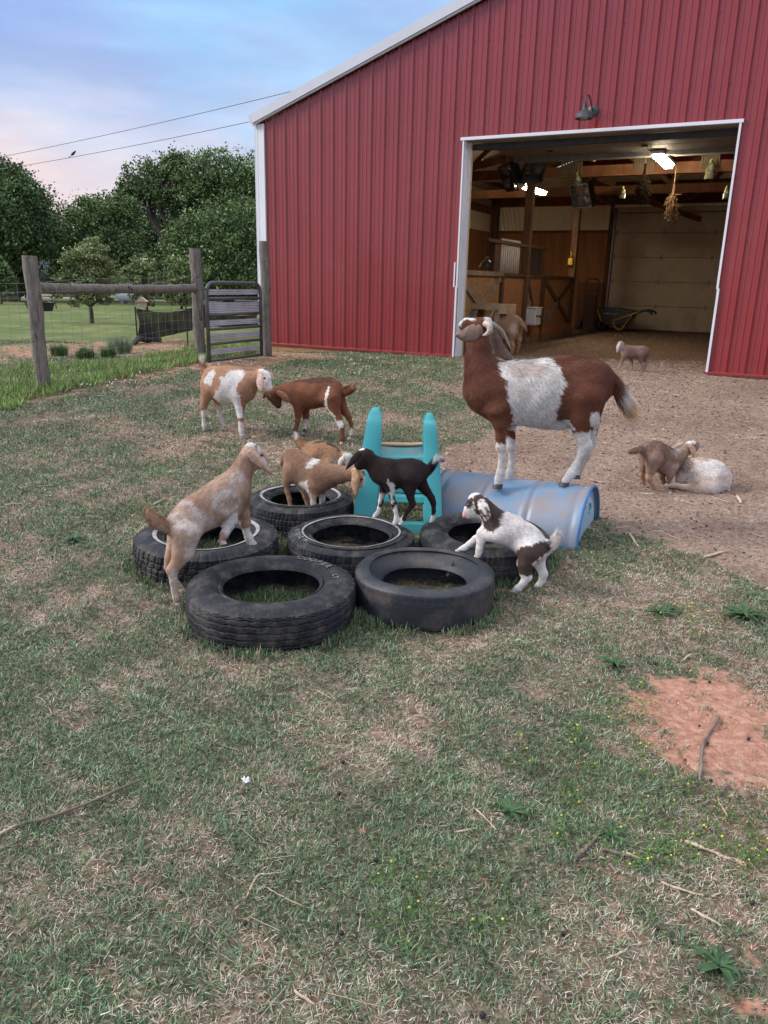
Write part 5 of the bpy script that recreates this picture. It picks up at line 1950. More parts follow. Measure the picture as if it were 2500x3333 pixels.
# base flashing and skirt board
for (a, b, z) in ((SC - .15, DL - .03, .0), (DR - .01, SR_, .012)):
    mb = MB()
    V = [BW(s, d, zz + z) for s in (a, b) for d, zz in ((-.004, BASE + .018), (-.045, BASE + .004), (-.045, BASE - .022), (-.036, BASE - .022))]
    mb.add(V, [(0, 1, 5, 4), (1, 2, 6, 5), (2, 3, 7, 6)])
    mb.build('base_flashing', red, barn)
    MB().bbox(a + .02, b, -.022, .02, .12, BASE - .008).build('skirt_board', ptw, barn)
# door surround
mb = MB()
mb.bbox(DL - .045, DR + .045, -.045, -.004, DZ, DZ + .042)
mb.build('door_header_trim', white, barn, bevel=.003)
mb = MB()
mb.bbox(DL - .012, DL + .012, -.040, .0, 1.35, DZ)
mb.bbox(DL - .022, DL + .004, -.040, .0, .30, 1.38)
mb.bbox(DL + .012, DL + .026, .0, .115, .30, DZ)
mb.bbox(DL + .026, DL + .034, .108, .13, .30, DZ)
mb.bbox(DL + .012, DL + .046, .13, .19, .30, DZ)
mb.bbox(DL - .055, DL - .035, -.046, -.02, 1.36, 1.72)
mb.build('left_jamb_trim', white, barn, bevel=.002)
MB().bbox(DL + .01, DL + .05, .19, .24, .30, DZ).build('door_post', mat('jamb_wood', (.62, .48, .33), (.5, .38, .25), rough=.8, scale=5, stretch=(1, 1, .2)), barn)
mb = MB()
mb.bbox(DR - .002, DR + .026, -.040, .05, 1.42, DZ)
mb.bbox(DR + .010, DR + .040, -.040, .05, .31, 1.43)
mb.build('right_jamb_trim', white, barn, bevel=.002)
mb = MB()
mb.bbox(DL + .012, DR, -.004, .20, DZ - .012, DZ)
mb.build('header_soffit', mat('soffit_brown', (.22, .19, .16), (.17, .14, .12), rough=.7, scale=4), barn)
MB().bbox(DL + .02, DR - .01, .20, .26, DZ - .10, DZ - .02).build('door_seal', blackp, barn)
# ---- inside
mb = MB()
for s_ in (RIDGE,):
    pass
lin_ = []
for sgn in (-1, 1):
    a = BW(SC if sgn < 0 else SR_, .05, EV + .02)
    b = BW(RIDGE, .05, zroof(RIDGE) + .02)
    X_ = unit(b - a)
    nrm_ = unit(np.cross(BN, X_))
    MB().box((a + b) / 2 + BN * (DEP - .1) / 2, (np.linalg.norm(b - a), DEP - .1, .01), (X_, BN, nrm_)).build('ceiling_liner', mat('ceiling_vinyl', (.42, .38, .32), (.34, .3, .25), rough=.5, scale=2, bump=.6, bscale=6), barn)
# trusses
for d in (.12, 3.66, 7.32, 10.85):
    mb = MB()
    zc = {.12: 3.66, 3.66: 3.40}.get(d, 3.47)
    if d < 10:
        mb.bbox(SC + .05, SR_ - .05, d - .045, d + .0, zc - .09, zc + .09)
        mb.bbox(SC + .05, SR_ - .05, d + .06, d + .10, zc - .09, zc + .09)
    for sgn in (-1, 1):
        a = BW(SC + .05 if sgn < 0 else SR_ - .05, d, EV - .10)
        b = BW(RIDGE, d, zroof(RIDGE) - .12)
        mb.beam(a, b, .06, .16, up=(0, 0, 1))
        mb.beam(BW(RIDGE + sgn * 3.2, d, zc + .1), BW(RIDGE + sgn * 1.5, d, zroof(RIDGE + sgn * 1.5) - .15), .045, .09)
        mb.beam(BW(RIDGE, d, zc + .1), BW(RIDGE + sgn * 1.5, d, zroof(RIDGE + sgn * 1.5) - .15), .045, .09)
    mb.build('truss', brw, barn)
for i in range(9):
    s = SC + .5 + i * (SR_ - SC - 1) / 8
    MB().bbox(s - .02, s + .02, .15, DEP - .1, zroof(s) - .13, zroof(s) - .02).build('purlin', dkw, barn)
# knee brace and joists seen near the left
MB().beam(BW(-3.4, 3.5, 3.2), BW(-.3, 3.6, 3.75), .05, .14).build('brace', brw, barn)
MB().beam(BW(-.25, 7.3, 3.75), BW(2.0, 10.8, 3.1), .05, .12).build('brace', brw, barn)
MB().beam(BW(.35, 3.9, 3.75), BW(1.1, 3.0, 3.55), .05, .16).build('brace', mat('fresh_timber', (.42, .2, .09), (.3, .14, .06), rough=.7, scale=3), barn)
MB().bbox(SC + .05, DL - .1, .3, .34, 3.15, 3.38).build('door_lintel', mat('fresh_timber', (.42, .2, .09)), barn)
# side and back wall linings
mb = MB(); mb.bbox(SC + .02, SC + .05, .05, DEP - .1, .25, 2.83); mb.build('side_plywood', ply, barn)
mb = MB(); mb.bbox(SC + .02, SC + .035, .05, DEP - .1, 2.83, EV); mb.build('side_insulation', insul, barn)
mb = MB(); mb.bbox(SC + .035, SC + .09, .05, DEP - .1, 3.30, 3.50); mb.bbox(SC + .035, SC + .08, .05, DEP - .1, 3.68, 3.78); mb.build('side_girt', brw, barn)
mb = MB(); mb.bbox(SC + .05, -.22, DEP - .10, DEP - .06, .25, 2.845); mb.build('back_plywood', ply, barn)
V, F = [], []
NS_, NZ_ = 260, 8
for i in range(NS_):
    s = SC + .05 + (3.40) * i / (NS_ - 1)
    for j in range(NZ_):
        z = 2.84 + .68 * j / (NZ_ - 1)
        u = s + (z - 3.2) * .22
        am = max(0, math.sin(s * 1.7 + 1.2)) * .8 + .25
        V.append(BW(s, DEP - .055 + .011 * am * math.sin(u * 46 + 2 * math.sin(u * 6)) + .02 * math.sin(s * 4) * math.sin(j / 7 * 3.14), z))
for i in range(NS_ - 1):
    for j in range(NZ_ - 1):
        F.append((i * NZ_ + j, (i + 1) * NZ_ + j, (i + 1) * NZ_ + j + 1, i * NZ_ + j + 1))
newmesh('back_insulation', V, F, insul, barn, smooth=True)
mb = MB(); mb.bbox(SC + .05, -.2, DEP - .12, DEP - .07, 3.50, 3.74); mb.bbox(SC + .05, -.2, DEP - .115, DEP - .085, 2.80, 2.87); mb.build('back_girt', brw, barn)
mb = MB(); mb.bbox(SC + .05, -.2, DEP - .10, DEP - .09, 3.75, 3.82); mb.build('light_strip_trim', white, barn)
MB().bbox(SC + .06, SR_ - .06, DEP - .08, DEP - .05, 3.80, 4.4).build('gable_insulation', insul, barn)
mb = MB(); mb.bbox(-.22, SR_ - .1, DEP - .17, DEP - .12, 3.50, 4.05); mb.build('door_beam', dkw, barn)
for s, d, w in ((-3.50, 10.78, .20), (-.24, 3.75, .145), (-.27, 7.40, .145), (-.24, 10.88, .10)):
    MB().bbox(s - w / 2, s + w / 2, d - w / 2, d + w / 2, .25, 3.52 if d < 9 else 3.8).build('post', post_i, barn, bevel=.006)
# far overhead door, closed
dm = MB()
for k in range(5):
    z0 = .315 + k * .622
    dm.bbox(-.10, 3.62, DEP - .14, DEP - .10, z0, z0 + .612)
fd = dm.build('overhead_door', door_c, barn, bevel=.006)
hm = mat('hinge_dull', (.17, .15, .12), (.24, .21, .17), rough=.5, metal=.5, scale=40)
for k in range(1, 5):
    z = .315 + k * .622 - .005
    for s in (-.06, 1.15, 2.40, 3.5):
        mb = MB()
        mb.prism([(-.03, -.012), (-.012, -.075), (.012, -.075), (.03, -.012), (.03, .012), (.012, .075), (-.012, .075), (-.03, .012)], BW(s, DEP - .143, z), BU, (0, 0, 1), -BN, .006)
        mb.bbox(s - .035, s + .035, DEP - .165, DEP - .149, z - .012, z + .012)
        mb.build('hinge', hm, fd)
MB().tube([BW(-.1, DEP - .24, 3.28), BW(3.6, DEP - .24, 3.28)], .018, 8).build('torsion_bar', hm, fd)
MB().tube([BW(-.15, DEP - .18, .3), BW(-.15, DEP - .18, 3.1), BW(-.15, DEP - .35, 3.4), BW(-.15, DEP - 3, 3.5)], .018, 6).build('door_track', steel, fd)
MB().tube([BW(3.66, DEP - .18, .3), BW(3.66, DEP - .18, 3.1), BW(3.66, DEP - .35, 3.4), BW(3.66, DEP - 3, 3.5)], .018, 6).build('door_track', steel, fd)
mb = MB(); mb.bbox(-.2, 3.7, DEP - .1, DEP - .085, 3.43, 3.50); mb.bbox(3.68, SR_ - .1, DEP - .1, DEP - .06, .25, 3.5); mb.build('back_wall_panel', insul, barn)
# near overhead door, raised under the roof
mb = MB()
for k in range(4):
    d0 = .42 + k * .615
    mb.bbox(-.08, 3.60, d0, d0 + .605, 3.47, 3.51)
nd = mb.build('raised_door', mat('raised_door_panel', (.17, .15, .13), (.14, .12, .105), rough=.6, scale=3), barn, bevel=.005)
MB().bbox(-.08, 3.60, 2.20, 2.26, 3.405, 3.468).build('stiffening_rail', steel, nd)
for s in (.55, 2.0):
    for d0 in (1.03, 1.64):
        MB().box(BW(s + d0 * .1, d0, 3.46), (.09, .05, .02), BF).build('hinge', blackp, nd, bevel=.005)
# white patched panels nailed on the far truss
for s0, s1 in ((.35, .75), (1.65, 2.0), (2.75, 3.05)):
    mb = MB()
    for k in range(8):
        a = s0 + (s1 - s0) * k / 8
        mb.bbox(a, a + (s1 - s0) / 13, 3.60, 3.612, 3.36, 3.62)
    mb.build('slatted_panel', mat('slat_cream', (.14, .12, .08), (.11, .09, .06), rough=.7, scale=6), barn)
MB().bbox(-3.58, -3.56, 5.2, 5.9, 1.1, 2.2).build('window_frame', white, barn)

# ------------------------------------------------------------------ stall partition
PS = -.24
st = empty('stall_partition', tuple(BW(PS, 4, FLOOR)), 'wooden stall partition with crossed boards running back inside the barn', 'stall partition')


def pbox(d0, d1, z0, z1, s0=-.02, s1=.02):
    return MB().bbox(PS + s0, PS + s1, d0, d1, z0, z1)


pbox(.30, 2.30, .50, 1.55, -.012, .012).build('board_panel', osb, st)
pbox(2.42, 3.66, .50, 1.55, -.012, .012).build('board_panel', mat('osb_warm', (.32, .155, .065), (.22, .098, .04), rough=.8, scale=10, stretch=(1, 1, 2.5), detail=10, bump=.5), st)
pbox(3.84, 4.82, .50, 1.55, -.012, .012).build('board_panel', mat('osb_warm', (.40, .17, .055)), st)
g1 = pbox(5.0, 7.28, .55, 1.55, -.012, .012).build('gate', mat('osb_warm', (.40, .17, .055)), st)
pbox(.30, 2.36, 1.55, 1.625, -.05, .06).build('top_rail', grw, st)
pbox(2.36, 7.35, 1.55, 1.61, -.04, .05).build('top_rail', dkw, st)
for d in (2.36, 4.90):
    pbox(d - .06, d + .06, .28, 1.60, -.03, .06).build('gate_post', dkw, st)
def xb(d0, z0, d1, z1, par, m=grw, w=.11, s=.028):
    MB().beam(BW(PS + s, d0, z0), BW(PS + s, d1, z1), .03, w, up=BU).build('cross_board', m, par)
# beams lie in the partition plane: give them width along that plane
def xb2(d0, z0, d1, z1, par, m=grw, w=.10, s=.028):
    a, b = BW(PS + s, d0, z0), BW(PS + s, d1, z1)
    dd = unit(b - a)
    y = unit(np.cross(BU, dd))
    MB().box((a + b) / 2, (.03, w, np.linalg.norm(b - a)), (BU, y, dd)).build('cross_board', m, par)
xb2(.35, .6, 2.28, 1.52, st, grw); xb2(.4, 1.5, 1.28, 1.08, st, grw, s=.03); xb2(1.4, 1.0, 2.2, .62, st, grw, s=.03)
xb2(3.9, 1.52, 4.6, .62, st, dkw)
xb2(5.08, 1.50, 7.2, .60, g1, dkw); xb2(5.08, .62, 6.1, 1.04, g1, grw); xb2(6.22, 1.1, 7.2, 1.48, g1, dkw)
pbox(5.0, 5.07, .55, 1.55, .012, .04).build('stile', dkw, g1); pbox(7.2, 7.28, .55, 1.55, .012, .04).build('stile', dkw, g1)
pbox(3.9, 7.45, .42, .56, .0, .05).build('bottom_rail', mat('warm_rail', (.34, .15, .06), (.25, .10, .04), rough=.85, scale=4), st)
pbox(2.3, 7.5, .22, .42, .02, .05).build('kick_board', mat('kick_board', (.26, .14, .08), (.17, .09, .055), rough=.9, scale=3), st)
pbox(.3, 2.3, .25, .5, -.01, .03).build('kick_board', grw, st)
# feed grille with white pipes, and a dark one beyond
gr = pbox(1.45, 3.62, 2.10, 2.15, -.06, .08).build('grille_board', dkw, st)
pbox(1.92, 2.20, 1.60, 2.10, -.03, .03).build('grille_side', dkw, st)
pvc = mat('pipe_white', (.62, .58, .52), (.5, .46, .40), rough=.5, scale=8)
for k in range(9):
    d = 2.28 + k * .118
    MB().tube([BW(PS + .02, d, 1.60), BW(PS + .02, d, 2.19)], .021, 8).build('pipe', pvc, gr, smooth=True)
gr2 = pbox(3.83, 4.95, 2.10, 2.15, -.05, .06).build('grille_board', dkw, st)
for k in range(7):
    d = 3.95 + k * .11
    MB().tube([BW(PS + .02, d, 1.60), BW(PS + .02, d, 2.11)], .013, 6).build('bar', blackp, gr2)
pbox(4.62, 4.9, 1.6, 2.10, -.03, .03).build('grille_side', dkw, st)

# ------------------------------------------------------------------ things in the barn
tubeem = mat('tube_light', (1, 1, 1), rough=.5, emit=((1, .83, .56), 75))


def strip_light(s, d0, d1, z, label):
    e = empty('strip_light', tuple(BW(s, (d0 + d1) / 2, z)), label, 'strip light', 'strip lights hung in the barn')
    MB().bbox(s - .09, s + .09, d0 - .05, d1 + .05, z + .045, z + .09).build('housing', white, e)
    for k in (-.045, .045):
        for (a, b) in ((d0, (d0 + d1) / 2 - .03), ((d0 + d1) / 2 + .03, d1)):
            MB().tube([BW(s + k, a, z), BW(s + k, b, z)], .019, 8).build('tube', tubeem, e, smooth=True)
    for dd in (d0 + .05, (d0 + d1) / 2, d1 - .05):
        MB().bbox(s - .07, s + .07, dd - .012, dd + .012, z - .028, z + .04).build('clip', blackp, e)


strip_light(-.65, 3.95, 5.9, 3.28, 'lit twin tube strip light at the left of the barn ceiling, behind a post')
strip_light(2.29, 2.10, 3.30, 3.36, 'lit twin tube strip light near the right of the barn doorway')


def lampshade(c, r, h, name='shade', m=None, par=None, axis=(0, 0, -1)):
    prof = [(.001, 0), (r * .22, .0), (r * .26, h * .25), (r * .42, h * .36), (r * .72, h * .52), (r * .92, h * .80), (r, h * .98), (r * 1.03, h), (r * .98, h * .99), (r * .85, h * .78), (r * .3, h * .4), (.001, h * .38)]
    return MB().lathe(c, prof, 28, axis=axis).build(name, m, par, smooth=True, auto=60)


# gooseneck lamp above the door
bl = mat('lamp_charcoal', (.035, .045, .06), (.05, .06, .078), rough=.45, scale=12)
e = empty('wall_lamp', tuple(BW(1.75, 0, 3.66)), 'dark gooseneck barn lamp fixed on the red wall above the doorway', 'wall lamp')
MB().lathe(BW(1.76, 0, 3.665), [(.001, 0.005), (.075, .005), (.072, .03), (.045, .045), (.001, .047)], 24, axis=-BN).build('mount', bl, e, smooth=True, auto=50)
P_ = curve([BW(1.755, -.045, 3.67), BW(1.75, -.12, 3.74), BW(1.735, -.20, 3.815), BW(1.72, -.27, 3.80), BW(1.715, -.29, 3.74), BW(1.715, -.29, 3.70)], 20)
MB().tube(P_, .010, 10).build('gooseneck', bl, e, smooth=True)
MB().lathe(BW(1.715, -.29, 3.71), [(.001, 0), (.026, 0), (.030, .045), (.001, .046)], 16, axis=(0, 0, -1)).build('collar', bl, e, smooth=True, auto=50)
lampshade(BW(1.715, -.29, 3.68), .120, .15, 'shade', bl, e)
MB().lathe(BW(1.715, -.29, 3.55), [(.001, .03), (.055, .03), (.062, .0), (.05, -.02), (.001, -.03)], 16, axis=(0, 0, 1)).build('glass', mat('frosted_glass', (.35, .33, .29), rough=.3), e, smooth=True)
# heat lamp inside, hanging over the stall
hs, hz = fac(1500 + 285 / 3.318, 450 + 1290 / 3.318, 2.1)
e = empty('heat_lamp', tuple(BW(hs, 2.1, hz)), 'aluminium dome heat lamp hanging over the stall behind the left jamb', 'heat lamp')
lampshade(BW(hs, 2.1, hz + .02), .135, .18, 'dome', mat('aluminium', (.55, .52, .48), rough=.28, metal=.9), e)
MB().tube([BW(hs, 2.1, hz), BW(hs, 2.1, hz + .10), BW(hs + .005, 2.1, hz + .40)], .006, 6).build('cord', blackp, e)
# fans
def fan(s, d, z, tilt, yaw, label, size=.50):
    e = empty('fan', tuple(BW(s, d, z)), label, 'fan', 'black box fans in the barn')
    cz, sz = math.cos(tilt), math.sin(tilt)
    f = unit(-BN * cz * math.cos(yaw) + BU * cz * math.sin(yaw) + np.array([0, 0, -sz]))
    x = unit(np.cross(f, (0, 0, 1)))
    y = np.cross(x, f)
    fr = (x, y, f)
    c = BW(s, d, z)
    mb = MB()
    h = size / 2
    for a, b in ((-1, 0), (1, 0)):
        mb.box(c + x * a * h, (.03, size + .03, .18), fr)
        mb.box(c + y * a * h, (size - .03, .03, .18), fr)
    mb.build('housing', blackp, e, bevel=.012)
    mb = MB()
    for k in range(1, 12):
        t = -h + size * k / 12
        mb.tube([c + x * t - y * h + f * .085, c + x * t + y * h + f * .085], .003, 5)
    for rr in (.06, .12, .18, .235):
        P_ = [c + f * .088 + x * rr * size / .5 * math.cos(a) + y * rr * size / .5 * math.sin(a) for a in np.linspace(0, 6.283, 25)]
        mb.tube(P_, .003, 5, cap=False)
    mb.build('grille', mat('fan_grille', (.03, .03, .03), (.05, .05, .05), rough=.4, scale=9), e)
    for k in range(5):
        a = k * 1.2566
        u = x * math.cos(a) + y * math.sin(a)
        w = -x * math.sin(a) + y * math.cos(a)
        V = [c + u * .04 - w * .03, c + u * .04 + w * .03 + f * .03, c + u * .21 + w * .09 + f * .035, c + u * .22 - w * .02]
        V += [v - f * .004 for v in V]
        MB().add(V, [(0, 1, 2, 3), (7, 6, 5, 4), (0, 4, 5, 1), (1, 5, 6, 2), (2, 6, 7, 3), (3, 7, 4, 0)]).build('blade', blackp, e)
    MB().lathe(c - f * .04, [(.001, 0), (.05, 0), (.05, .08), (.001, .09)], 16, axis=f).build('hub', blackp, e)
    MB().beam(c + y * h, c + y * h + np.array([0, 0, .18]), .02, .02).build('hanger', steel, e)
    return e


fan(-.50, 3.35, 3.33, .5, -.75, 'black box fan tilted down at the top left of the barn doorway', .46)
fan(-.02, 3.15, 3.38, .9, .5, 'black fan beside the first inside post, right of the tilted box fan', .34)
fan(.02, 6.6, 3.32, .45, -.45, 'black box fan hanging beside the second inside post', .50)
# hanging water bags
bagm = mat('clear_bag', (.30, .30, .24), (.10, .11, .08), rough=.12, scale=10, spec=.9, bump=.6, bscale=14)
bagw = mat('bag_water', (.07, .075, .055), (.16, .16, .11), rough=.05, scale=8, spec=.9)
for i, (s, z, k, lb) in enumerate(((.685, 3.36, .10, 'clear water bag hanging in front of the second inside post'), (1.53, 3.10, .085, 'small clear water bag left of the dark herb bundle'), (2.92, 3.47, .135, 'largest clear water bag, at the upper right of the doorway'), (3.22, 3.05, .085, 'clear water bag half hidden by the right door jamb'))):
    d = 3.5
    e = empty('water_bag', tuple(BW(s, d, z)), lb, 'water bag', 'clear bags of water hung in the doorway')
    h = k * 2.1
    def bagsh(z0, z1, w0, w1, m, nm):
        mb = MB()
        n = 14
        V, F = [], []
        for q in range(5):
            t = q / 4
            zz = z + (z0 + (z1 - z0) * t) * h
            w = (w0 + (w1 - w0) * t) * k
            for j in range(n):
                a = 2 * math.pi * j / n
                V.append(BW(s + w * math.cos(a), d + w * .45 * math.sin(a) * (.4 + t), zz + .006 * math.sin(a * 3)))
        for q in range(4):
            for j in range(n):
                F.append((q * n + j, q * n + (j + 1) % n, (q + 1) * n + (j + 1) % n, (q + 1) * n + j))
        F.append(tuple(range(n))); F.append(tuple(4 * n + j for j in range(n)))
        return mb.add(V, F).build(nm, m, e, smooth=True, auto=70)
    bagsh(-.12, -.58, .30, .52, bagm, 'bag')
    bagsh(-.58, -1.0, .52, .62, bagw, 'water')
    MB().tube([BW(s, d, z + .02), BW(s - .01, d, z - .12 * h)], [.012, .02], 6).build('green_tie', mat('lime_tie', (.25, .36, .05), rough=.5), e)
# drying plants hung upside down
def bundle(s, d, ztop, zbot, wd, m, label, n, dark):
    e = empty('dried_plants', tuple(BW(s, d, ztop)), label, 'dried plants')
    mb = MB()
    rs = np.random.RandomState(n)
    H = ztop - zbot
    for k in range(n):
        a = rs.uniform(0, 6.283)
        r = wd * rs.uniform(.15, 1) ** .7
        l = H * rs.uniform(.6, 1)
        P_ = []
        for t in np.linspace(0, 1, 8):
            q = r * (sstep(.15, .75, t) * (1 - .35 * sstep(.75, 1, t)))
            wv = .012 * math.sin(t * 9 + k)
            P_.append(BW(s + q * math.cos(a) + wv, d + q * math.sin(a) * .7, ztop - l * t))
        mb.tube(P_, [.006, .005, .004, .004, .0035, .003, .003, .0015], 4, cap=False)
        for t in rs.uniform(.45, 1, 7 if not dark else 12):
            i0 = min(6, int(t * 7))
            p = P_[i0]
            w_ = rs.normal(0, .02, 3) + [0, 0, -.02]
            mb.tube([p, p + w_, p + w_ * 1.6], [.005, .006, .001], 4, cap=False)
    mb.build('stems', m, e)
    MB().tube([BW(s, d, ztop + .25), BW(s, d, ztop - .02)], .004, 5).build('string', grw, e)


bundle(1.95, 3.0, 3.40, 2.68, .13, mat('dark_herbs', (.008, .005, .003), (.005, .003, .002), spec=.03, rough=.95, scale=20), 'large dark bundle of dried plants hanging inside the doorway', 60, True)
bundle(2.45, 3.0, 3.08, 2.42, .12, mat('dry_herbs', (.10, .052, .022), (.07, .036, .014), rough=.9, scale=20), 'pale brown bundle of dried plants hanging right of the dark bundle', 46, False)
# yellow scoop on the second post
yelf = mat('frame_yellow', (.40, .27, .05), (.32, .21, .035), rough=.5, scale=6)
yel = mat('scoop_yellow', (.72, .48, .03), (.65, .42, .02), rough=.45, scale=6)
s0_, z0_ = -.315, 2.14
e = empty('feed_scoop', tuple(BW(s0_, 7.3, 2.0)), 'yellow plastic feed scoop hung on the second inside post', 'scoop')
MB().tube([BW(s0_ + .01, 7.27, 2.17), BW(s0_ + .03, 7.24, 2.12), BW(s0_ + .015, 7.27, 2.03)], .012, 8).build('handle', yel, e, smooth=True)
MB().box(BW(s0_ + .015, 7.26, 1.95), (.12, .08, .16), BF, taper=.85).build('bowl', yel, e, bevel=.025, seg=3)
# white bucket on the partition
bs = PS + .14
e = empty('bucket', tuple(BW(bs, 4.0, .68)), 'square white bucket with a black strap hung on the stall partition', 'bucket')
wp = mat('bucket_white', (.72, .72, .74), (.62, .61, .62), rough=.45, scale=6)
MB().box(BW(bs, 3.98, .81), (.26, .36, .34), BF, taper=1.05).build('pail', wp, e, bevel=.035, seg=3)
MB().box(BW(bs, 3.98, .985), (.30, .40, .02), BF).build('rim', wp, e, bevel=.01)
P_ = curve([BW(bs + .14, 3.80, .84), BW(bs + .15, 3.90, .83), BW(bs + .15, 3.98, .81), BW(bs + .15, 4.02, .84), BW(bs + .15, 4.08, .80), BW(bs + .145, 4.17, .83)], 16)
MB().tube(P_, .010, 6).build('strap', blackp, e)
MB().tube([BW(bs - .02, 3.85, 1.0), BW(bs - .03, 3.88, 1.12), BW(bs - .08, 3.85, 1.20), BW(bs - .06, 3.95, 1.10), BW(bs, 4.05, 1.0)], .004, 5).build('bail', steel, e)
# milking stand / rough table
tz = 1.06
a_ = onZ(1450 + 130 / 1.58, 350 + 1018 / 1.58, tz)
b_ = onZ(1450 + 325 / 1.58, 350 + 1018 / 1.58, tz)
c_ = ((a_[0] + b_[0]) / 2, (a_[1] + b_[1]) / 2)
u_ = unit(np.array([b_[0] - a_[0], b_[1] - a_[1]]))
L_ = math.hypot(b_[0] - a_[0], b_[1] - a_[1])
c_ = (max(c_[0], PS + .28), min(c_[1], 1.6))
lw_ = mat('pallet_wood', (.42, .31, .18), (.32, .23, .13), rough=.85, scale=4, stretch=(1, 1, .4), bump=.3)
e = empty('wooden_stand', tuple(BW(c_[0], c_[1], FLOOR)), 'rough wooden stand of pallet boards left of the tan goat in the barn', 'wooden stand')
p1, p2 = fac(1450 + 130 / 1.58, 350 + 1016 / 1.58, 1.1), fac(1450 + 325 / 1.58, 350 + 1016 / 1.58, 1.1)
sA, sB, zt_ = p1[0] + .02, p2[0], (p1[1] + p2[1]) / 2
for k in range(4):
    MB().bbox(sA, sB - .13, 1.02 + k * .13, 1.12 + k * .13, zt_, zt_ + .022).build('slat', lw_, e)
MB().bbox(sA, sB - .12, 1.0, 1.03, zt_ - .07, zt_).build('front_rail', lw_, e)
MB().bbox(sB - .13, sB, .98, 1.5, zt_ - .13, zt_ + .02).build('end_block', lw_, e)
for s in (sA + .06, sB - .17):
    for d in (1.05, 1.45):
        MB().bbox(s - .045, s + .045, d, d + .04, FLOOR - .03, zt_ - .0).build('leg', lw_, e)
MB().beam(BW(sA + .15, 1.04, FLOOR + .1), BW(sB - .2, 1.04, zt_ - .05), .03, .08, up=BN).build('brace', lw_, e)
# hand truck
e = empty('hand_truck', tuple(BW(-.29, 9.6, FLOOR)), 'black upright hand truck standing before the back wall of the barn', 'hand truck')
mb = MB()
P_ = curve([BW(-.45, 9.62, .42), BW(-.45, 9.62, 1.1), BW(-.44, 9.6, 1.50), BW(-.40, 9.58, 1.585), BW(-.28, 9.56, 1.60), BW(-.18, 9.58, 1.585), BW(-.13, 9.6, 1.50), BW(-.12, 9.62, 1.1), BW(-.12, 9.62, .42)], 48)
mb.tube(P_, .018, 8).build('frame', blackp, e, smooth=True)
for z in (.55, .8, 1.05, 1.3):
    MB().tube([BW(-.45, 9.62, z), BW(-.12, 9.62, z)], .012, 6).build('cross_bar', blackp, e)
MB().bbox(-.50, -.07, 9.25, 9.6, .31, .325).build('toe_plate', blackp, e)
for s in (-.54, -.03):
    MB().lathe(BW(s, 9.72, .43), [(.03, -.03), (.12, -.035), (.13, 0), (.12, .035), (.03, .03)], 20, axis=BU).build('wheel', blackp, e, smooth=True)
MB().bbox(-.42, -.15, 9.55, 9.6, .34, 1.2).build('load_panel', mat('deep_brown', (.03, .014, .01), rough=.8), e)
# wheelbarrow
e = empty('wheelbarrow', tuple(BW(.45, 9.8, FLOOR)), 'black wheelbarrow with yellow frame parked by the far overhead door', 'wheelbarrow')
def W4(x, y, d=9.8):
    return fac(1900 + x / 3.687, 850 + y / 3.687, d)
tr = [W4(*q) for q in ((190, 552), (420, 560), (668, 602), (560, 690), (500, 760), (290, 770), (235, 730))]
mb = MB()
n = len(tr)
V, F = [], []
for d, k in ((9.45, 1), (9.55, .82), (10.05, .82), (10.15, 1)):
    cx_, cz_ = np.mean([t[0] for t in tr]), max(t[1] for t in tr)
    for (s, z) in tr:
        V.append(BW(s, d, z if k == 1 else z))
mb = MB()
mb.prism(tr, BW(0, 9.52, 0), BU, (0, 0, 1), BN, .56)
mb.build('tray', blackp, e, bevel=.03, seg=3)
for d in (9.50, 10.10):
    g_ = [W4(*q) for q in ((378, 715), (560, 650), (690, 606))]
    MB().tube([BW(s, d, z) for s, z in g_], .02, 8).build('handle', yelf, e, smooth=True)
    g_ = curve([(*W4(382, 716), 0), (*W4(405, 790), 0), (*W4(440, 815), 0), (*W4(480, 810), 0), (*W4(530, 740), 0), (*W4(605, 650), 0)], 24)
    MB().tube([BW(s, d, z) for s, z, _ in g_], .017, 8).build('leg', yelf, e, smooth=True)
    g_ = [W4(*q) for q in ((690, 606), (760, 590), (830, 612), (845, 640))]
    MB().tube([BW(s, d, z) for s, z in curve([(*q, 0) for q in g_], 12)[:, :2]], .026, 8).build('grip', blackp, e, smooth=True)
g_ = [W4(*q) for q in ((203, 575), (225, 650), (250, 722))]
MB().tube([BW(s, 9.44, z) for s, z in g_], .018, 6).build('nose_brace', yelf, e)
ws, wz = W4(215, 770)
MB().lathe(BW(ws, 9.8, FLOOR + .17), [(.06, -.05), (.15, -.06), (.175, 0), (.15, .06), (.06, .05)], 24, axis=BN).build('wheel', blackp, e, smooth=True)


def flat_text(txt, o, X_, Y_, size, m, par, name='lettering', ext=.0008):
    cu = bpy.data.curves.new('t', 'FONT')
    cu.body = txt
    cu.size = size
    cu.extrude = ext
    cu.align_x = 'CENTER'
    ob = bpy.data.objects.new('t', cu)
    C.objects.link(ob)
    bpy.context.view_layer.update()
    me = bpy.data.meshes.new_from_object(ob)
    bpy.data.objects.remove(ob)
    Z_ = np.cross(X_, Y_)
    V = [np.array(o) + np.array(X_) * v.co[0] + np.array(Y_) * v.co[1] + Z_ * v.co[2] for v in me.vertices]
    F = [tuple(p.vertices) for p in me.polygons]
    bpy.data.meshes.remove(me)
    return newmesh(name, V, F, m, par)


ts, tz2 = W4(352, 634)
flat_text('GORILLA CARTS', BW(ts, 9.514, tz2), BU, (0, 0, 1), .048, mat('print_grey', (.45, .45, .45), rough=.6), e)
# leaning dark plywood sheet behind the hand truck
e = MB().bbox(-.93, -.24, 10.66, 10.69, .26, 1.51).build('plywood_sheet', mat('dark_ply', (.16, .055, .02), (.11, .04, .016), rough=.7, scale=3, stretch=(2, 2, .4)))
tag(e, 'dark brown plywood sheet leaning on the back wall behind the hand truck', 'plywood')
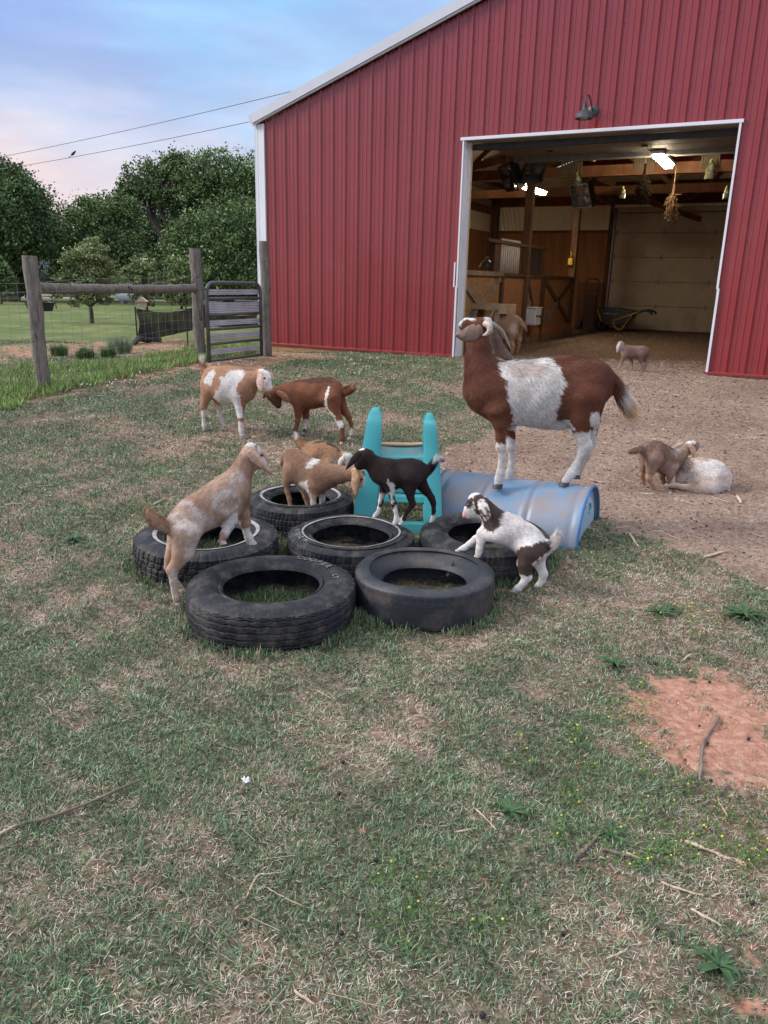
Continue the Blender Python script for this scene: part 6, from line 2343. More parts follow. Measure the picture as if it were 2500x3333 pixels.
# ================================================================== FENCE AND GATE
wpost = mat('weathered_post', (.24, .215, .185), (.13, .11, .095), rough=.9, scale=7, stretch=(6, 6, .8), detail=9, bump=.7, bscale=30, c3=(.055, .045, .04), c3scale=9, c3stops=(.56, .66))
wire = mat('fence_wire', (.20, .20, .20), (.28, .27, .26), rough=.5, metal=.5)
fe = G(143, 1272)
fm = G(652, 1166)
fr_ = G(868, 1160)
fence = empty('post_fence', (fe[0], fe[1], fe[2]), 'weathered round post and rail fence with square wire mesh on the left', 'fence')


def hpt(base, py_top):
    """height of a vertical post on base whose top shows at py_top"""
    lo, hi = .5, 3.5
    for _ in range(40):
        m = (lo + hi) / 2
        if proj(np.array([base[0], base[1], base[2] + m]))[1] < py_top:
            hi = m
        else:
            lo = m
    return lo


def rpost(b, h, r, par, lean=0):
    mb = MB()
    rings = 14
    P_ = [(b[0] + .008 * math.sin(i * .9) + lean * i / rings, b[1] + .006 * math.cos(i), b[2] - .1 + (h + .1) * i / (rings - 1)) for i in range(rings)]
    mb.tube(P_, [r * (1 + .05 * math.sin(i * 1.7) + .03 * (1 - i / rings)) for i in range(rings)], 16, updir=(0, 1, 0))
    o = mb.build('post', wpost, par, smooth=True, auto=60)
    return o


hL, hM, hR_ = hpt(fe, 832), hpt(fm, 808), hpt(fr_, 785)
rpost(fe, hL, .072, fence)
rpost(fm, hM, .078, fence)
ra = np.array([fe[0], fe[1], 0]); rb = np.array([fm[0], fm[1], 0])
def zat(b, py):
    return b[2] + hpt(b, py)
# top rail
a = np.array([fe[0], fe[1] + .03, zat(fe, 938)])
b = np.array([fm[0], fm[1] - .02, zat(fm, 938)])
ts_ = np.linspace(0.02, .99, 12)
MB().tube([a + (b - a) * t + [0, 0, -.012 * math.sin(3.1 * t) + .004 * math.sin(t * 30)] for t in ts_], [.055 * (1 + .06 * math.sin(t * 23)) for t in ts_], 14).build('rail', wpost, fence, smooth=True, auto=60)
# mesh on both sides of the first post
d_ = unit(rb - ra)
far_l = ra - d_ * 4.5
mb = MB()
def wln(p, q, r=.0016, sag=0):
    n_ = 2 if not sag else 8
    mb.tube([p + (q - p) * t - np.array([0, 0, sag * 4 * t * (1 - t)]) for t in np.linspace(0, 1, n_)], r, 4, cap=False)
zb0 = lambda p: float(gz(p[0], p[1]))
tot = np.linalg.norm(rb - far_l)
for k in range(10):
    hgt = [.05, .13, .22, .32, .43, .55, .68, .82, .97, 1.12][k]
    prev = None
    for i in range(13):
        t = i / 12
        p = far_l + (rb - far_l) * t
        q = np.array([p[0], p[1], zb0(p) + hgt + .012 * math.sin(i * 2.1 + k)])
        if prev is not None:
            wln(prev, q)
        prev = q
for i in range(int(tot / .15)):
    p = far_l + (rb - far_l) * ((i + .5) * .15 / tot)
    z = zb0(p)
    wln(np.array([p[0], p[1], z + .04]), np.array([p[0] + .01 * math.sin(i), p[1], z + 1.12]), .0014)
mb.build('wire_mesh', wire, fence)
# barbed top strands
mb = MB()
P0_ = np.array([far_l[0], far_l[1], zb0(far_l) + 1.26]); P1_ = np.array([fe[0] + .07, fe[1], zat(fe, 950)]); P2_ = np.array([fm[0], fm[1], zat(fm, 895)])
for (p, q, sg) in ((P0_, P1_, .03), (P1_, P2_, .05), (P0_ + [0, 0, .12 - .2], P1_ - [0, 0, .12], .02)):
    wln(p, q, .0022, sg)
    n_ = int(np.linalg.norm(q - p) / .12)
    for i in range(1, n_):
        t = i / n_
        c = p + (q - p) * t - np.array([0, 0, sg * 4 * t * (1 - t)])
        mb.tube([c - [0, 0, .012], c + [0, 0, .012]], .0015, 4, cap=False)
mb.build('barbed_wire', wire, fence)
gate_post = empty('gate_post', tuple(fr_), 'tall weathered round post standing at the white corner of the barn', 'post')
rpost(fr_, hR_, .070, gate_post)
# gate
ga = G(682, 1188)
gb = G(852, 1166)
gate = empty('metal_gate', tuple((ga + gb) / 2), 'tubular metal gate with grey corrugated slats between the round posts', 'gate')
gx = unit((gb - ga) * [1, 1, 0])
gl = np.linalg.norm((gb - ga)[:2])
gz0 = max(ga[2], gb[2]) + .03
gh = hpt((ga + gb) / 2, 922) - .03
gm = mat('gate_dark', (.075, .078, .092), (.12, .115, .115), rough=.5, metal=.2, scale=9, c3=(.16, .07, .035), c3scale=7, c3stops=(.58, .75))
gs = mat('gate_slat', (.55, .55, .60), (.42, .42, .47), rough=.45, metal=.1, scale=6, c3=(.20, .12, .07), c3scale=4, c3stops=(.6, .8))
A0 = np.array([ga[0], ga[1], gz0])
X_ = gx
r_ = .13
P_ = [A0, A0 + [0, 0, gh - r_]]
for t in np.linspace(0.2, 1, 5):
    an = t * math.pi / 2
    P_.append(A0 + X_ * r_ * (1 - math.cos(an)) + np.array([0, 0, gh - r_ + r_ * math.sin(an)]))
for t in np.linspace(0, .8, 5):
    an = t * math.pi / 2
    P_.append(A0 + X_ * (gl - r_ + r_ * math.sin(an)) + np.array([0, 0, gh - r_ + r_ * math.cos(an)]))
P_ += [A0 + X_ * gl + [0, 0, gh - r_], A0 + X_ * gl]
MB().tube(P_, .026, 10, updir=np.cross(X_, (0, 0, 1))).build('frame', gm, gate, smooth=True)
for f in (.0, .215, .40, .58, .785):
    MB().tube([A0 + [0, 0, .02 + gh * f], A0 + X_ * gl + [0, 0, .02 + gh * f]], .020, 8).build('bar', gm, gate, smooth=True)
gn = np.cross(X_, (0, 0, 1))
for f in (.105, .30, .475, .635, .70, .865):
    pr_ = []
    for i in range(13):
        pr_.append((.006 * math.sin(i * math.pi / 2), -.034 + .068 * i / 12))
    V, F = [], []
    for s_ in (.02, gl - .02):
        for (o_, z_) in pr_:
            V.append(A0 + X_ * s_ + gn * (o_ - .01) + np.array([0, 0, .02 + gh * f + z_]))
    for i in range(12):
        F.append((i, 13 + i, 14 + i, i + 1))
    o = newmesh('slat', V, F, gs, gate)
    sm = o.modifiers.new('t', 'SOLIDIFY'); sm.thickness = .004
for z in (.15, .95):
    MB().tube([A0 - X_ * .05 + [0, 0, z], A0 + X_ * .02 + [0, 0, z]], .014, 6).build('hinge', gm, gate)
# shade cloth strung behind the fence
def cloth(pts_top, pts_bot, name, label, seed, mt):
    n, m_ = 60, 14
    T_ = curve(pts_top, n); B_ = curve(pts_bot, n)
    k = min(len(T_), len(B_))
    V, F = [], []
    for i in range(k):
        for j in range(m_):
            t = j / (m_ - 1)
            p = T_[i] * (1 - t) + B_[i] * t
            off = .05 * math.sin(i * .23 + t * 3 + seed) * math.sin(t * 3.1) + .02 * math.sin(i * .7 + t * 5)
            V.append(p + np.array([off * .5, off, 0]))
    for i in range(k - 1):
        for j in range(m_ - 1):
            F.append((i * m_ + j, (i + 1) * m_ + j, (i + 1) * m_ + j + 1, i * m_ + j + 1))
    o = newmesh(name, V, F, mt, smooth=True)
    return tag(o, label, 'shade cloth')
cm = bpy.data.materials.new('shade_net'); cm.use_nodes = True
t_ = cm.node_tree; b_ = t_.nodes['Principled BSDF']; b_.inputs['Base Color'].default_value = (.014, .014, .017, 1); b_.inputs['Roughness'].default_value = .8
vz = t_.nodes.new('ShaderNodeTexNoise'); vz.inputs['Scale'].default_value = 3
rr_ = t_.nodes.new('ShaderNodeValToRGB'); ramp(rr_, [(.35, (.86,) * 3), (.65, (.985,) * 3)])
tcn = t_.nodes.new('ShaderNodeTexCoord'); t_.links.new(tcn.outputs['Object'], vz.inputs[0]); t_.links.new(vz.outputs[0], rr_.inputs[0]); t_.links.new(rr_.outputs[0], b_.inputs['Alpha'])
c1_, c2_, c3_ = G(448, 1118), G(560, 1108), G(700, 1098)
def up(p, h): return np.array([p[0], p[1], p[2] + h])
cloth([up(c1_, hpt(c1_, 1004)), up(c2_, hpt(c2_, 1016)), up(c3_, hpt(c3_, 985))], [up(c1_, .02), up(c2_, .10), up(c3_, .22)], 'shade_cloth', 'black shade netting strung on stakes behind the wire fence', 0, cm)
c4_, c5_ = G(700, 1100), G(842, 1090)
cloth([up(c4_, .48), up((c4_ + c5_) / 2, .40), up(c5_, .42)], [up(c4_, .22), up((c4_ + c5_) / 2, .16), up(c5_, .2)], 'shade_cloth', 'black shade netting seen behind the bars of the gate', 2, cm)
for p_, hh, lb in ((c1_, .62, 'thin dark stake at the left end of the black netting'), (G(612, 1130), .75, 'thin leaning dark stake near the middle fence post')):
    o = MB().tube([up(p_, -.05), up(p_, hh)], .014, 6).build('stake', blackp); tag(o, lb, 'stake')
V_ = RS.normal(0, 1, (40, 3))
o = MB().tube(curve([up(G(436, 1124), .04), up(G(455, 1120), .09), up(G(480, 1116), .05), up(G(520, 1112), .03)], 20), .05, 7).build('rolled_netting', blackp, smooth=True); tag(o, 'crumpled roll of black netting on the red soil by the shade cloth', 'netting')
# dark pan hung on the first post
pp = G(143, 1272) + [.0, .12, 0]
mb = MB(); mb.lathe(up(pp, hpt(pp, 1012)), [(.001, 0), (.12, 0), (.15, .09), (.145, .09), (.11, .012), (.001, .012)], 20); o = mb.build('feed_pan', blackp, smooth=True, auto=50); tag(o, 'black feed pan hooked behind the left fence post', 'pan')

# ================================================================== TREES
bark = mat('bark', (.13, .10, .08), (.07, .055, .045), rough=.95, scale=6, stretch=(3, 3, .6), bump=.6)
leafm = mat('leaves', (.85, .85, .85), (1.15, 1.15, 1.15), rough=.65, spec=.25, attr='col', scale=2)


def tree(label, cat, Y, blobs, base, cols, n, ls, trunk_r, group=None, airy=0, name='tree', nb=10, ystretch=1.0):
    """blobs: (px,py,radius px) on the photograph, at distance Y; each becomes a lobe of the crown"""
    b = aty(base[0], base[1], Y)
    b[2] = float(gz(b[0], b[1]))
    e = empty(name, tuple(b), label, cat, group)
    cs = []
    for i, (px, py, r) in enumerate(blobs):
        yy = Y + (RS.uniform(-.5, .5) * r / FPX * Y * 1.2)
        c = aty(px, py, yy)
        cs.append((c, r / FPX * Y * 1.05))
    L = []
    vol = np.array([c[1] ** 2 for c in cs])
    per = (n * vol / vol.sum()).astype(int)
    allc, allp = [], []
    for (c, r), k in zip(cs, per):
        ncl = max(6, int(k / 26))
        d = RS.normal(0, 1, (ncl, 3))
        d /= np.linalg.norm(d, axis=1)[:, None]
        rad = r * RS.uniform(.35, 1.0, ncl) ** .55
        cc = c + d * rad[:, None] * np.array([1, ystretch, .92])
        cc += np.c_[fn(cc, .5, 0), fn(cc, .5, 1), fn(cc, .5, 2)] * r * .22
        keep = np.ones(ncl, bool)
        if airy:
            keep = fn(cc, 1.1 / max(r, .3), 1) > airy - 1
        cc = cc[keep]
        allc.append(cc)
        m = int(26)
        cr = r * RS.uniform(.10, .22, len(cc))
        P = cc[:, None] + RS.normal(0, 1, (len(cc), m, 3)) * cr[:, None, None] * [1, 1, .6]
        tone = (.55 + .75 * RS.rand(len(cc)))[:, None] * np.ones((1, m))
        ci = RS.randint(0, len(cols), len(cc))
        col = np.array(cols)[ci][:, None] * tone[..., None] * RS.uniform(.75, 1.3, (len(cc), m, 1))
        allp.append((P.reshape(-1, 3), col.reshape(-1, 3)))
    P = np.concatenate([a for a, _ in allp])
    col = np.concatenate([c for _, c in allp])
    P[:, 2] = np.maximum(P[:, 2], gz(P[:, 0], P[:, 1]) + .15)
    k = len(P)
    a1 = RS.normal(0, 1, (k, 3)); a1 /= np.linalg.norm(a1, axis=1)[:, None]
    a2 = np.cross(a1, RS.normal(0, 1, (k, 3))); a2 /= np.linalg.norm(a2, axis=1)[:, None]
    s = ls * RS.uniform(.6, 1.4, (k, 1))
    V = np.stack([P - a1 * s * .6, P + a2 * s * .35, P + a1 * s * .6, P - a2 * s * .35], 1).reshape(-1, 3)
    F = np.arange(k * 4).reshape(-1, 4)
    newmesh('crown', V, F, leafm, e, col=np.repeat(np.clip(col, 0, 1), 4, axis=0))
    mb = MB()
    top = np.mean([c for c, r in cs], axis=0)
    fork = b + (top - b) * .38
    mb.tube(curve([b - [0, 0, .1], b + (fork - b) * .5 + [trunk_r * .3, 0, 0], fork], 8), np.linspace(trunk_r * 1.15, trunk_r * .8, len(curve([b, b, fork], 8)))[:len(curve([b - [0, 0, .1], b + (fork - b) * .5, fork], 8))], 9)
    C_ = np.concatenate(allc)
    for (c, r) in cs:
        q = c - unit(c - fork) * r * .1
        mb.tube(curve([fork - (fork - b) * .1, (fork + q) / 2 + RS.normal(0, .08, 3) * r, q], 9), np.linspace(trunk_r * .6, trunk_r * .14, len(curve([fork, (fork + q) / 2, q], 9))), 7)
        near = C_[np.argsort(np.linalg.norm(C_ - c, axis=1))[:400]]
        for _ in range(nb):
            t = near[RS.randint(len(near))]
            mb.tube(curve([fork + (q - fork) * RS.uniform(.5, 1), (q + t) / 2 + RS.normal(0, .06, 3) * r, t], 6), np.linspace(trunk_r * .22, trunk_r * .05, len(curve([fork, q, t], 6))), 5, cap=False)
    mb.build('trunk', bark, e, smooth=True)
    return e


DK = [(.066, .115, .046), (.095, .155, .058), (.135, .205, .078), (.045, .085, .037)]
MD = [(.095, .16, .055), (.14, .21, .07), (.07, .125, .044), (.19, .26, .11)]
SG = [(.26, .31, .14), (.19, .25, .10), (.34, .38, .20), (.14, .19, .075)]
tree('huge dark leafy tree at the far left edge', 'tree', 38, [(10, 700, 128), (85, 700, 82), (-70, 680, 140), (40, 610, 66), (140, 780, 56), (50, 840, 70), (-20, 860, 110), (-60, 590, 90)], (30, 985), DK, 60000, .12, .42)
tree('tall broad tree with open branching crown left of the barn', 'tree', 46, [(630, 590, 90), (730, 580, 84), (470, 575, 58), (540, 610, 62), (680, 680, 100), (560, 540, 44), (790, 640, 84), (830, 700, 90), (415, 610, 36), (880, 590, 90), (620, 640, 60), (440, 650, 34)], (575, 975), MD, 56000, .125, .36, airy=.50, nb=12)
tree('bushy mid green tree between the tall tree and the dark left tree', 'tree', 42, [(270, 745, 85), (200, 810, 65), (345, 715, 82), (300, 840, 92), (380, 810, 85), (215, 880, 60), (400, 690, 55)], (290, 985), MD, 42000, .115, .25, airy=.3)
tree('dense rounded tree low beside the barn corner', 'tree', 39, [(700, 770, 92), (800, 760, 92), (620, 810, 85), (840, 850, 80), (720, 870, 85), (890, 790, 80), (640, 890, 60), (790, 900, 60)], (740, 985), MD, 46000, .11, .26)
tree('dark tree behind the middle fence post', 'tree', 50, [(470, 760, 95), (540, 800, 90), (430, 850, 90), (520, 880, 90), (590, 740, 80)], (500, 980), DK, 26000, .14, .25)
tree('dark undergrowth tree in the gap at the far left', 'tree', 66, [(180, 850, 80), (120, 880, 70), (230, 920, 60), (340, 920, 60), (60, 920, 60), (0, 920, 60)], (170, 965), DK, 24000, .18, .2)
tree('dark shrubby tree behind the gate', 'tree', 48, [(660, 930, 60), (740, 930, 55), (810, 930, 60), (590, 930, 55), (870, 920, 60)], (740, 990), DK, 20000, .13, .15)


def orchard(label, base, blobs, n, airy=.30, cols=SG, r=.05):
    g = G(*base)
    return tree(label, 'fruit tree', g[1], blobs, base, cols, int(n * 1.7), .050 * g[1] / 20, r, 'small orchard trees on the lawn', airy, 'fruit_tree', 8)


orchard('small pale green orchard tree nearest the left fence post', (298, 1052), [(265, 850, 44), (310, 830, 40), (235, 880, 38), (340, 880, 40), (290, 905, 52), (225, 850, 26), (355, 920, 36), (250, 935, 34), (290, 800, 22), (370, 870, 22), (290, 955, 34), (250, 975, 24), (340, 965, 30), (200, 910, 22)], 9000)
orchard('small pale orchard tree left of the middle fence post', (478, 1010), [(450, 875, 30), (485, 865, 28), (430, 915, 28), (470, 925, 36), (510, 905, 28), (445, 850, 16), (495, 950, 28), (440, 955, 26), (410, 890, 20), (530, 930, 22), (475, 975, 22)], 5500)
orchard('small rounded orchard tree behind the middle fence post', (590, 1006), [(575, 870, 34), (610, 880, 30), (590, 915, 42), (560, 930, 30), (630, 925, 30), (600, 850, 20), (600, 965, 30), (560, 965, 24), (650, 890, 22)], 6500, cols=[(.20, .26, .10), (.26, .32, .14), (.15, .20, .07)])
orchard('small orchard tree cut off by the left picture edge', (4, 990), [(0, 880, 30), (25, 905, 26), (-25, 890, 36), (15, 940, 26), (-10, 850, 20)], 4000, cols=MD)
orchard('thin nearly bare sapling behind the first fence post', (183, 1005), [(175, 955, 16), (190, 965, 14), (165, 975, 12)], 260, airy=.8, r=.025)
# low plants on the red soil beyond the fence
for i, (px, py, s, lb) in enumerate(((393, 1150, .30, 'grey green spiky tuft on the red soil beyond the fence'), (195, 1160, .2, 'small green weed clump on the red strip at left'), (280, 1170, .2, 'low green weed clump at the middle of the red strip'), (352, 1165, .18, 'low weed clump just left of the grey green tuft'))):
    g = G(px, py)
    n = 500
    a = RS.uniform(0, 6.283, n); r = .16 * s / .3 * np.sqrt(RS.rand(n))
    P = np.c_[g[0] + r * np.cos(a), g[1] + r * np.sin(a)]
    c = np.tile((.22, .26, .17) if i == 0 else (.10, .17, .06), (n, 1)) * RS.uniform(.6, 1.3, (n, 1))
    o = blades(P, s * RS.uniform(.4, 1.1, n), np.full(n, .009), c, RS.uniform(.1, .7, n), 'weed_clump', lb)
    del o['kind']; o['category'] = 'weed'

# ================================================================== FAR THINGS
sidg = mat('pale_siding', (.52, .53, .55), (.44, .45, .48), rough=.7, scale=3)
rfg = mat('shingles', (.11, .11, .12), (.08, .08, .09), rough=.9, scale=8)


def house(px0, px1, py_e, py_r, Y, label, lname='house'):
    a, b = aty(px0, 980, Y), aty(px1, 980, Y)
    g = .05
    ze = aty(px0, py_e, Y)[2]; zr = aty(px0, py_r, Y)[2]
    e = empty(lname, tuple([(a[0] + b[0]) / 2, Y, g]), label, 'house' if lname == 'house' else 'shed')
    w = b[0] - a[0]
    MB().box(((a[0] + b[0]) / 2, Y + 3, (g + ze) / 2), (w, 6, ze - g)).build('wall', sidg, e)
    MB().prism([(-w / 2, ze), (w / 2, ze), (0, zr)], ((a[0] + b[0]) / 2, Y + .02, 0), (1, 0, 0), (0, 0, 1), (0, 1, 0), 5.9).build('gable', sidg, e)
    for s in (-1, 1):
        p, q = np.array([(a[0] + b[0]) / 2 + s * (w / 2 + .3), Y - .3, ze - .25]), np.array([(a[0] + b[0]) / 2, Y - .3, zr + .02])
        x = unit(q - p)
        nn = np.array([-x[2], 0, x[0]]) * s * -1
        MB().box((p + q) / 2 + [0, 3.3, 0] + np.abs(nn) * [0, 0, .08], (np.linalg.norm(q - p), 6.6, .12), (x, np.array([0, 1., 0]), np.cross(x, [0, 1., 0]))).build('roof', rfg, e)
    wn_o = MB().box((a[0] + w * .7, Y - .01, ze - .9), (1.0, .06, 1.1)).build('window', white, e)
    MB().box((a[0] + w * .7, Y - .05, ze - .9), (.82, .03, .92)).build('pane', mat('dark_glass', (.03, .035, .04), rough=.1), wn_o)
    return e


house(40, 174, 893, 848, 56, 'pale grey gabled house half hidden by trees behind the left post')
house(500, 545, 850, 826, 60, 'far pale shed with a light metal roof glimpsed through the trees', 'shed')
carp = mat('car_dark', (.02, .022, .026), rough=.25, coat=.6)
carw = mat('car_pale', (.50, .55, .62), rough=.3, coat=.6)
glass = mat('dark_glass', (.03, .035, .04), rough=.1)
tyr = mat('far_tyre', (.015, .015, .016), rough=.8)


def car(px, Y, m, label, L=4.4, yaw=0.1):
    p = aty(px, 960, Y)
    z = float(gz(p[0], Y)) + .02
    e = empty('parked_car', (p[0], Y, z), label, 'car', 'cars parked on the gravel drive')
    X_ = np.array([math.cos(yaw), math.sin(yaw), 0]); Y_ = np.array([-math.sin(yaw), math.cos(yaw), 0])
    pr_ = [(-L / 2, .35), (-L / 2 + .05, .75), (-L * .42, .95), (-L * .30, 1.0), (-L * .18, 1.48), (L * .16, 1.52), (L * .32, 1.05), (L * .47, .92), (L / 2, .6), (L / 2 - .02, .32)]
    MB().prism(pr_, np.array([p[0], Y, z]) - Y_ * .85, X_, (0, 0, 1), Y_, 1.7).build('body', m, e, bevel=.08, seg=3)
    for s in (-1, 1):
        MB().prism([(-L * .27, 1.04), (-L * .165, 1.40), (L * .14, 1.44), (L * .27, 1.06)], np.array([p[0], Y, z]) + Y_ * (s * .855 - (.012 if s > 0 else 0) + (0 if s > 0 else -.0)), X_, (0, 0, 1), Y_ * s, .012).build('side_window', glass, e)
        for u in (-L * .31, L * .31):
            w = MB().lathe(np.array([p[0], Y, z + .33]) + X_ * u + Y_ * s * .76, [(.001, -.1), (.30, -.1), (.33, -.07), (.33, .07), (.30, .1), (.19, .11), (.001, .105)], 22, axis=Y_ * s).build('wheel', tyr, e, smooth=True, auto=40)
            MB().lathe(np.array([p[0], Y, z + .33]) + X_ * u + Y_ * s * .87, [(.001, .0), (.19, 0), (.18, .012), (.001, .014)], 16, axis=Y_ * s).build('rim', steel, w)
    for u in (-1, 1):
        MB().box(np.array([p[0], Y, z + .75]) + X_ * (L / 2 - .03) + Y_ * u * .6, (.05, .3, .14), (X_, Y_, np.array([0, 0, 1.]))).build('headlight', white, e)
    return e


car(150, 49, carp, 'dark car parked on the drive seen under the fence rail')
car(385, 48, carw, 'pale silver car half hidden behind the fence rail')
TY = 38
p = aty(421, 985, TY)
z = float(gz(p[0], TY))
e = empty('gas_tank', (p[0], TY, z), 'white horizontal gas tank on the lawn behind the orchard', 'gas tank')
MB().lathe((p[0] - .6, TY, z + .46), [(.001, 0), (.2, .03), (.33, .12), (.36, .25), (.36, .95), (.33, 1.08), (.2, 1.17), (.001, 1.2)], 24, axis=(1, 0, 0)).build('tank', white, e, smooth=True)
for s in (-.25, .4):
    MB().box((p[0] + s, TY, z + .08), (.12, .5, .2)).build('foot', steel, e)
MB().lathe((p[0] + .1, TY, z + .80), [(.001, .12), (.12, .1), (.14, 0)], 16).build('lid', white, e)
p = aty(463, 990, 20)
e = empty('bird_feeder', (p[0], 20, 1.0), 'small wooden bird feeder hanging in the orchard tree', 'bird feeder')
MB().box((p[0], 20, p[2]), (.20, .14, .14)).build('box', mat('feeder_wood', (.55, .42, .34), rough=.8), e, bevel=.01)
MB().prism([(-.15, .06), (.15, .06), (0, .17)], (p[0], 19.9, p[2]), (1, 0, 0), (0, 0, 1), (0, 1, 0), .2).build('roof', mat('feeder_wood', (.55, .42, .34)), e)
MB().tube([(p[0], 20, p[2] + .16), (p[0], 20, p[2] + .4)], .006, 5).build('string', grw, e)
# overhead wires and a bird
def powerline(a, b, Y0, Y1, label, sag=.25):
    p, q = aty(*a, Y0), aty(*b, Y1)
    d = q - p
    p2, q2 = p - d * .8, q + d * .5
    P_ = [p2 + (q2 - p2) * t - np.array([0, 0, sag * (4 * t * (1 - t) - .8)]) for t in np.linspace(0, 1, 40)]
    o = MB().tube(P_, .0085, 6, cap=False).build('power_line', blackp, smooth=True)
    tag(o, label, 'power line', 'power lines crossing the sky')
    return p, q, sag


powerline((45, 500), (900, 313), 34, 26, 'upper black power line crossing the sky to the barn roof')
pw = powerline((57, 540), (812, 400), 34, 26, 'lower black power line with a bird sitting on it')
bp0 = aty(239, 504, 32.2)
e = empty('bird', tuple(bp0), 'small dark bird perched on the lower power line', 'bird')
mb = MB()
mb.lathe(bp0 + [-.09, 0, -.03], [(.001, 0), (.03, .03), (.052, .09), (.045, .15), (.034, .18), (.036, .21), (.024, .24), (.001, .26)], 12, axis=(.75, 0, .66))
mb.build('body', blackp, e, smooth=True)
MB().beam(bp0 + [-.08, 0, -.02], bp0 + [-.2, 0, -.11], .03, .012).build('tail', blackp, e)
MB().lathe(bp0 + [.085, 0, .135], [(.012, 0), (.001, .035)], 6, axis=(1, 0, -.1)).build('beak', blackp, e)

# ================================================================== ON THE GROUND
stk = mat('stick_grey', (.24, .19, .15), (.14, .105, .085), rough=.9, scale=18, stretch=(1, 1, 1), bump=.6, bscale=60)
stp = mat('stick_pale', (.58, .47, .35), (.42, .31, .22), rough=.85, scale=22, bump=.5, bscale=60)
strd = mat('stick_reddish', (.28, .14, .09), (.2, .1, .07), rough=.9, scale=20)
STICKS = [
    ([(51, 2705), (250, 2640), (467, 2542)], 9, stk, 'longest grey brown stick lying across the grass at the left'),
    ([(-20, 2735), (60, 2700)], 7, stp, 'pale split stalk at the left picture edge below the long stick'),
    ([(2339, 2340), (2294, 2416), (2282, 2480), (2276, 2553)], 8, stk, 'curved grey stick lying upright on the red clay patch'),
    ([(1000, 2518), (1070, 2502), (1163, 2450)], 4, strd, 'thin reddish curved twig in the middle of the grass'),
    ([(800, 2940), (838, 2862), (868, 2855), (927, 2846)], 5, stp, 'bent pale stalk ending beside a black dropping, left of centre'),
    ([(760, 2985), (800, 2940)], 4, strd, 'short thin brown twig below the bent pale stalk'),
    ([(870, 2906), (930, 2935), (990, 2960)], 4, stp, 'thin straight pale stalk just right of the bent stalk'),
    ([(1543, 2643), (1580, 2680), (1614, 2716)], 4, stp, 'slanting pale stalk beside the leafy weed near the centre right'),
    ([(1486, 2716), (1549, 2705)], 6, stp, 'short flat pale chip left of the slanting stalk'),
    ([(1560, 2868), (1580, 2880), (1595, 2903)], 7, strd, 'short curved reddish bark piece in the lower centre'),
    ([(957, 3234), (1022, 3275)], 8, stp, 'stubby pale wood chip near the bottom centre'),
    ([(827, 3188), (850, 3130), (884, 3074)], 3, strd, 'thin dark twig near the bottom left of centre'),
    ([(1174, 2990), (1166, 3041)], 4, stp, 'tiny upright pale stalk in the lower centre'),
    ([(1871, 2808), (1915, 2765), (1955, 2713)], 11, stk, 'thick rough bark stick slanting up to the right'),
    ([(1953, 2776), (2040, 2795), (2134, 2824)], 8, stk, 'round dark stick with a pale cut end, right of the rough bark stick'),
    ([(2026, 2786), (2120, 2808)], 6, stp, 'pale split stick touching the round dark stick'),
    ([(2229, 2743), (2330, 2785), (2430, 2832)], 11, stp, 'thick pale knotted stick at the right'),
    ([(2148, 2884), (2220, 2910), (2289, 2930)], 6, stp, 'bright bleached stick below the knotted stick'),
    ([(2246, 2979), (2300, 3003), (2346, 3028)], 7, stp, 'bleached split stick nearest the bottom right weed'),
    ([(1974, 3128), (2040, 3104)], 5, stp, 'short bleached straw slanting on the lower right grass'),
    ([(1822, 3264), (1860, 3258), (1898, 3220)], 7, stk, 'crooked grey twig near the bottom right'),
    ([(2335, 2591), (2365, 2558)], 12, stk, 'short thick chunk of bark at the foot of the red clay'),
    ([(2340, 2618), (2370, 2662)], 5, stp, 'thin pale stalk below the chunk of bark'),
    ([(2362, 2655), (2364, 2690)], 6, strd, 'small red brown chip below the red clay'),
    ([(2200, 2438), (2225, 2500), (2268, 2530)], 4, strd, 'thin forked brown twig on the red clay left of the curved stick'),
    ([(2420, 2713), (2452, 2752)], 5, stk, 'small dark twig at the right picture edge'),
    ([(2225, 2150), (2248, 2130)], 6, stp, 'small pale chip at the top of the red clay patch'),
    ([(1640, 1932), (1700, 1950), (1760, 1975)], 4, strd, 'curved brown twig beside the white kid behind hooves'),
    ([(2045, 1745), (2078, 1788)], 6, stp, 'short pale stick on the yard dirt below the lying goat'),
    ([(2290, 1815), (2375, 1800)], 6, stp, 'straight pale stick at the far right of the yard dirt'),
    ([(2400, 1620), (2415, 1640)], 7, stp, 'small bent chip on the dirt right of the lying goat'),
    ([(500, 1645), (545, 1625)], 5, stp, 'short pale stalk left of the rearing kid'),
]
for (pl, w, m, lb) in STICKS:
    P_ = np.array([G(*q) for q in pl])
    P_[:, 2] += .009 + bumps(P_[:, :2])
    dd = math.hypot(P_[0][0], P_[0][1]) + .6
    r = w / 2 / FPX * dd * 1.05
    if len(P_) > 2:
        P_ = curve(P_, 14)
    n_ = len(P_)
    if n_ < 6:
        P_ = np.array([P_[0] + (P_[-1] - P_[0]) * t for t in np.linspace(0, 1, 6)])
        n_ = 6
    P_ = P_ + RS.normal(0, r * .3, (n_, 3)) * [1, 1, .3]
    R_ = r * (1 + .18 * RS.normal(0, 1, n_)) * np.linspace(1.1, .8, n_)
    R_[0] *= .8
    R_[-1] *= .6
    o = MB().tube(P_, R_, 7).build('stick', m, smooth=True, auto=60)
    tag(o, lb, 'stick', 'loose sticks and stalks on the grass')
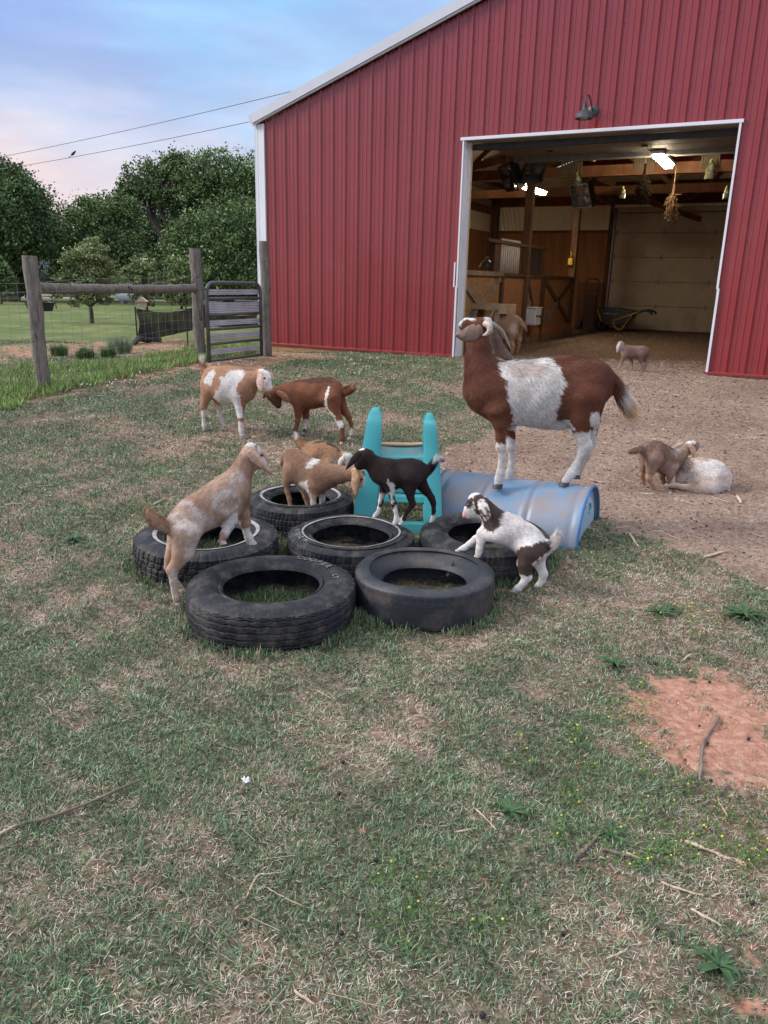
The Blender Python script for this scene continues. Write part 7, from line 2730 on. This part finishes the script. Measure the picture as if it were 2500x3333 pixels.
# droppings
pel = mat('dropping', (.018, .016, .018), (.035, .03, .03), rough=.5, scale=90, bump=.4, bscale=150)
DROP = [(951, 2847), (1224, 2799), (1380, 2612), (1385, 2700), (1116, 2490), (1104, 2597), (1097, 2742), (1163, 2976), (1110, 3045), (1104, 3012), (1078, 3090), (332, 2612), (412, 2588), (560, 2822), (588, 2913), (798, 3020), (785, 2768), (2225, 2582), (2276, 2368), (2300, 2428), (2308, 2230), (2228, 2490), (2313, 2548), (2131, 2167), (2108, 2165), (2225, 2880), (1833, 3040), (2136, 3038), (2185, 3080), (2430, 2924), (2445, 2950), (2436, 2410), (1366, 2550), (57, 2566), (1570, 3310), (170, 1816), (2120, 1680), (2268, 1700), (2300, 1712), (1980, 1725)]
LAND = [((467, 2542), 'the upper end of the long grey stick'), ((250, 2640), 'the middle of the long grey stick'), ((2290, 2420), 'the curved stick on the red clay'), ((2276, 2553), 'the lower end of the curved stick'), ((1070, 2502), 'the reddish curved twig'), ((838, 2862), 'the bent pale stalk'), ((960, 2935), 'the thin straight pale stalk'), ((1600, 2690), 'the slanting pale stalk'), ((1580, 2880), 'the curved bark piece'), ((990, 3255), 'the stubby chip near the bottom'), ((850, 3130), 'the thin dark twig near the bottom'), ((1170, 3015), 'the tiny upright stalk'), ((1915, 2765), 'the thick rough bark stick'), ((2330, 2785), 'the thick knotted stick'), ((2220, 2910), 'the bright bleached stick'), ((2300, 3003), 'the bleached split stick'), ((2007, 3116), 'the short bleached straw'), ((2343, 3150), 'the large bottom right weed'), ((2150, 2000), 'the low weed rosette'), ((801, 2557), 'the white hair tuft'), ((880, 2060), 'the largest tyre'), ((1380, 2010), 'the bald tyre'), ((235, 1765), 'the weed with yellow blooms'), ((2200, 1590), 'the lying white goat'), ((1900, 1700), 'the blue barrel'), ((2350, 2600), 'the chunk of bark')]
seen = {}
me0 = None
for i, (px, py) in enumerate(DROP):
    g = G(px, py)
    r = .0065 * (1 + .25 * math.sin(i * 1.7))
    if me0 is None:
        o = MB().lathe((0, 0, 0), [(.0065 * math.sin(a) * (1 + .05 * math.sin(4 * a)), -.0075 * math.cos(a)) for a in np.linspace(.02, math.pi - .02, 9)], 12).build('dropping', pel, smooth=True)
        me0 = o
    else:
        o = me0.copy()
        C.objects.link(o)
    o.location = (g[0], g[1], g[2] + .009 + float(bumps([g[:2]])[0]))
    o.rotation_euler = (1.2 * math.sin(i), .9 * math.cos(i * 2), i)
    o.scale = (r / .0065 * .78,) * 3
    (lx, ly), nm = min(LAND, key=lambda q: math.hypot(q[0][0] - px, q[0][1] - py))
    dx, dy = px - lx, py - ly
    w = ('right of ' if dx > 0 else 'left of ') if abs(dx) > abs(dy) else ('below ' if dy > 0 else 'above ')
    k = w + nm
    seen[k] = seen.get(k, 0) + 1
    pre = ('black dropping ', 'second black dropping ', 'third black dropping ')[min(2, seen[k] - 1)]
    if math.hypot(dx, dy) < 60:
        pre += 'just '
    tag(o, pre + k, 'dropping', 'goat droppings scattered over the ground')
# leafy weeds
wl = mat('weed_leaf', (.030, .075, .030), (.065, .13, .05), rough=.6, scale=30, spec=.3, bump=.5, bscale=60)
RS_W = [.06, .11, .05, .13, .07, .10, .05]
WEEDS = [(2343, 3150, .095, 9, 'large broad leaved weed at the bottom right'), (1662, 2650, .09, 9, 'broad leaved weed left of the slanting pale stalk'), (2000, 2172, .10, 11, 'broad leaved weed left of the red clay patch'), (2150, 2000, .12, 10, 'low weed rosette above the red clay patch'), (2420, 2010, .16, 14, 'wide clump of weeds at the right edge above the clay'), (2195, 1985, .07, 7, 'small weed beside the low rosette'), (235, 1765, .11, 10, 'weed with yellow blooms left of the tyres'), (1990, 2730, .07, 7, 'small weed tuft between sticks at lower right'), (760, 1655 - 200, .06, 6, 'small bright green weed left of the slide')]
for (px, py, s, n, lb) in WEEDS:
    g = G(px, py)
    mb = MB()
    for k in range(int(n * 2.2)):
        a = k * 2.4 + RS.uniform(-.3, .3)
        L_ = s * RS.uniform(.28, .85)
        d = np.array([math.cos(a), math.sin(a), 0])
        sd_ = np.array([-d[1], d[0], 0])
        el = RS.uniform(.03, .5) if k % 3 else RS.uniform(.4, .9)
        V, F = [], []
        for i, t in enumerate(np.linspace(0, 1, 7)):
            w = L_ * RS_W[k % 7] * math.sin(math.pi * min(1, t * .92 + .08)) ** .8 + .0008
            c = g + [0, 0, float(bumps([g[:2]])[0])] + d * L_ * t * math.cos(el * (1 - .3 * t)) + np.array([0, 0, .008 + L_ * math.sin(el) * t * (1.25 - t * .8)])
            V += [c - sd_ * w + [0, 0, w * .35], c, c + sd_ * w + [0, 0, w * .35]]
        for i in range(6):
            F += [(i * 3, i * 3 + 1, i * 3 + 4, i * 3 + 3), (i * 3 + 1, i * 3 + 2, i * 3 + 5, i * 3 + 4)]
        mb.add(V, F)
    o = mb.build('weed', wl, smooth=True)
    tag(o, lb, 'weed', 'broad leaved weeds in the turf')
# clover with yellow heads, white heads near the barn
def flowers(polys, n, size, colr_, name, label, h=.035, leaf=True):
    Ps = []
    for poly, k in polys:
        Q = np.array(gpoly(poly))
        P = np.c_[RS.uniform(Q[:, 0].min(), Q[:, 0].max(), k * 6), RS.uniform(Q[:, 1].min(), Q[:, 1].max(), k * 6)]
        P = P[inpoly(P, Q)]
        P = P[fn(P, 2.5, 1) > -.25][:k]
        Ps.append(P)
    P = np.concatenate(Ps)
    n = len(P)
    oc = np.array([(1, 0, 0), (-1, 0, 0), (0, 1, 0), (0, -1, 0), (0, 0, 1), (0, 0, -1)], float)
    r = size * RS.uniform(.6, 1.3, n) * (1 + P[:, 1] / 12)
    V = np.c_[P, gz(P[:, 0], P[:, 1]) + bumps(P) + h * RS.uniform(.5, 1.1, n)][:, None] + oc[None] * r[:, None, None]
    k = np.arange(n)[:, None] * 6
    T = np.concatenate([k + f for f in ([0, 2, 4], [2, 1, 4], [1, 3, 4], [3, 0, 4], [2, 0, 5], [1, 2, 5], [3, 1, 5], [0, 3, 5])])
    o = newmesh(name, V.reshape(-1, 3), T, veg, col=np.repeat(np.tile(colr_, (n, 1)) * RS.uniform(.7, 1.1, (n, 1)), 6, axis=0))
    tag(o, label, None, None, 'stuff')
    if leaf:
        m = n * 26
        Pl = np.repeat(P, 26, axis=0) + RS.normal(0, .028, (m, 2))
        s = .0042 * RS.uniform(.6, 1.3, m)
        c = np.c_[Pl, gz(Pl[:, 0], Pl[:, 1]) + bumps(Pl) + RS.uniform(.006, .028, m)]
        a = RS.uniform(0, 6.28, m)
        u = np.c_[np.cos(a), np.sin(a), RS.uniform(-.4, .4, m)] * s[:, None]
        v = np.c_[-np.sin(a), np.cos(a), RS.uniform(-.4, .4, m)] * s[:, None]
        V = np.stack([c - u, c - v, c + u, c + v], 1).reshape(-1, 3)
        o = newmesh(name + '_leaves', V, np.arange(m * 4).reshape(-1, 4), veg, col=np.repeat(np.array([(.07, .14, .035), (.10, .18, .05), (.05, .11, .03)])[RS.randint(0, 3, m)] * RS.uniform(.7, 1.2, (m, 1)), 4, axis=0))
        tag(o, 'low clover leaves around the ' + ('yellow' if colr_[2] < .3 else 'white') + ' flower heads', None, None, 'stuff')


flowers([([(1130, 1560), (1400, 1480), (1430, 1680), (1560, 1740), (1500, 1900), (1180, 1860), (1080, 1700)], 60), ([(1560, 1700), (1659, 1720), (1659, 2000), (1540, 1880)], 24), ([(1380, 1290), (1659, 1290), (1659, 1400), (1400, 1420)], 18), ([(220, 1100), (360, 1080), (380, 1250), (230, 1300)], 28), ([(800, 1880), (1100, 1850), (1100, 2050), (850, 2050)], 14)], 0, .0034, (.66, .58, .09), 'yellow_clover', 'tiny yellow clover heads dotted through the right side of the turf')
flowers([([(700, 775), (880, 775), (880, 830), (640, 820)], 34), ([(60, 820), (300, 800), (330, 835), (80, 850)], 70), ([(430, 790), (560, 780), (560, 800), (440, 800)], 20)], 0, .006, (.75, .74, .70), 'white_clover', 'white clover heads near the barn and along the fence', h=.05)
g = G(801, 2557)
mb = MB()
for k in range(26):
    d = RS.normal(0, 1, 3); d[2] = abs(d[2]) * .5
    mb.tube([g + [0, 0, .016], g + [0, 0, .016] + unit(d) * RS.uniform(.006, .016)], [.0035, .001], 5)
o = mb.build('fluff_tuft', mat('fluff', (.8, .8, .8), rough=.9), smooth=True)
tag(o, 'small tuft of white hair on the grass left of centre', 'tuft')
grow(); tall_grass(); debris()
